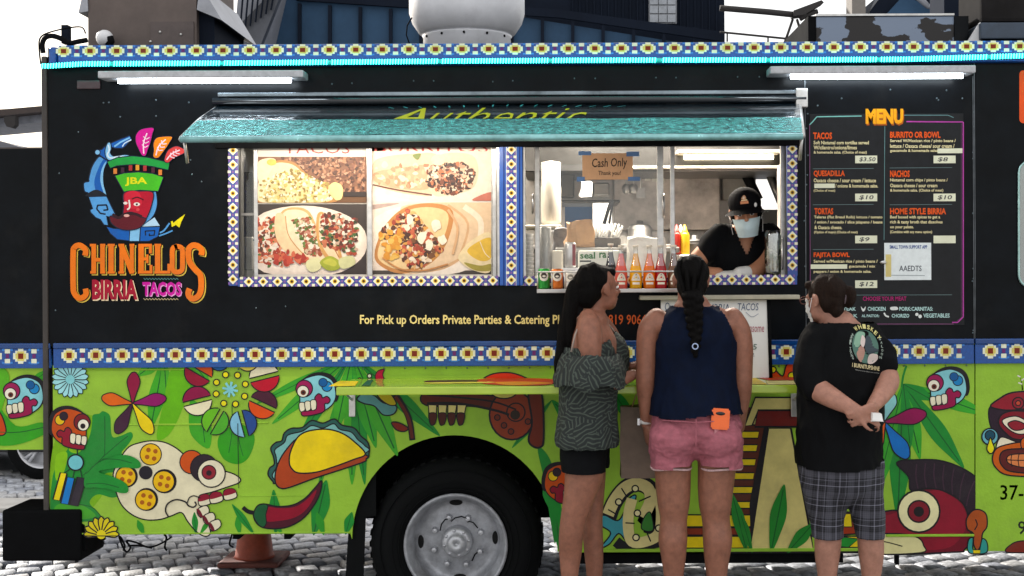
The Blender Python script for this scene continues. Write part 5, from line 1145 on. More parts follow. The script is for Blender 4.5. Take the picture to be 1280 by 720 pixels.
A.f('e6ecc0', [(384, 326), (398, 322), (402, 334), (392, 340), (384, 336)]); A.f('a8b838', [(400, 328), (412, 320), (424, 326), (424, 336), (410, 338)]); A.f('c8d050', [(404, 328), (413, 323), (421, 328), (418, 333)]); A.f('d8e0b0', [(424, 324), (440, 320), (444, 330), (428, 336)])
A.build('food_print', P1)
A = clipA(d=-.060, clip=(322.5, 176, 458.3, 195)); A.text('b83a34', 'TACOS', 355, 178, 437, 192, -.005); A.build('poster_lettering', P1)
P2 = poster(465.2, 614, 176, 346, 'burrito_poster', 'poster with cut burritos on white plates beside a lemon wedge')
A = clipA(d=-.060, clip=(465.2, 182, 614, 251))
A.r('f6efe8', 460, 176, 620, 255); A.f('fbf8f4', [(465, 236), (500, 248), (580, 252), (614, 240), (614, 255), (465, 255)]); A.f('e8d0b8', [(466, 205), (480, 196), (520, 192), (548, 196), (542, 240), (520, 244), (480, 236), (466, 226)]); A.f('d8b090', [(470, 215), (500, 210), (530, 206), (540, 215), (535, 236), (500, 236), (470, 228)]); A.s('6a4030', [(466, 231), (500, 238), (540, 244)], 2)
scatter(A, ['c89878', 'b88060', 'e0c0a0', 'f0e0d0'], 70, (470, 205, 534, 234), 1.5, 4)
A.f('f0dcc4', [(540, 205), (555, 192), (590, 194), (598, 215), (590, 236), (560, 244), (542, 244), (534, 225)]); scatter(A, ['2c1a14', '3c241c', '5c3428', 'd8a088', 'f0e4d8', 'c87850', '7a4430', '241814', 'e8c8b0'], 340, (534, 204, 592, 242, lambda x, y: ((x-563)/31)**2+((y-222)/20)**2 < 1), 1.1, 3.3)
A.c('f4e8c8', 548, 200, 9, ry=7); A.f('7a9048', [(516, 194), (526, 192), (522, 200)]); A.f('c87868', [(590, 250), (614, 240), (614, 252)]); A.build('food_print', P2)
A = clipA(d=-.060, clip=(465.2, 253, 614, 343))
A.r('f2eae6', 460, 250, 620, 350); A.f('b8a8a8', [(465, 262), (500, 254), (465, 256)]); A.r('4a4440', 460, 338, 620, 350); A.c('fbf7f4', 535, 300, 84, ry=46, n=40)
A.f('f6e8dc', [(520, 262), (560, 254), (614, 258), (614, 300), (590, 318), (560, 334), (520, 338), (490, 322)]); A.s('d0a888', [(614, 292), (590, 312), (560, 332), (520, 340)], 2.5)
A.f('e8cfb4', [(556, 262), (585, 262), (614, 268), (614, 282), (585, 290), (562, 300)]); A.f('d9b48c', [(520, 332), (560, 322), (592, 304), (614, 288), (614, 296), (585, 318), (556, 336), (522, 341)]); A.f('e9d2b6', [(500, 262), (545, 253), (614, 253), (614, 300), (575, 322), (540, 338), (505, 341), (560, 300)]); A.s('d9b48c', [(560, 256), (585, 280), (575, 320)], 3); A.s('f8efe2', [(580, 258), (600, 275), (600, 300)], 7); A.f('c98f52', [(468, 318), (480, 284), (505, 260), (540, 254), (566, 264), (560, 300), (540, 328), (505, 342), (478, 334)]); A.f('f0d8a8', [(472, 316), (484, 286), (508, 264), (538, 259), (560, 268), (554, 298), (536, 324), (505, 337), (480, 330)])
scatter(A, ['a84430', 'c86848', 'f4ece0', '5c3424', 'd8a050', '7a5030', 'e8b878', 'b85440', '4a2c20', 'f0dcc8'], 420, (474, 262, 558, 334, lambda x, y: abs((x-515)*.64+(y-300)*.77) < 34 and abs((x-515)*.77-(y-300)*.64) < 24 and x < 556), 1.3, 4.0)
for x, y, r in ((528, 296, 6), (545, 282, 6), (537, 306, 5), (512, 274, 5), (553, 300, 5)): blob(A, 'f8f4ea', x, y, r, r*1.2)
scatter(A, ['e0a83c', 'e8c060', 'd89830'], 26, (474, 290, 500, 325), 2.5, 5)
A.f('f2e6c0', [(574, 318), (590, 300), (614, 292), (614, 338), (592, 338), (576, 328)]); A.f('e8c440', [(584, 314), (598, 302), (614, 298), (614, 322), (600, 326)]); A.s('f6f0dc', [(600, 302), (606, 316), (612, 322)], 1); A.f('a8a040', [(580, 328), (600, 332), (614, 330), (614, 338), (594, 338)])
A.s('c89058', [(478, 322), (500, 336), (530, 338), (560, 330)], 2); A.s('e0b890', [(560, 262), (572, 285), (566, 318)], 3)
A.build('food_print', P2)
A = clipA(d=-.060, clip=(465.2, 176, 614, 189)); A.r('b04038', 465, 176, 482, 189); A.r('7a4a3a', 482, 176, 614, 182); A.text('c83a38', 'BURRITOS', 468, 176, 610, 191, .0); A.build('poster_lettering', P2)
# ------------------------------------------------------------------ cash sign, whiteboard
cs = MB(); a, b = pb(728, 191.5, 791, 224.5, -.070+.003, -.070+.004); cs.box(a, b, mat('kraft_card', (.66, .38, .21), rough=.8, var=.12, scale=14)); cash = cs.build('cash_sign', None, origin=W(760, 224, -.067)); tag(cash, 'brown card sign lettered Cash only taped inside the serving window with blue tape', 'sign')
A = Art(d=-.066, base=.0006); A.text('2a2522', 'Cash Only', 740, 197.5, 784, 212, .008, .12, -.03); A.text('2a2522', 'Thank you!', 748, 213.5, 776, 220.5, .006, .1); A.build('hand_lettering', cash)
for x0, y0, x1, y1 in ((723, 189, 739, 194), (783, 189.5, 799, 195.5), (721, 221, 731, 227), (785, 221, 800, 226)): MB().box(*pb(x0, y0, x1, y1, -.066, -.0652), mat('blue_tape', '#5c7fae', rough=.7, var=.15)).build('tape_strip', cash)
wbm = mat('whiteboard', (.78, .77, .74), rough=.3, var=.05, scale=4)
cwb = W(892, 473, .1); wb = thing('whiteboard', 'white dry erase board with handwritten specials hanging under the serving window', 'whiteboard', cwb)
ps = [W(x, y, .05 if y < 400 else .12) for x, y in ((826, 375), (959, 375), (962, 472), (828, 474))]; MB().prism(ps, 0, Vector((0, .012, 0)), wbm).build('board', wb)
class WArt(Art):
    def P(s, x, y):
        t = (y-375)/98.; return W(x, y, .051+.07*t)+Vector((0, -.0012-s.h, 0))
A = WArt(mat_f=ink); A.text('4a5a78', 'BIRRIA', 885, 380, 912, 389, 0, .1); A.text('4a5a78', 'TACOS', 922, 379, 948, 388, 0, .1); A.text('4a5a78', 'Our', 831, 378, 845, 388, 0, .1); A.text('a85060', 'consome', 930, 408, 955, 415, 0, .1); A.text('4a6858', '$5', 934, 430, 946, 438, 0, .1); A.text('5a6068', '$2', 932, 441, 943, 446); A.s('8a90a0', [(932, 390), (940, 396), (948, 392)], .7); A.text('4a5a78', '3 for $12', 830, 405, 850, 413); A.build('hand_lettering', wb)
m = MB(); m.tube([ps[1]+Vector((.006, 0, 0)), ps[2]+Vector((.006, 0, 0))], .010, DARK, 6); m.build('board_edge', wb)
# ------------------------------------------------------------------ drinks on the shelf
GB = {}
def liquid(name, col, dark=False):
    m = bpy.data.materials.new(name); m.use_nodes = True; b = m.node_tree.nodes['Principled BSDF']
    b.inputs['Base Color'].default_value = (*lin(col), 1); b.inputs['Roughness'].default_value = .12; b.inputs['Coat Weight'].default_value = .8
    b.inputs['Subsurface Weight'].default_value = .0; b.inputs['Transmission Weight'].default_value = 0.0
    tr = m.node_tree.nodes.new('ShaderNodeBsdfTranslucent'); tr.inputs[0].default_value = (*lin(col), 1); ad = m.node_tree.nodes.new('ShaderNodeMixShader'); ad.inputs[0].default_value = .5
    o = m.node_tree.nodes['Material Output']; m.node_tree.links.new(b.outputs[0], ad.inputs[1]); m.node_tree.links.new(tr.outputs[0], ad.inputs[2]); m.node_tree.links.new(ad.outputs[0], o.inputs[0]); return m
BG = glassmat('bottle_glass', (.96, .97, .96), .35)
def bottle(x, col, lab, label, d=.055, ytop=306, ybase=361):
    p = W(x, ybase, d); z0 = SHZ; H = W(x, ytop, d).z-z0; g = thing('soda_bottle', label, 'bottle', (p.x, -d, z0), 'soda bottles on the window shelf')
    c = Vector((p.x, -d, z0)); r = 7.6/S(d); L = liquid('soda_'+lab, col)
    pr = [(r*.9, .0), (r, .006), (r, H*.36), (r*.97, H*.42), (r*.80, H*.52), (r*.56, H*.64), (r*.42, H*.74), (r*.36, H*.80)]
    MB().lathe([(0, 0)]+pr+[(0, H*.80)], L, c, 'z', 20).build('soda', g)
    MB().lathe([(a+.0008, h) for a, h in pr[4:]]+[(r*.34, H*.94), (r*.42, H*.95), (r*.42, H*.965)], BG, c, 'z', 20, cap=False).build('glass_neck', g)
    MB().lathe([(r*.45, H*.95), (r*.50, H*.955), (r*.46, H*.995), (0, H)], mat('cap_'+lab, '#e8dcc8' if lab != 'red' else '#d8d0c0', rough=.4), c, 'z', 14).build('cap', g)
    lb = []; n = 9
    def on(u, v, k=1.0): 
        a = u*.95; return c+Vector((r*1.02*k*math.sin(a), -r*1.02*k*math.cos(a), H*.36*v))
    m = MB(); WL = mat('label_cream', '#efe2cc', rough=.5, var=.05); DL = mat('label_dark', '#2c2420', rough=.5, var=.05); KL = mat('label_tint_'+lab, '#'+lin2(col), rough=.5)
    def sheet(pts, mt_, k):
        m.add([on(u, v, k) for u, v in pts], [tuple(t) for t in tessellate_polygon([[Vector((u, v, 0)) for u, v in pts]])], mt_)
    for i in range(8):
        u0, u1 = -.85+i*.2125, -.85+(i+1)*.2125; hh = lambda u: .98-.42*abs(u/.85)**2.2
        sheet([(u0, .50), (u1, .50), (u1, hh(u1)), (u0, hh(u0))], WL, 1.0)
        if 1 <= i <= 6: sheet([(u0, .26), (u1, .26), (u1, .40), (u0, .40)], WL, 1.0)
    sheet([(-.45, .64), (0, .94), (.45, .64), (.3, .60), (-.3, .60)], DL, 1.02); sheet([(-.2, .66), (0, .80), (.2, .66)], KL, 1.03)
    m.build('label_band', g, recalc=False)
def lin2(c): return c.lstrip('#')
for x, c, n_, l in ((776.5, 'e8705c', 'guava', 'pink guava soda bottle, leftmost of the glass bottles on the shelf'), (794.8, 'f5c80c', 'pineapple', 'yellow soda bottle beside the pink one on the shelf'), (811.8, 'ef8a0a', 'mandarin', 'orange soda bottle between the yellow and red ones'), (826, 'c8121a', 'red', 'bright red soda bottle beside the orange one on the shelf'), (842.5, '8a5c38', 'tamarind', 'brown tamarind soda bottle at the right end of the shelf')): bottle(x, c, n_, l)
bottle(763.5, '#201416', 'cola', 'dark cola bottle with a black cap behind the head of the ponytailed customer', d=-.05, ytop=304)
def can(x, y0, col, label, d=.06, ybase=361, txt='e8e0d0', z=None, dark='3a2c24'):
    p = W(x, ybase, d); z0 = SHZ if z is None else z; H = W(x, y0, d).z-z0; r = 7.4/S(d); c = Vector((p.x, -d, z0))
    g = thing('soda_can', label, 'soda can', tuple(c), 'cans on the window shelf')
    cm_ = mat('can_'+col, '#'+col, rough=.28, metal=.5, var=.1, scale=30)
    MB().lathe([(0, .0), (r*.8, 0), (r, .01), (r, H*.9), (r*.86, H*.975)], cm_, c, 'z', 24).build('can_body', g)
    MB().lathe([(r*.86, H*.972), (r*.88, H), (r*.82, H*.985), (0, H*.985)], ALU, c, 'z', 24).build('can_lid', g)
    m = MB(); wl = mat('can_print_'+txt, '#'+txt, rough=.35); dk = mat('can_dark_'+dark, '#'+dark, rough=.35)
    def patch(u0, u1, v0, v1, mt_, k, n=5):
        for i in range(n):
            a, b = u0+(u1-u0)*i/n, u0+(u1-u0)*(i+1)/n
            e = lambda u: math.sqrt(max(0, 1-((u-(u0+u1)/2)/((u1-u0)/2+1e-6))**2))
            vm = (v0+v1)/2; vh = (v1-v0)/2
            q = [(a, vm-vh*e(a)), (b, vm-vh*e(b)), (b, vm+vh*e(b)), (a, vm+vh*e(a))]
            m.add([c+Vector((r*k*math.sin(u), -r*k*math.cos(u), H*v)) for u, v in q], [(0, 1, 2, 3)], mt_)
    patch(-.9, .9, .38, .86, wl, 1.01, 8); patch(-.55, .55, .5, .78, dk, 1.02, 6); patch(-.3, .35, .56, .66, wl, 1.03, 4)
    m.build('can_print', g, recalc=False)
can(680, 335, '2f9a3c', 'green soda can at the left end of the window shelf'); can(696.5, 335.5, 'd9742c', 'orange soda can beside the green one on the shelf'); can(713, 338, 'd8d4cc', 'silver white soda can behind the wire rail next to the orange one', dark='8c8478')
def tall_can():
    zsill = W(700, 346.5, -.15).z; p = W(713, 340, -.12); z0 = W(713, 334.5, -.12).z
    g = thing('soda_can', 'tall silver and dark red can standing on the white tub inside the window', 'soda can', (p.x, .12, z0))
    H = W(713, 303, -.12).z-z0; r = 7.2/S(-.12); c = Vector((p.x, .12, z0))
    MB().lathe([(0, 0), (r*.8, 0), (r, .01), (r, H*.93), (r*.86, H*.98)], mat('can_silver', (.62, .58, .56), rough=.3, metal=.7, var=.1), c, 'z', 24).build('can_body', g)
    MB().lathe([(r*.86, H*.975), (r*.88, H), (r*.8, H*.985), (0, H*.985)], ALU, c, 'z', 24).build('can_lid', g)
    m = MB(); 
    for i in range(5):
        a, b = .35+i*.16, .35+(i+1)*.16; m.add([c+Vector((r*1.01*math.sin(u), -r*1.01*math.cos(u), H*v)) for u, v in ((a, .08), (b, .08), (b, .92), (a, .92))], [(0, 1, 2, 3)], mat('can_maroon', '#7a1420', rough=.35))
    m.build('can_print', g, recalc=False); return z0
zt_ = tall_can()
sillz = W(800, 346.5, -.2).z
def item_box(name, label, cat, x0, y0, x1, y1, d0, d1, mt, bev=.01, **k):
    a, b = pb(x0, y0, x1, y1, d0, d1); o = MB().bbox(a, b, mt, bev).build(name, None, origin=((a[0]+b[0])/2, a[1], a[2])); tag(o, label, cat); return o
tub = item_box('plastic_tub', 'low white plastic tub under the tall silver can on the inner sill', 'tub', 701, 334.7, 728, 347, -.22, -.06, WHITEP)
item_box('paper_carton', 'small cream carton behind the orange can inside the window', 'carton', 689.5, 313, 704, 347, -.3, -.2, CREAM)
sb = item_box('cardboard_box', 'white green lettered box on the inner sill behind the ponytailed customer', 'box', 723, 313, 777, 347, -.4, -.22, mat('white_card', (.66, .66, .60), rough=.6, var=.08))
A = Art(d=-.22, base=.0008); A.text('2a6a34', 'seal', 725, 315, 744, 323.5, .03); A.text('2a6a34', 'ra', 749, 315.5, 758, 322.5, .03); A.r('23282c', 725, 325.5, 739, 327.5); A.r('b0302c', 723.5, 336, 776, 342); A.build('box_print', sb)
cup = thing('cup_stack', 'tall stack of white paper cups at the left edge of the serving window', 'cup stack', W(660, 346, -.14))
m = MB(); c = W(661, 346.5, -.14)
for i in range(11): m.lathe([(.024, i*.020), (.0265, i*.020+.018), (.0275, i*.020+.019), (.026, i*.020+.021)], WHITEP, c, 'z', 16)
tag(m.build('cups', cup), kind='stuff')
cy = W(682, 346, -.2); m = MB(); hh = W(682, 285, -.2).z-cy.z; m.lathe([(0, 0), (.030, 0), (.031, .01), (.031, hh), (.027, hh+.004), (0, hh+.004)], STEELD, cy, 'z', 24); o = m.build('cup_dispenser', None, origin=cy); tag(o, 'grey metal cup tube standing beside the white paper cups', 'cup dispenser')
jar = W(689, 281, -1.0); m = MB(); hh = W(689, 203, -1.0).z-jar.z; m.lathe([(0, 0), (.05, 0), (.058, .02), (.058, hh*.6), (.055, hh*.62), (.055, hh), (0, hh+.01)], mat('dispenser_cream', (.55, .50, .42), rough=.35, var=.1), jar, 'z', 24); o = m.build('drink_dispenser', None, origin=jar); tag(o, 'tall cream coloured dispenser on a high shelf at the left of the galley', 'dispenser')
ibox('shelf', 655, 281, 702, 286, -1.15, -.9, CREAM)
# brown paper bag, cutlery bin, white bags
def crumple(name, label, cat, x0, y0, x1, y1, d, depth, mt, seed=1, amt=.02, taper=.85):
    a, b = pb(x0, y0, x1, y1, d-depth, d); bm = bmesh.new(); bmesh.ops.create_cube(bm, size=1); bmesh.ops.subdivide_edges(bm, edges=bm.edges[:], cuts=6, use_grid_fill=True)
    c = (Vector(a)+Vector(b))/2; sz = Vector(b)-Vector(a)
    for v in bm.verts:
        t = v.co.z+.5; k = 1-(1-taper)*t; p = Vector((v.co.x*sz.x*k, v.co.y*sz.y*k, v.co.z*sz.z)); nn = noise.noise_vector((p+c)*11+Vector((seed*7, 0, 0)))
        if t > .02: p += nn*amt
        v.co = c+p
    o = MB().bm(bm, mt, False).build(name, None, origin=(c.x, c.y, a[2])); tag(o, label, cat); return o
KR = mat('kraft_paper', (.52, .30, .15), rough=.8, var=.15, scale=10)
bagstand = ibox('prep_table', 694, 309, 850, 316, -.75, -.45, STEELD)
crumple('takeout_bag', 'folded brown paper bag leaning inside the galley behind the white box', 'paper bag', 706, 277, 744, 310, -.5, .12, KR, 2, .03)
bin_ = thing('cutlery_bin', 'dark bin stuffed with white wrapped cutlery in the galley', 'cutlery bin', W(758, 310, -.55))
a, b = pb(739, 297, 776, 312, -.7, -.5); MB().bbox(a, b, mat('bin_brown', (.10, .085, .07), rough=.5, var=.2), .01).build('bin', bin_)
m = MB(); rr_ = random.Random(4)
for i in range(46):
    x = rr_.uniform(741, 773); p = W(x, 298, -.5-rr_.random()*.16); q = p+Vector((rr_.uniform(-.02, .03), rr_.uniform(-.01, .01), rr_.uniform(.03, .085))); m.tube([p, q], .006, WHITEP, 5)
tag(m.build('wrapped_cutlery', bin_), kind='stuff')
crumple('plastic_bag', 'crumpled white plastic bag of rolls behind the yellow and orange sodas', 'plastic bag', 784, 297, 834, 347, -.26, .18, mat('film_white', (.72, .68, .62), rough=.35, var=.12, scale=12), 3, .03, .8)
crumple('plastic_bag', 'small tied white bag hanging beneath the cash only sign', 'plastic bag', 725, 226, 740, 246, -1.2, .06, mat('film_white2', (.75, .74, .72), rough=.4), 5, .02)
ibox('hanging_pan', 700, 214, 718, 247, -1.7, -1.6, DKST, .01); ibox('hanging_pan', 741, 228, 762, 246, -1.6, -1.5, STEELD, .01)
ibox('recipe_sheet', 741, 254, 765, 288, -1.45, -1.44, WHITEP, .001); m = MB(); m.tube([W(764, 250, -1.4), W(752, 290, -1.4)], .012, DARK, 6); m.tube([W(766, 250, -1.35), W(760, 290, -1.35)], .008, DARK, 6); m.build('hose', truck)
crumple('dish_cloth', 'crumpled grey cloth bundle beside the brown bag in the galley', 'cloth', 692, 285, 708, 316, -.7, .1, mat('cloth_grey', (.16, .15, .15), rough=.9, var=.4, scale=30), 8, .03)
# tip jar
tj = thing('tip_jar', 'clear glass tip jar stuffed with dollar bills at the right end of the sill', 'tip jar', W(969, 342.5, -.12))
c = W(969, 342.5, -.12); r = 13.2/S(-.12); hh = W(969, 288, -.12).z-c.z
MB().lathe([(0, 0), (r*.95, 0), (r, .01), (r, hh*.9), (r*.93, hh), (r*.90, hh), (r*.96, hh*.9), (r*.96, .012)], glassmat('jar_glass', (.9, .93, .9), .5), c, 'z', 28, cap=False).build('jar', tj)
m = MB(); rr_ = random.Random(9); bill = mat('banknote', (.42, .43, .30), rough=.8, var=.4, scale=60)
for i in range(9):
    n = 10; cx = Vector((rr_.uniform(-.4, .4)*r, rr_.uniform(-.4, .4)*r, rr_.uniform(.12, .52)*hh)); ax = Matrix.Rotation(rr_.uniform(0, 3), 3, 'Z') @ Matrix.Rotation(rr_.uniform(-1, 1), 3, 'X'); vs = []
    for k in range(n):
        a = k*.55; q = .012+.0022*k
        for s_ in (-1, 1): vs.append(c+cx+ax @ Vector((q*math.cos(a), s_*.022, q*math.sin(a))))
    m.add(vs, [(2*k, 2*k+1, 2*k+3, 2*k+2) for k in range(n-1)], bill, True)
tag(m.build('banknotes', tj), kind='stuff')
# paper carrier bag standing on the ledge hook below the counter, phone, napkin come with the customers
hk = crumple('paper_carrier_bag', 'brown paper carrier bag hanging under the counter between the two women', 'paper bag', 776, 509, 829, 598, .42, .14, mat('kraft_dark', (.20, .145, .11), rough=.8, var=.2, scale=8), 6, .012, .97)
m = MB(); a = W(790, 509, .38); b = W(815, 509, .38); m.tube([a, a+Vector((.02, -.0, .06)), b+Vector((-.02, 0, .06)), b], .004, KR, 6); m.build('handle', hk)
m = MB(); q = (a+b)/2; m.tube([q+Vector((0, 0, .055)), q+Vector((0, .0, .10)), Vector((q.x, -.30, cz-.02))], .004, ALU, 6); m.build('hook', truck)

# ------------------------------------------------------------------ more of the galley
def pot(name, label, cat, x, ybot, ytop, hw, d, mt, lid=True, n=24):
    c = W(x, ybot, d); h = W(x, ytop, d).z-c.z; r = hw/S(d); g = thing(name, label, cat, tuple(c))
    MB().lathe([(0, 0), (r*.94, 0), (r, .01), (r, h), (r*1.06, h+.004), (r*1.06, h+.010), (r*.97, h+.010)], mt, c, 'z', n).build('pan_body', g)
    if lid: MB().lathe([(r*.98, h+.010), (r*.8, h+.03), (.02, h+.038), (.022, h+.055), (0, h+.058)], mt, c, 'z', n).build('lid', g)
    return g
pot('stock_pot', 'steel stock pot with a lid on the back counter behind the sodas', 'pot', 800, 306, 287, 15, -1.7, STEEL)
pot('sauce_pan', 'small dull pan on the back counter left of the steel stock pot', 'pan', 780, 306, 297, 9, -1.75, STEELD, False)
pot('stock_pot', 'wide dark pot on the steam table beside the server', 'pot', 868, 318, 306, 13, -1.15, DKST)
for i, (x, col, lab) in enumerate(((846, '#a8281c', 'red squeeze bottle on the steel table left of the server'), (856, '#d8b020', 'yellow squeeze bottle on the steel table left of the server'), (851, '#e8e4d8', 'white squeeze bottle between the red and yellow ones near the server'))):
    c = W(x, 318, -1.0-.06*(i == 2)); h = .15; g = thing('squeeze_bottle', lab, 'squeeze bottle', tuple(c), 'squeeze bottles near the server')
    MB().lathe([(0, 0), (.026, 0), (.028, .01), (.028, h*.75), (.022, h*.84)], mat('squeeze_'+col[1:], col, rough=.4), c, 'z', 16).build('bottle_body', g); MB().lathe([(.022, h*.84), (.018, h*.88), (.004, h*1.15), (0, h*1.15)], mat('squeeze_'+col[1:], col, rough=.4), c, 'z', 14).build('nozzle', g)
tr = thing('foil_tray_stack', 'stack of shiny foil trays at the back right of the galley', 'foil trays', W(948, 305, -1.8)); c = W(958, 305, -1.8)
for i in range(5): MB().bbox((c.x-.12, c.y-.08, c.z+i*.018), (c.x+.12, c.y+.08, c.z+i*.018+.012), STEEL, .005).build('tray', tr)
for i, x in enumerate((783, 792, 801)):
    lb_ = ('slotted spoon hanging leftmost below the range hood', 'ladle hanging between two utensils below the range hood', 'spatula hanging rightmost below the range hood')[i]
    g = thing(('slotted_spoon', 'ladle', 'spatula')[i], lb_, ('spoon', 'ladle', 'spatula')[i], W(x, 213, -1.9), 'utensils hanging below the hood'); t = W(x, 213, -1.9); b_ = W(x, 236, -1.9)
    MB().tube([t, b_], .006, STEEL, 6).build('handle', g)
    m = MB(); (m.ell(b_, (.03, .014, .035), STEEL, 12) if i < 2 else m.bbox((b_.x-.03, b_.y-.004, b_.z-.06), (b_.x+.03, b_.y+.004, b_.z+.01), STEEL, .003)); m.build('scoop', g)
for i in range(3):
    a, b = pb(806+i*9, 214, 813+i*9, 226+i, -1.98, -1.975); tk = MB().box(a, b, mat('order_ticket', (.70, .68, .60), rough=.8)).build('order_ticket', None, origin=((a[0]+b[0])/2, a[1], b[2])); tag(tk, ('leftmost paper ticket clipped under the hood lip', 'middle paper ticket clipped under the hood lip', 'rightmost paper ticket clipped under the hood lip')[i], 'paper ticket', 'tickets clipped under the hood')
# ------------------------------------------------------------------ people
SKIN = mat('skin_tan', (.27, .112, .070), rough=.48, dirt=.22, var=.22, scale=30, bump=.04, bscale=120, spec=.35)
SKINP = mat('skin_fair', (.38, .185, .13), rough=.48, dirt=.15, var=.2, scale=30, bump=.04, bscale=120, spec=.35)
for m_ in (SKIN, SKINP): b_ = m_.node_tree.nodes['Principled BSDF']; b_.inputs['Subsurface Weight'].default_value = .12; b_.inputs['Subsurface Radius'].default_value = (.02, .008, .004)
HAIRB = mat('hair_black', (.0030, .0024, .0022), rough=.65, var=.6, scale=30, bump=.9, bscale=60, stretch=(7, 7, .6), spec=.10)
HAIRN = mat('hair_brown', (.017, .009, .006), rough=.65, var=.6, scale=30, bump=.9, bscale=60, stretch=(7, 7, .6), spec=.12)
class Flesh:
    """solid shapes that are fused into one continuous skin"""
    def __init__(s, d): s.m = MB(); s.d = d; s.mt = SKIN
    def limb(s, pts, n=18, sub=4, px=True):
        """pts: (x, y, halfwidth px, depth ratio, extra depth m)"""
        P = []
        for x, y, hw, ra, dd in pts:
            dd_ = s.d+dd; p = W(x, y, dd_); P.append((p.x, p.y, p.z, hw/S(dd_), hw/S(dd_)*ra))
        return s.loft(P, n, sub)
    def loft(s, P, n=18, sub=4, ref=Vector((1, 0, 0))):
        P = catmull(P, False, sub); c = [Vector(p[:3]) for p in P]; ra = [max(.002, p[3]) for p in P]; rb = [max(.002, p[4]) for p in P]
        # rounded ends
        t0 = (c[1]-c[0]).normalized(); t1 = (c[-1]-c[-2]).normalized(); C = []; A_ = []; B_ = []
        for k in (80, 55, 28): a = math.radians(k); C.append(c[0]-t0*min(ra[0], rb[0])*math.sin(a)*.9); A_.append(ra[0]*math.cos(a)); B_.append(rb[0]*math.cos(a))
        C += c; A_ += ra; B_ += rb
        for k in (28, 55, 80): a = math.radians(k); C.append(c[-1]+t1*min(ra[-1], rb[-1])*math.sin(a)*.9); A_.append(ra[-1]*math.cos(a)); B_.append(rb[-1]*math.cos(a))
        vs = []; fs = []; N = len(C); pu = None
        for i in range(N):
            t = (C[min(i+1, N-1)]-C[max(i-1, 0)]).normalized(); u = ref-t*ref.dot(t)
            if u.length < .25: u = (Vector((0, 1, 0))-t*t.y)
            if pu is not None and u.dot(pu) < 0: u = -u
            u = u.normalized(); pu = u; w_ = t.cross(u)
            for k in range(n): a = 2*math.pi*k/n; vs.append(C[i]+u*math.cos(a)*A_[i]+w_*math.sin(a)*B_[i])
        for i in range(N-1):
            for k in range(n): fs.append((i*n+k, i*n+(k+1) % n, (i+1)*n+(k+1) % n, (i+1)*n+k))
        fs.append(tuple(range(n-1, -1, -1))); fs.append(tuple((N-1)*n+k for k in range(n)))
        s.m.add(vs, fs, s.mt, True); return s
    def ball(s, x, y, rx, rz, ra=1., dd=0., rot=None):
        dd_ = s.d+dd; s.m.ell(W(x, y, dd_), (rx/S(dd_), rx/S(dd_)*ra, rz/S(dd_)), s.mt, 18, rot); return s
    def ell(s, c, r, rot=None): s.m.ell(c, r, s.mt, 18, rot); return s
    def fuse(s, name, par, material, vox=.007, smooth=4, noise_=None, cut=None, sub=0):
        tmp = s.m.build('tmp_flesh'); 
        md = tmp.modifiers.new('r', 'REMESH'); md.mode = 'VOXEL'; md.voxel_size = vox
        sm = tmp.modifiers.new('s', 'SMOOTH'); sm.factor = .5; sm.iterations = smooth
        dg = bpy.context.evaluated_depsgraph_get(); me = bpy.data.meshes.new_from_object(tmp.evaluated_get(dg)); me.name = name
        bpy.data.objects.remove(tmp)
        if cut or noise_:
            bm = bmesh.new(); bm.from_mesh(me)
            if cut:
                dl = [v for v in bm.verts if cut(v.co)]; bmesh.ops.delete(bm, geom=dl, context='VERTS')
            if noise_:
                bm.normal_update()
                for v in bm.verts: v.co += v.normal*noise_(v.co)
            bm.to_mesh(me); bm.free()
        me.materials.clear(); me.materials.append(material)
        for p in me.polygons: p.use_smooth = True; p.material_index = 0
        o = bpy.data.objects.new(name, me); COL.objects.link(o); o.parent = par
        off = wloc(par)
        for v in me.vertices: v.co -= off
        me.update(); return o
def wr(amp=.006, f=9., st=(1, 1, .5), seed=0):
    def g(p):
        q = Vector((p.x*f*st[0]+seed, p.y*f*st[1], p.z*f*st[2])); r = Vector((p.x*f*3, p.y*f*3, p.z*f*1.6+seed))
        return amp*(noise.noise(q)+.35*noise.noise(r)+.5*(1-abs(noise.noise(q*1.7+Vector((5, 1, seed))))*2)-.3)
    return g
def strand(amp=.003, f=60, cx=0):
    def g(p): return amp*(math.sin(p.x*f*2.1+3*noise.noise(p*9))+noise.noise(Vector((p.x*f, p.y*f, p.z*6))))
    return g
def head(F_, c, R, k=1., face=True, jaw=True):
    """head about .22 m tall; c centre, R rotation with -Y as the face"""
    def E(p, r, rot=None): F_.ell(c+R @ (Vector(p)*k), Vector(r)*k, (R @ rot) if rot is not None else R)
    E((0, .012, .03), (.074, .092, .083)); E((0, -.022, -.028), (.060, .066, .070)); E((0, -.048, -.072), (.038, .034, .030)); E((.024, -.03, -.055), (.034, .045, .04)); E((-.024, -.03, -.055), (.034, .045, .04))
    if face:
        E((0, -.096, -.008), (.009, .014, .026)); E((0, -.106, -.022), (.014, .013, .010)); E((0, -.084, -.052), (.024, .010, .006)); E((0, -.082, -.062), (.020, .010, .007))
        for s_ in (1, -1): E((s_*.030, -.072, .018), (.020, .014, .010)); E((s_*.030, -.066, -.025), (.022, .018, .018))
    for s_ in (1, -1): E((s_*.076, .008, -.004), (.010, .019, .031)); E((s_*.083, .014, .006), (.005, .016, .022)); E((s_*.078, .002, -.026), (.007, .010, .012))
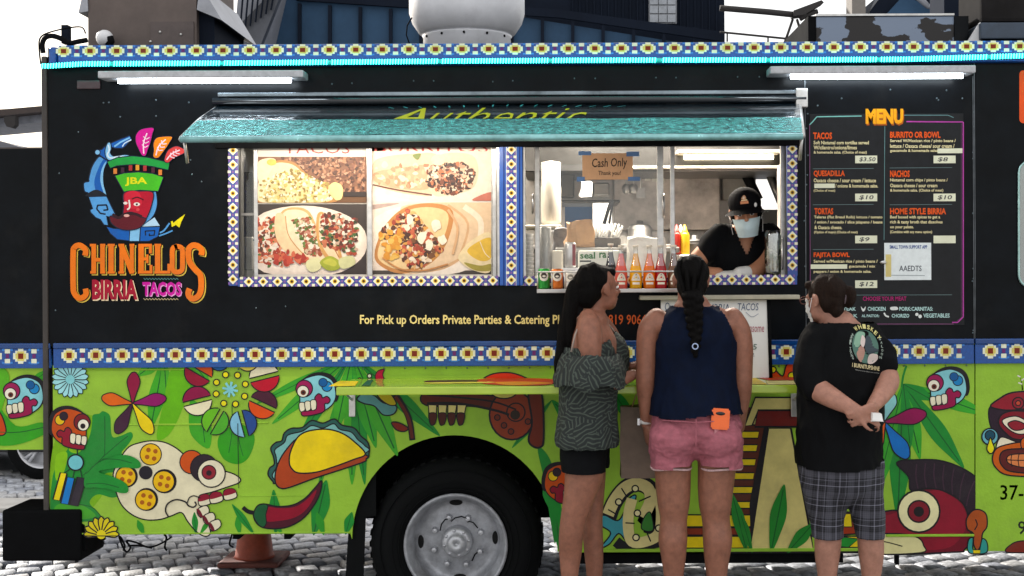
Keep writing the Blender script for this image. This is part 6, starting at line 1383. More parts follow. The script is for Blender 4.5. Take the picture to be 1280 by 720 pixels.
def eyes(par, c, R, k=1.):
    for s_ in (1, -1):
        m = MB(); m.ell(c+R @ (Vector((s_*.030, -.077, .002))*k), (.0115*k, .010*k, .008*k), mat('eye_white', (.7, .68, .65), rough=.2, var=0), 12, R); m.ell(c+R @ (Vector((s_*.030, -.0855, .002))*k), (.0055*k, .003*k, .0055*k), mat('eye_iris', (.03, .015, .01), rough=.1, var=0), 10, R); m.build('eye', par)
        MB().tube([c+R @ (Vector((s_*x, -y, z))*k) for x, y, z in ((.014, .086, .018), (.030, .086, .024), (.046, .076, .018))], .003*k, HAIRB, 6).build('eyebrow', par)
def hand(F_, w_, dirv, palm, side, k=1., curl=.5, spread=.12, thumb=1):
    """w_ wrist, dirv towards the fingertips, palm normal, side = +1/-1 puts the thumb; four unequal curled fingers"""
    d = dirv.normalized(); pn = (palm-d*palm.dot(d)).normalized(); sd = d.cross(pn)*side
    def T(a, b, c_): return w_+(d*a+sd*b+pn*c_)*k
    F_.loft([tuple(T(-.015, 0, 0))+(.026*k, .019*k), tuple(T(.03, 0, 0))+(.036*k, .016*k), tuple(T(.075, 0, .002))+(.040*k, .013*k), tuple(T(.088, 0, .003))+(.036*k, .011*k)], 14, 3, ref=sd)
    for i, (b, L) in enumerate(((.030, .066), (.010, .075), (-.011, .070), (-.030, .054))):
        a0 = .085; p = [T(a0-.015, b, .002)]; ang_ = 0; cur = Vector((a0, b*(1+spread), .003)); r = .0088-.0006*abs(i-1)
        for j, f_ in enumerate((.45, .30, .25)):
            ang_ += curl*(.7 if j == 0 else 1.0)*(1+.12*((i*7) % 3)); cur = cur+Vector((math.cos(ang_)*L*f_, b*spread*.5, math.sin(ang_)*L*f_)); p.append(T(*cur))
        F_.loft([tuple(q)+(r*k*(1-.07*j), r*k*(1-.07*j)) for j, q in enumerate([p[0], T(a0, b*(1+spread), .003)]+p[1:])], 10, 3)
    q = [T(.018, .026, .006), T(.042, .050, .012), T(.066, .058, .022), T(.088, .052, .034)]
    if thumb: F_.loft([tuple(x)+(r*k, r*k) for x, r in zip(q, (.014, .0115, .0095, .008))], 10, 3)
def shoe(par, x, y, z, mt, yaw=0, L=.25, name='shoe'):
    R = Matrix.Rotation(yaw, 3, 'Z'); o = Vector((x, y, z)); m = MB()
    m.ell(o+R @ Vector((0, .02, .035)), (.045, L*.42, .035), mt, 16, R); m.ell(o+R @ Vector((0, .10, .035)), (.048, .07, .03), mt, 16, R)
    bm = bmesh.new(); bmesh.ops.create_cone(bm, cap_ends=True, segments=24, radius1=1, radius2=1, depth=1)
    for v in bm.verts: v.co = o+R @ Vector((v.co.x*.047, v.co.y*L*.52+.03, .010+v.co.z*.02))
    m.bm(bm, mat('shoe_sole', (.3, .3, .3), rough=.8)); m.build(name, par)
GZ = .12
# ---- 1: woman with long ponytail and off-shoulder blouse
d1 = .52
p1 = thing('person', 'woman with long black ponytail in leaf print off shoulder blouse leaning on the counter', 'person', (W(728, 600, d1).x, -d1, GZ))
F1 = Flesh(d1); F1.mt = SKIN
hc = W(749, 361, d1); R1 = Matrix.Rotation(math.radians(122), 3, 'Z') @ Matrix.Rotation(math.radians(-4), 3, 'X')
head(F1, hc+Vector((.0, 0, .0)), R1, 1.0)
F1.limb([(746, 376, 13, 1.0, 0), (742, 392, 14, 1.0, 0), (738, 405, 20, 1, 0)])
F1.limb([(744, 402, 18, 1.6, 0), (740, 420, 31, 1.25, 0), (738, 450, 33, 1.2, 0), (736, 480, 32, 1.2, 0), (733, 515, 31, 1.2, .0), (730, 548, 29, 1.25, 0), (729, 572, 25, 1.4, 0)])
F1.limb([(735, 398, 12, 1.2, .10), (736, 410, 16.5, 1.1, .13), (737, 428, 16, 1.1, .15), (738, 450, 14.5, 1.05, .16), (736, 472, 13, 1, .16), (740, 484, 11.5, 1, .15), (756, 482, 10.5, .95, .10), (776, 475, 9, .9, .06), (792, 468, 7, .9, .04)])
hand(F1, W(790, 468, d1+.04), Vector((1, .25, .25)), Vector((0, -.1, -1)), -1, .92, .55)
F1.limb([(750, 404, 13, 1, -.14), (764, 425, 13, 1, -.16), (770, 452, 11, 1, -.16), (778, 462, 9, 1, -.12), (792, 458, 7, .9, -.06)])
hand(F1, W(791, 457, d1-.05), Vector((1, .0, .3)), Vector((0, .2, -1)), 1, .9, .7)
def foot_y(d, zg=GZ+.07): return YH+(HC-zg)*S(d)
fy = foot_y(d1)
F1.limb([(729, 572, 25, 1.1, .05), (730, 592, 24.5, 1.05, .06), (724, 620, 20, 1.05, .07), (717, 648, 16.5, 1.05, .07), (714, 668, 15.5, 1.1, .06), (713, 690, 14.5, 1.1, .04), (712, 715, 11.5, 1.05, .05), (712, 750, 9, 1.1, .05), (712, fy, 9, 1.2, .05)])
F1.limb([(738, 572, 20, 1.1, -.09), (740, 600, 17, 1.1, -.10), (740, 648, 13.5, 1.1, -.10), (742, 685, 12.5, 1.1, -.11), (743, 715, 10.5, 1.05, -.11), (743, 750, 8, 1.1, -.11), (743, foot_y(d1-.11), 8, 1.2, -.11)])
F1.fuse('body', p1, SKIN, .0065)
eyes(p1, hc, R1)
shoe(p1, W(712, 700, d1+.05).x+.03, -d1-.05, GZ, DARK, math.radians(-55)); shoe(p1, W(743, 700, d1-.11).x+.03, -d1+.11, GZ, DARK, math.radians(-50))
H1 = Flesh(d1); off = R1 @ Vector((0, 1, 0))
H1.ell(hc+R1 @ Vector((0, .034, .042)), (.081, .088, .082), R1); H1.ell(hc+R1 @ Vector((0, .058, -.002)), (.073, .058, .072), R1); H1.ell(hc+R1 @ Vector((0, .07, -.035)), (.05, .045, .05), R1); H1.ell(hc+R1 @ Vector((0, -.040, .074)), (.060, .040, .028), R1)
H1.ball(727, 352, 12, 14, 1, 0)
H1.limb([(729, 349, 8, 1, 0), (720, 356, 8.5, 1, .03), (714, 378, 10, 1, .05), (710, 405, 11, .8, .06), (706, 430, 10.5, .7, .07), (700, 450, 8, .7, .08), (696, 466, 3, .7, .08)])
H1.fuse('hair', p1, HAIRB, .006, 3, strand(.0035, 55))
m = MB(); q = W(725, 350, d1+.01); m.lathe([(.036, -.012), (.046, -.006), (.046, .006), (.036, .012)], mat('scrunchie', (.16, .14, .14), rough=.8), q, 'x', 18, cap=False); m.build('scrunchie', p1)
LEAF = bpy.data.materials.new('leaf_print_cloth'); LEAF.use_nodes = True; n = LEAF.node_tree; L = n.links; b = n.nodes['Principled BSDF']
tc = n.nodes.new('ShaderNodeTexCoord'); vo = n.nodes.new('ShaderNodeTexVoronoi'); vo.inputs['Scale'].default_value = 13; nz = n.nodes.new('ShaderNodeTexNoise'); nz.inputs['Scale'].default_value = 6
L.new(tc.outputs['Object'], nz.inputs[0]); va = n.nodes.new('ShaderNodeVectorMath'); va.operation = 'MULTIPLY_ADD'; va.inputs[1].default_value = (.25, .25, .25); L.new(nz.outputs['Color'], va.inputs[0]); L.new(tc.outputs['Object'], va.inputs[2]); L.new(va.outputs[0], vo.inputs[0])
wv = n.nodes.new('ShaderNodeTexWave'); wv.inputs['Scale'].default_value = 17; wv.inputs['Distortion'].default_value = 5; wv.inputs['Detail'].default_value = 1; ad = n.nodes.new('ShaderNodeVectorMath'); ad.operation = 'ADD'; L.new(vo.outputs['Color'], ad.inputs[0]); L.new(tc.outputs['Object'], ad.inputs[1]); mpn = n.nodes.new('ShaderNodeVectorRotate'); mpn.inputs['Axis'].default_value = (0, 1, 0)
L.new(ad.outputs[0], mpn.inputs[0]); sx = n.nodes.new('ShaderNodeSeparateColor'); L.new(vo.outputs['Color'], sx.inputs[0]); ml = n.nodes.new('ShaderNodeMath'); ml.operation = 'MULTIPLY'; ml.inputs[1].default_value = 6.3; L.new(sx.outputs[0], ml.inputs[0]); L.new(ml.outputs[0], mpn.inputs['Angle']); L.new(mpn.outputs[0], wv.inputs[0])
cr = n.nodes.new('ShaderNodeValToRGB'); cr.color_ramp.elements[0].position = .60; cr.color_ramp.elements[0].color = (.012, .017, .016, 1); cr.color_ramp.elements[1].position = .95; cr.color_ramp.elements[1].color = (.055, .072, .058, 1); L.new(wv.outputs[0], cr.inputs[0]); L.new(cr.outputs[0], b.inputs['Base Color']); b.inputs['Roughness'].default_value = .85
B1_ = Flesh(d1)
B1_.limb([(735, 438, 34, 1.45, .02), (736, 470, 37, 1.35, .02), (735, 500, 37, 1.3, .02), (733, 530, 38, 1.3, .02), (733, 550, 40, 1.3, .02), (733, 556, 39, 1.3, .02)])
B1_.limb([(756, 418, 14, 1.8, -.10), (766, 440, 20, 1.6, -.08), (765, 465, 20, 1.5, -.05)])
B1_.fuse('blouse', p1, LEAF, .008, 3, wr(.010, 11, (1.6, 1.6, .35), 3), cut=lambda p: p.z < W(733, 557, d1).z or p.z > W(735, 432, d1).z+max(0, (p.x-W(740, 0, d1).x)*.6))
B2_ = Flesh(d1)   # flounce that hangs round the arms
B2_.limb([(740, 438, 33, 1.85, .05), (739, 452, 42, 1.7, .05), (738, 470, 46, 1.65, .05), (737, 479, 47, 1.62, .05)])
B2_.fuse('flounce', p1, LEAF, .008, 2, wr(.010, 8, (1.9, 1.9, .25), 6), cut=lambda p: p.z < W(733, 480, d1).z-.012*math.sin(p.x*40) or p.z > W(735, 439, d1).z)
m = MB(); m.tube([W(x, y, d1+dd) for x, y, dd in ((714, 440, .17), (719, 418, .17), (726, 402, .14), (737, 393, .10), (752, 396, 0), (766, 412, -.08), (778, 432, -.10))], .0045, mat('strap', (.35, .28, .24), rough=.7), 6); m.build('strap', p1)
BLKC = mat('black_cloth', (.0035, .004, .005), rough=.9, var=.3, scale=20, spec=.12, bump=.15, bscale=200)
S1_ = Flesh(d1); S1_.limb([(730, 530, 30, 1.5, .01), (730, 556, 31, 1.5, .01), (729, 574, 29, 1.3, .04), (730, 594, 27.5, 1.2, .06)]); S1_.limb([(739, 560, 24, 1.25, -.08), (740, 594, 21.5, 1.2, -.09)])
S1_.fuse('shorts', p1, BLKC, .008, 3, wr(.004, 14, (1, 1, 1), 2), cut=lambda p: p.z < W(733, 588.5, d1).z)
# ---- 2: woman from behind, navy top, pink shorts
d2 = .60
p2 = thing('person', 'woman from behind with long braid, navy halter top and pink denim shorts', 'person', (W(866, 600, d2).x, -d2, GZ))
F2 = Flesh(d2); hc2 = W(863.5, 350, d2); R2 = Matrix.Rotation(math.radians(180), 3, 'Z') @ Matrix.Rotation(math.radians(-6), 3, 'X')
head(F2, hc2, R2, .98)
F2.limb([(863, 366, 16, 1, 0), (863, 380, 16.5, 1, 0), (864, 391, 22, 1, 0)])
F2.limb([(865, 386, 24, .9, 0), (867, 396, 44, .50, 0), (868, 408, 50, .50, 0), (868, 430, 47, .58, 0), (868, 460, 47, .68, 0), (868, 490, 48, .72, 0), (869, 520, 53, .75, 0), (870, 536, 52, .76, 0), (870, 548, 30, 1.1, 0)])
F2.ball(830, 405, 21, 15, 1.0, 0); F2.ball(906, 406, 21, 15, 1.0, 0)
F2.limb([(822, 398, 14, 1.2, 0), (813, 412, 15.5, 1.15, .0), (809, 432, 14, 1.15, 0), (808, 455, 13, 1.1, 0), (807, 475, 12.5, 1.05, .0), (808, 492, 12, 1, -.02), (808, 510, 9.5, 1, -.03), (808, 530, 7, 1, -.05)])
hand(F2, W(808, 531, d2-.05), Vector((.08, .12, -1)), Vector((1, .3, 0)), 1, .92, .38)
F2.limb([(914, 398, 15, 1.2, 0), (923, 414, 15.5, 1.15, .0), (927, 435, 14.5, 1.15, 0), (928, 458, 13, 1.1, .0), (928, 478, 12.5, 1.05, .0), (927, 495, 12, 1, -.02), (925, 515, 9.5, 1, -.03), (924, 535, 7, 1, -.05)])
hand(F2, W(924, 536, d2-.05), Vector((-.08, .1, -1)), Vector((-1, .3, 0)), -1, .92, .38)
fy2 = foot_y(d2)
for sx, pts in ((0, [(842, 560, 26, 1.1), (841, 585, 23.2, 1.1), (841.5, 610, 22, 1.05), (842, 632, 20, 1.05), (842, 650, 17, 1.0), (841, 674, 18.3, 1.15), (842, 697, 15.5, 1.1), (842, 725, 12, 1.05), (842, 770, 9.5, 1.1), (842, fy2, 9.5, 1.2)]), (1, [(897, 560, 26, 1.1), (896, 585, 24, 1.1), (894.5, 610, 22.5, 1.05), (894, 632, 20.5, 1.05), (895, 650, 17.5, 1.0), (897, 674, 18.5, 1.15), (896, 697, 16, 1.1), (896, 725, 12.5, 1.05), (896, 770, 9.5, 1.1), (896, fy2, 9.5, 1.2)])):
    F2.limb([p+(0,) for p in pts]); shoe(p2, W(pts[-1][0], 700, d2).x, -d2+.02, GZ, mat('sneaker', (.5, .5, .5), rough=.7), math.radians(-6 if sx else 6))
F2.fuse('body', p2, SKIN, .0065)
H2 = Flesh(d2)
H2.ell(hc2+R2 @ Vector((0, .025, .036)), (.080, .092, .082), R2); H2.ell(hc2+R2 @ Vector((0, .050, -.02)), (.072, .060, .070), R2); H2.ell(hc2+R2 @ Vector((.0, .060, -.06)), (.050, .042, .05), R2); H2.ell(hc2+R2 @ Vector((0, -.04, .07)), (.062, .04, .03), R2)
for i in range(15):
    t = i/14; x = 867+3*t; y = 370+68*t; rr_ = 12.5*(1-.5*t); sd_ = 1 if i % 2 else -1
    H2.ball(x+sd_*rr_*.38, y, rr_*.78, rr_*.55, 1., .13+.02*t)
H2.limb([(865, 360, 16, .9, .06), (867, 375, 12, .8, .11), (869, 400, 8, .8, .13), (870, 436, 4, .8, .15), (870, 446, 3, .7, .15)])
H2.fuse('hair', p2, HAIRB, .0055, 2, strand(.003, 50))
# plaits over the crown
m = MB()
for off_ in (-12, -4, 4, 12):
    m.tube([W(863.5+off_*k_, y, d2+dd) for k_, y, dd in ((.9, 322, .03), (1.25, 328, .075), (1.35, 338, .105), (1.1, 350, .118), (.8, 362, .118), (.6, 372, .12))], [.008, .010, .011, .010, .009, .008], HAIRB, 8)
tag(m.build('plaits', p2), kind='stuff')
m = MB(); q = W(869, 433, d2+.17); m.lathe([(.010, 0), (.014, -.003), (.015, .0), (.011, .004)], mat('hair_tie', (.45, .55, .8), rough=.4), q+Vector((0, 0, 0)), 'y', 12, cap=False); m.build('hair_tie', p2)
NAVYC = mat('navy_knit', (.0025, .0058, .019), rough=.9, var=.25, scale=18, spec=.12, bump=.12, bscale=220)
T2 = Flesh(d2)
T2.limb([(865, 383, 27, .85, 0), (866, 392, 42, .74, 0), (868, 404, 51, .74, 0), (869, 425, 52, .76, 0), (869, 455, 51, .74, 0), (870, 485, 53, .80, 0), (870, 508, 58, .88, 0), (870, 530, 60, .92, 0)])
def cut2(p):
    c_ = W(867, 400, d2); z1 = W(0+867, 383, d2).z; z2 = W(867, 426, d2).z; zb = W(870, 517.5, d2).z
    if p.z > z1 or p.z < zb+.012*math.sin(p.x*15): return True
    if p.z > z2:
        t = (p.z-z2)/(z1-z2); xl_ = W(820, 400, d2).x; xr_ = W(917, 400, d2).x; hl = W(836, 400, d2).x; hr = W(897, 400, d2).x; t = t**1.15
        return p.x < xl_+(hl-xl_)*t or p.x > xr_+(hr-xr_)*t
    return False
o = T2.fuse('halter_top', p2, NAVYC, .0075, 3, lambda p: .006+wr(.011, 8, (1.3, 1.3, .6), 1)(p), cut=cut2)
PINK = mat('pink_denim', (.36, .105, .135), rough=.85, var=.22, scale=40, bump=.2, bscale=160)
PINKW = mat('pink_fray', (.62, .42, .42), rough=.9, var=.3, scale=60)
S2 = Flesh(d2)
S2.limb([(869, 505, 50, .80, 0), (869, 516, 52, .80, 0), (870, 532, 57, .82, 0), (870, 543, 50, .9, 0), (870, 550, 26, 1.4, 0)]); S2.ball(843, 548, 31, 27, .95, .075); S2.ball(897, 548, 31, 27, .95, .075)
S2.limb([(840, 550, 28, 1.15, .01), (839.5, 572, 26.4, 1.25, .02), (838.5, 596, 24, 1.2, .01)]); S2.limb([(899, 550, 29, 1.15, .01), (900, 572, 27.2, 1.25, .02), (901.5, 596, 25, 1.2, .01)])
zl2 = W(840, 580, d2).z
o = S2.fuse('shorts', p2, PINK, .0065, 3, lambda p: .003+wr(.008, 15, (.6, 1, 1.7), 4)(p), cut=lambda p: p.z > W(869, 512.5, d2).z or p.z < zl2-(.012 if abs(p.x-W(870, 0, d2).x) > .12 else 0))
m = MB()
for cx_, hw_ in ((838.8, 24.8), (901, 25.8)):
    q = []; nn = 40; c_ = W(cx_, 582, d2+.01)
    for i in range(nn+1): a = 2*math.pi*i/nn; q.append(c_+Vector((hw_/S(d2)*1.0*math.cos(a), hw_/S(d2)*1.1*math.sin(a), -.006-.004*math.sin(3*a+cx_))))
    m.tube(q, .0055, PINKW, 6, cap=False)
m.build('frayed_hem', p2)
m = MB(); pk = [W(x, y, d2) for x, y in ((893, 531), (922, 531), (924, 556), (909, 562), (895, 557))]
def on_back(x, y, h=.0):   # a point on the seat of the shorts
    bx_ = (x-870)/59.; yy = .84*59/S(d2)*math.sqrt(max(.05, 1-bx_*bx_)); bl = max(0, 1-((x-895)/29)**2-((y-547)/25)**2)
    return W(x, y, d2+max(yy, .055+29*.9/S(d2)*math.sqrt(bl) if bl > 0 else 0)+.008+h)
g_ = [(893+i*3.1, 531+j*5) for j in range(6) for i in range(10)]
m.add([on_back(x, y if y < 555 else y-abs(x-907)*.25, .003) for x, y in g_], [(j*10+i, j*10+i+1, (j+1)*10+i+1, (j+1)*10+i) for j in range(5) for i in range(9)], mat('pink_pocket', (.46, .19, .21), rough=.9, var=.2, scale=50, bump=.2, bscale=160), True); m.build('back_pocket', p2, recalc=False)
m = MB(); g_ = [(838-i*2.7, 531+j*5) for j in range(6) for i in range(10)]; m.add([on_back(870-(x-870) if False else x, y, .0) if True else 0 for x, y in []], [], PINK)
m = MB(); m.tube([on_back(870, y, .001) for y in (520, 530, 540, 550, 560)], .003, PINK, 6); m.tube([on_back(x, 528+abs(x-870)*-.06, .002) for x in range(826, 914, 6)], .0025, PINK, 6); tag(m.build('seams', p2), kind='stuff')
m = MB(); c_ = W(807.5, 527, d2-.05); m.lathe([(.028, -.010), (.031, -.008), (.031, .008), (.028, .010)], mat('watch_band', (.6, .58, .55), rough=.4), c_, 'z', 24, cap=False); m.bbox((c_.x-.041, c_.y-.018, c_.z-.016), (c_.x-.027, c_.y+.018, c_.z+.016), mat('watch_face', (.7, .7, .72), rough=.2, metal=.4), .004); m.build('wrist_watch', p2)
ph = on_back(901, 545, .0)
ORG = mat('phone_orange', (.86, .15, .03), rough=.4, var=.08)
m = MB(); pc = on_back(900.5, 524, .012); rp = Matrix.Rotation(math.radians(4), 3, 'Y')
sz = Vector((11/S(d2), .006, 15/S(d2))); cen = Vector((pc.x, pc.y+.002, W(900, 523, d2+.15).z)); 
bm = bmesh.new(); bmesh.ops.create_cube(bm, size=2); bmesh.ops.bevel(bm, geom=bm.edges[:], offset=.15, segments=2, affect='EDGES')
for v in bm.verts: v.co = cen+rp @ Vector((v.co.x*sz.x, v.co.y*sz.y, v.co.z*sz.z*.85))
m.bm(bm, ORG); phone = m.build('mobile_phone', None, origin=cen); tag(phone, 'phone in a bright orange case sticking out of the pink shorts pocket', 'phone')
m = MB(); cc_ = cen+Vector((0, -.0066, sz.z*.45)); m.ell(cc_, (.021, .003, .008), mat('lens_black', (.006, .006, .007), rough=.15, var=0), 16, rp); m.build('camera_lens', phone)
# ---- 3: person in black t-shirt and plaid shorts
d3 = .62
p3 = thing('person', 'person in black graphic t-shirt and plaid cropped trousers, hands clasped behind back', 'person', (W(1050, 600, d3).x, -d3, GZ))
F3 = Flesh(d3); hc3 = W(1031, 375, d3); R3 = Matrix.Rotation(math.radians(-142), 3, 'Z') @ Matrix.Rotation(math.radians(4), 3, 'X')
head(F3, hc3, R3, .98)
F3.limb([(1036, 388, 16, 1, 0), (1042, 402, 19, 1, 0), (1048, 412, 26, 1, 0)])
F3.limb([(1048, 405, 22, .9, 0), (1052, 424, 38, .7, 0), (1052, 450, 44, .8, 0), (1050, 490, 45, .9, 0), (1050, 530, 45, .95, 0), (1050, 552, 40, .8, 0)])
F3.limb([(1026, 422, 13, 1.0, .04), (1016, 440, 14.5, 1.0, .06), (1014, 465, 14.5, 1.0, .09), (1019, 483, 15, 1, .13), (1038, 496, 13.5, 1, .20), (1060, 508, 10, 1, .25), (1076, 516, 7.5, 1, .27)])
hand(F3, W(1073, 515, d3+.27), Vector((1, -.1, -.35)), Vector((0, .6, -.5)), -1, .9, .75)
F3.limb([(1082, 428, 12, 1.0, .03), (1096, 442, 13, 1.0, .05), (1104, 458, 13, 1.0, .07), (1110, 476, 14.5, 1, .12), (1103, 492, 12, 1, .18), (1094, 504, 9.5, 1, .23), (1088, 511, 7.5, 1, .26)])
hand(F3, W(1089, 510, d3+.28), Vector((-.75, -.1, -.5)), Vector((.1, .7, .3)), 1, .9, .7)
fy3 = foot_y(d3)
for pts in ([(1034, 570, 22, 1.0, .0), (1032, 620, 19, 1.0, 0), (1035, 650, 17, 1.05, 0), (1035, 672, 17, 1.1, 0), (1034, 695, 15.5, 1.1, 0), (1034, 725, 11.5, 1.05, 0), (1034, 770, 9, 1.1, 0), (1034, fy3, 9, 1.2, 0)], [(1076, 570, 20, 1.0, .0), (1081, 620, 18, 1.0, 0), (1086, 650, 16.5, 1.05, 0), (1088, 672, 16.5, 1.1, 0), (1089, 695, 15.5, 1.1, 0), (1089, 725, 11.5, 1.05, 0), (1089, 770, 9, 1.1, 0), (1089, fy3, 9, 1.2, 0)]):
    F3.limb(pts); shoe(p3, W(pts[-1][0], 700, d3).x, -d3+.02, GZ, DARK, math.radians(20))
F3.fuse('body', p3, SKINP, .0065)
eyes(p3, hc3, R3)
H3 = Flesh(d3)
H3.ell(hc3+R3 @ Vector((0, .022, .038)), (.082, .092, .080), R3); H3.ell(hc3+R3 @ Vector((0, .044, .0)), (.076, .058, .066), R3); H3.ell(hc3+R3 @ Vector((0, .062, -.045)), (.045, .035, .035), R3); H3.ell(hc3+R3 @ Vector((0, -.045, .07)), (.062, .036, .028), R3); H3.ell(hc3+R3 @ Vector((-.055, .035, -.0)), (.026, .045, .045), R3)
H3.ball(1061, 371, 10, 13.5, 1, .04)
H3.fuse('hair', p3, HAIRN, .0055, 2, strand(.004, 45))
m = MB(); q = W(1059, 371, d3+.11)
m.tube([W(1053, 371, d3+.02)+Vector((.008*math.cos(a)-.004, -.045*math.cos(a), .043*math.sin(a))) for a in [i*math.pi/9 for i in range(19)]], .005, mat('hair_band', (.10, .075, .085), rough=.8), 6); m.build('hair_band', p3)
m = MB(); gl = mat('glasses_frame', (.12, .03, .02), rough=.3)
for s_ in (1, -1):
    cc_ = hc3+R3 @ Vector((s_*.032, -.098, .004)); m.tube([cc_+R3 @ Vector((.024*math.cos(a), 0, .017*math.sin(a))) for a in [i*math.pi/8 for i in range(17)]], .0022, gl, 5)
    m.tube([hc3+R3 @ Vector((s_*.055, -.096, .006)), hc3+R3 @ Vector((s_*.079, -.05, .008)), hc3+R3 @ Vector((s_*.084, .01, .006))], .002, gl, 5)
tag(m.build('glasses', p3))
def mask_mesh(par, hc_, R_, k, col):
    m = MB(); vs = []; U, V = 12, 8
    for j in range(V+1):
        for i in range(U+1):
            a = (i/U-.5)*2*1.15; t = j/V; z = .002-.10*t; rad = .098+.016*math.sin(math.pi*t)*math.cos(a*1.1)-(.012*t if t > .6 else 0); x = .080*math.sin(a)*(1-.30*t); y = -rad*math.cos(a*.92)+.01-.006*math.cos(j*math.pi)*.35
            vs.append(hc_+R_ @ (Vector((x, y, z))*k))
    m.add(vs, [(j*(U+1)+i, j*(U+1)+i+1, (j+1)*(U+1)+i+1, (j+1)*(U+1)+i) for j in range(V) for i in range(U)], col, True)
    for s_ in (1, -1): m.tube([hc_+R_ @ (Vector((s_*.077, -.045, -.01))*k), hc_+R_ @ (Vector((s_*.088, .0, .012))*k), hc_+R_ @ (Vector((s_*.078, -.038, -.08))*k)], .0015, WHITEP, 5)
    return m.build('face_mask', par, recalc=False)
mask_mesh(p3, hc3, R3, .98, mat('mask_white', (.66, .66, .66), rough=.8, var=.08, scale=20))
TEEB = mat('black_tee', (.0035, .0038, .0045), rough=.92, var=.25, scale=14, spec=.12, bump=.12, bscale=220)
T3 = Flesh(d3)
T3.limb([(1046, 404, 26, .95, 0), (1050, 416, 44, .78, 0), (1054, 432, 49, .86, 0), (1054, 460, 53, .95, 0), (1051, 500, 53, 1, 0), (1050, 540, 53, 1.02, 0), (1050, 575, 53, 1.0, 0), (1050, 590, 53, 1.0, 0)])
T3.limb([(1030, 416, 20, 1.1, .03), (1016, 436, 20.5, 1.1, .06), (1013, 465, 20.5, 1.1, .09), (1018, 484, 19.5, 1.1, .12)])
T3.limb([(1078, 420, 20, 1.1, .02), (1095, 438, 20, 1.1, .04), (1104, 458, 18.5, 1.1, .07)])
z_h = W(1050, 582, d3).z
shirt3 = T3.fuse('t_shirt', p3, TEEB, .008, 3, lambda p: .004+wr(.015, 7, (1.3, 1.3, .7), 8)(p), cut=lambda p: p.z < z_h+.008*math.sin(p.x*12) or p.z > W(1046, 403, d3).z)
PL = bpy.data.materials.new('plaid_cloth'); PL.use_nodes = True; n = PL.node_tree; L = n.links; b = n.nodes['Principled BSDF']
tc = n.nodes.new('ShaderNodeTexCoord'); sx = n.nodes.new('ShaderNodeSeparateXYZ'); L.new(tc.outputs['Object'], sx.inputs[0])
def stripes(sock, per, lo, ph=0.):
    a = n.nodes.new('ShaderNodeMath'); a.operation = 'MULTIPLY_ADD'; a.inputs[1].default_value = 1/per; a.inputs[2].default_value = ph+20; L.new(sock, a.inputs[0])
    f = n.nodes.new('ShaderNodeMath'); f.operation = 'FRACT'; L.new(a.outputs[0], f.inputs[0]); g = n.nodes.new('ShaderNodeMath'); g.operation = 'LESS_THAN'; g.inputs[1].default_value = lo; L.new(f.outputs[0], g.inputs[0]); return g.outputs[0]
acc = None
for sock, per, lo, ph, wt in ((sx.outputs[0], .085, .32, 0, .028), (sx.outputs[2], .095, .32, .2, .028), (sx.outputs[0], .0085, .45, 0, .012), (sx.outputs[2], .0095, .45, 0, .010), (sx.outputs[0], .085, .05, .45, .10), (sx.outputs[2], .095, .05, .6, .10), (sx.outputs[0], .085, .025, .12, .09), (sx.outputs[2], .095, .025, .32, .09)):
    m_ = n.nodes.new('ShaderNodeMath'); m_.operation = 'MULTIPLY'; m_.inputs[1].default_value = wt; L.new(stripes(sock, per, lo, ph), m_.inputs[0])
    if acc is None: acc = m_.outputs[0]
    else: a_ = n.nodes.new('ShaderNodeMath'); a_.operation = 'ADD'; L.new(acc, a_.inputs[0]); L.new(m_.outputs[0], a_.inputs[1]); acc = a_.outputs[0]
vs_ = n.nodes.new('ShaderNodeVectorMath'); vs_.operation = 'SCALE'; vs_.inputs[0].default_value = (1.0, 1.0, 1.25); L.new(acc, vs_.inputs['Scale']); va = n.nodes.new('ShaderNodeVectorMath'); va.operation = 'ADD'; va.inputs[1].default_value = (.006, .006, .009); L.new(vs_.outputs[0], va.inputs[0]); L.new(va.outputs[0], b.inputs['Base Color']); b.inputs['Roughness'].default_value = .9
S3 = Flesh(d3)
S3.limb([(1050, 570, 51, .98, 0), (1050, 590, 51, .96, 0)]); S3.limb([(1054, 580, 46, .9, 0), (1055, 596, 26, 1.2, 0)]); S3.limb([(1028, 580, 30, 1.3, 0), (1032, 612, 29, 1.15, 0), (1034, 645, 22, 1.15, 0), (1035, 675, 19, 1.15, 0)]); S3.limb([(1078, 580, 28, 1.3, 0), (1080, 612, 25, 1.2, 0), (1085, 645, 21, 1.15, 0), (1088, 675, 18, 1.15, 0)])
S3.fuse('plaid_trousers', p3, PL, .008, 3, wr(.007, 10, (1, 1, .9), 5), cut=lambda p: p.z < W(1050, 672, d3).z or p.z > W(1050, 572, d3).z)
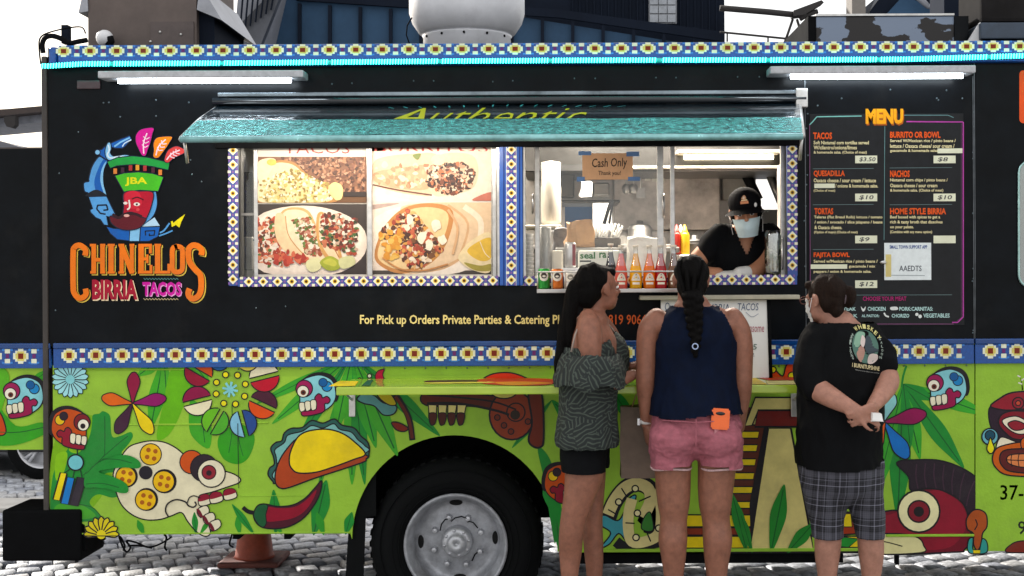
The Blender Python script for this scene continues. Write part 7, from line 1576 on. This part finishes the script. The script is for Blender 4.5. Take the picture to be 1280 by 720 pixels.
# round print on the back of the t-shirt, lettering in an arc
from mathutils.bvhtree import BVHTree
def tree(o):
    off = wloc(o); me = o.data; return BVHTree.FromPolygons([v.co+off for v in me.vertices], [tuple(p.vertices) for p in me.polygons])
bt3 = tree(shirt3)
def back3(x, y, h=0):
    o = Vector((W(x, y, d3).x, -3, W(x, y, d3).z)); r = bt3.ray_cast(o, Vector((0, 1, 0)))
    p = r[0] if r[0] is not None else W(x, y, d3+.2); return p+Vector((0, -.002-h, 0))
class TArt(Art):
    def P(s, x, y): return back3(1073+(x-1073)+ (y-431)*-.10, y+(x-1073)*.16, s.h)
TA = TArt(mat_f=ink, step=.0005)
TA.c('3f6658', 1073, 431, 17, n=36, ry=20); TA.f('1d3038', [(1074, 418), (1084, 422), (1090, 434), (1080, 440), (1072, 434)]); TA.f('7aa088', [(1060, 420), (1066, 414), (1072, 416), (1066, 430), (1058, 436)]); TA.f('a07868', [(1062, 438), (1068, 430), (1072, 438), (1068, 450), (1063, 446)]); TA.f('b8a8a0', [(1078, 440), (1088, 438), (1089, 444), (1082, 450), (1076, 450)]); TA.f('c8b8b0', [(1068, 418), (1072, 422), (1070, 432), (1066, 428)])
TA.text('c8b888', 'I BURNITUPSHINE', 1056, 452.5, 1092, 457.5, .02); TA.text('8a8a84', 'Where to be when you are free', 1060, 459.5, 1092, 461.5)
for i, ch in enumerate('WHISKEY'):
    a = math.radians(-125+i*15); x, y = 1073+21*math.cos(a), 431+24*math.sin(a); TA.text('c8c07a', ch, x-2, y-2.6, x+2, y+2.6, .03, 0, a+math.pi/2)
for i, ch in enumerate('GHOST RIDER'):
    if ch == ' ': continue
    a = math.radians(165+i*4.5 if False else 150+i*3); a = math.radians(200-i*7); x, y = 1073-20.5*math.cos(math.radians(35-i*7)), 433+24*math.sin(math.radians(35-i*7)); TA.text('9aa89c', ch, x-1.2, y-1.5, x+1.2, y+1.5, .01)
for i, ch in enumerate('SALOON'):
    x, y = 1073+20.5*math.cos(math.radians(-30+i*11)), 431+24*math.sin(math.radians(-30+i*11)); TA.text('9aa89c', ch, x-1.2, y-1.5, x+1.2, y+1.5, .01)
TA.build('shirt_print', p3, recalc=False)
npk = crumple('paper_napkin', 'crumpled white napkin held behind the back by the person in the black t-shirt', 'napkin', 1089, 517, 1105, 527, .93, .03, WHITEP, 12, .012, .7)
# ---- 4: the server in the window
d4 = -.30
p4 = thing('person', 'server in black cap and pale blue face mask leaning on the truck window sill', 'person', (W(925, 350, d4).x, -d4+.1, zf+.09))
F4 = Flesh(d4); hc4 = W(932, 266, -.22); R4 = Matrix.Rotation(math.radians(-8), 3, 'Z') @ Matrix.Rotation(math.radians(10), 3, 'X'); R4 = Matrix.Rotation(math.radians(-6), 3, 'Y') @ R4
head(F4, hc4, R4, 1.0)
F4.limb([(932, 282, 14, 1, .04), (930, 296, 15, 1, .02), (928, 308, 24, .8, 0)])
F4.limb([(928, 296, 26, .7, -.02), (926, 312, 38, .6, -.02), (925, 335, 42, .65, -.04), (926, 370, 38, .7, -.12), (927, 420, 37, .75, -.2), (927, 470, 38, .8, -.22), (927, 560, 30, 1, -.22), (927, 640, 18, 1.1, -.22)])
F4.limb([(896, 298, 12, 1, .0), (884, 312, 12, 1, .02), (872, 326, 12, 1, .04), (868, 338, 11, 1, .06), (882, 342, 9.5, 1, .10), (898, 342, 8, 1, .12)])
F4.limb([(959, 292, 12, 1, 0), (962, 308, 12, 1, .02), (957, 325, 11.5, 1, .05), (945, 338, 10, .95, .09), (928, 342, 8, .9, .12)])
F4.fuse('body', p4, mat('skin_warm', (.44, .20, .11), rough=.5, var=.08, scale=30, spec=.35), .0065)
GLV = Flesh(d4)
hand(GLV, W(926, 342, d4+.13), Vector((-1, .0, .05)), Vector((0, .2, -1)), 1, .95, .25); hand(GLV, W(899, 343, d4+.13), Vector((1, -.1, .1)), Vector((0, .2, -1)), -1, .95, .3)
GLV.limb([(934, 341, 9.5, .95, .11), (924, 342, 9, .95, .13)]); GLV.fuse('gloves', p4, mat('glove_white', (.72, .70, .66), rough=.45, var=.08), .0055, 3)
T4 = Flesh(d4)
T4.limb([(929, 292, 24, .9, .01), (927, 304, 38, .66, -.01), (926, 322, 43, .62, -.02), (925, 345, 41, .68, -.05), (926, 380, 42, .75, -.12), (927, 420, 41, .8, -.2), (927, 470, 42, .85, -.22)])
T4.limb([(903, 290, 13, 1.1, 0), (892, 302, 14.5, 1.1, .01), (884, 315, 14.5, 1.1, .02)]); T4.limb([(953, 286, 13, 1.1, 0), (962, 296, 14.5, 1.1, .01), (966, 308, 14.5, 1.1, .02)])
def cut4(p):
    c_ = W(930, 318, d4); top_ = W(930, 282, d4).z
    if p.z > c_.z and p.y < .34 and abs(p.x-c_.x) < (p.z-c_.z)*.42: return True
    return p.z > W(930, 280, d4).z
T4.fuse('t_shirt', p4, TEEB, .0075, 3, lambda p: .004+wr(.006, 9, (1, 1, .7), 9)(p), cut=cut4)
H4 = Flesh(d4); H4.ell(hc4+R4 @ Vector((0, .034, .025)), (.079, .082, .082), R4); H4.ell(hc4+R4 @ Vector((0, .06, -.04)), (.07, .05, .07), R4); H4.ell(hc4+R4 @ Vector((.066, .01, -.02)), (.024, .04, .06), R4); H4.ell(hc4+R4 @ Vector((-.066, .015, -.01)), (.018, .04, .05), R4); H4.fuse('hair', p4, HAIRB, .006, 2, strand(.002, 50))
CAPM = mat('black_cap', (.0035, .0035, .0045), spec=.1, rough=.85, var=.2, bump=.1, bscale=200)
K4 = Flesh(d4); K4.ell(hc4+R4 @ Vector((0, .008, .052)), (.087, .104, .082), R4)
K4.fuse('cap', p4, CAPM, .006, 2, cut=lambda p: (R4.inverted() @ (p-hc4)).z < .022)
m = MB(); vs = []
for j in range(6):
    for i in range(13):
        a = (i/12-.5)*2.3; rr_ = .096+.062*j/5*math.cos(a*.75); vs.append(hc4+R4 @ Vector((.90*rr_*math.sin(a), -rr_*math.cos(a)+.008, .036-.022*(j/5)-.016*(math.sin(a)**2))))
m.add(vs, [(j*13+i, j*13+i+1, (j+1)*13+i+1, (j+1)*13+i) for j in range(5) for i in range(12)], CAPM, True); m.build('cap_brim', p4, recalc=False)
def capP(u, v, h=.0):
    a = u; e = v; return hc4+R4 @ (Vector((0, .008, .052))+Vector((.0885*math.cos(e)*math.sin(a), -.1055*math.cos(e)*math.cos(a), .0835*math.sin(e)))*(1+h))
class CapArt(Art):
    def P(s, x, y): return capP(x, y, .006+s.h*.3)
CA4 = CapArt(mat_f=ink, step=.003)
CA4.f('d8a078', [(-.18, .42), (-.05, .62), (.08, .60), (.12, .42), (.02, .36)]); CA4.f('e8d8c0', [(-.10, .44), (-.03, .56), (.04, .50), (.0, .40)]); CA4.f('d88a5a', [(-.25, .10), (-.25, .26), (.22, .26), (.22, .10)], False); CA4.f('f0d0a0', [(-.20, .28), (-.18, .36), (.16, .36), (.18, .28)], False)
CA4.build('cap_badge', p4, recalc=False)
MB().ell(capP(.62, -.05, .05), (.008, .006, .012), WHITEP, 8).build('cap_sticker', p4)
mask_mesh(p4, hc4+R4 @ Vector((0, -.010, -.020)), R4, .98, mat('mask_blue', (.55, .68, .70), rough=.8, var=.06, scale=30)); eyes(p4, hc4, R4)
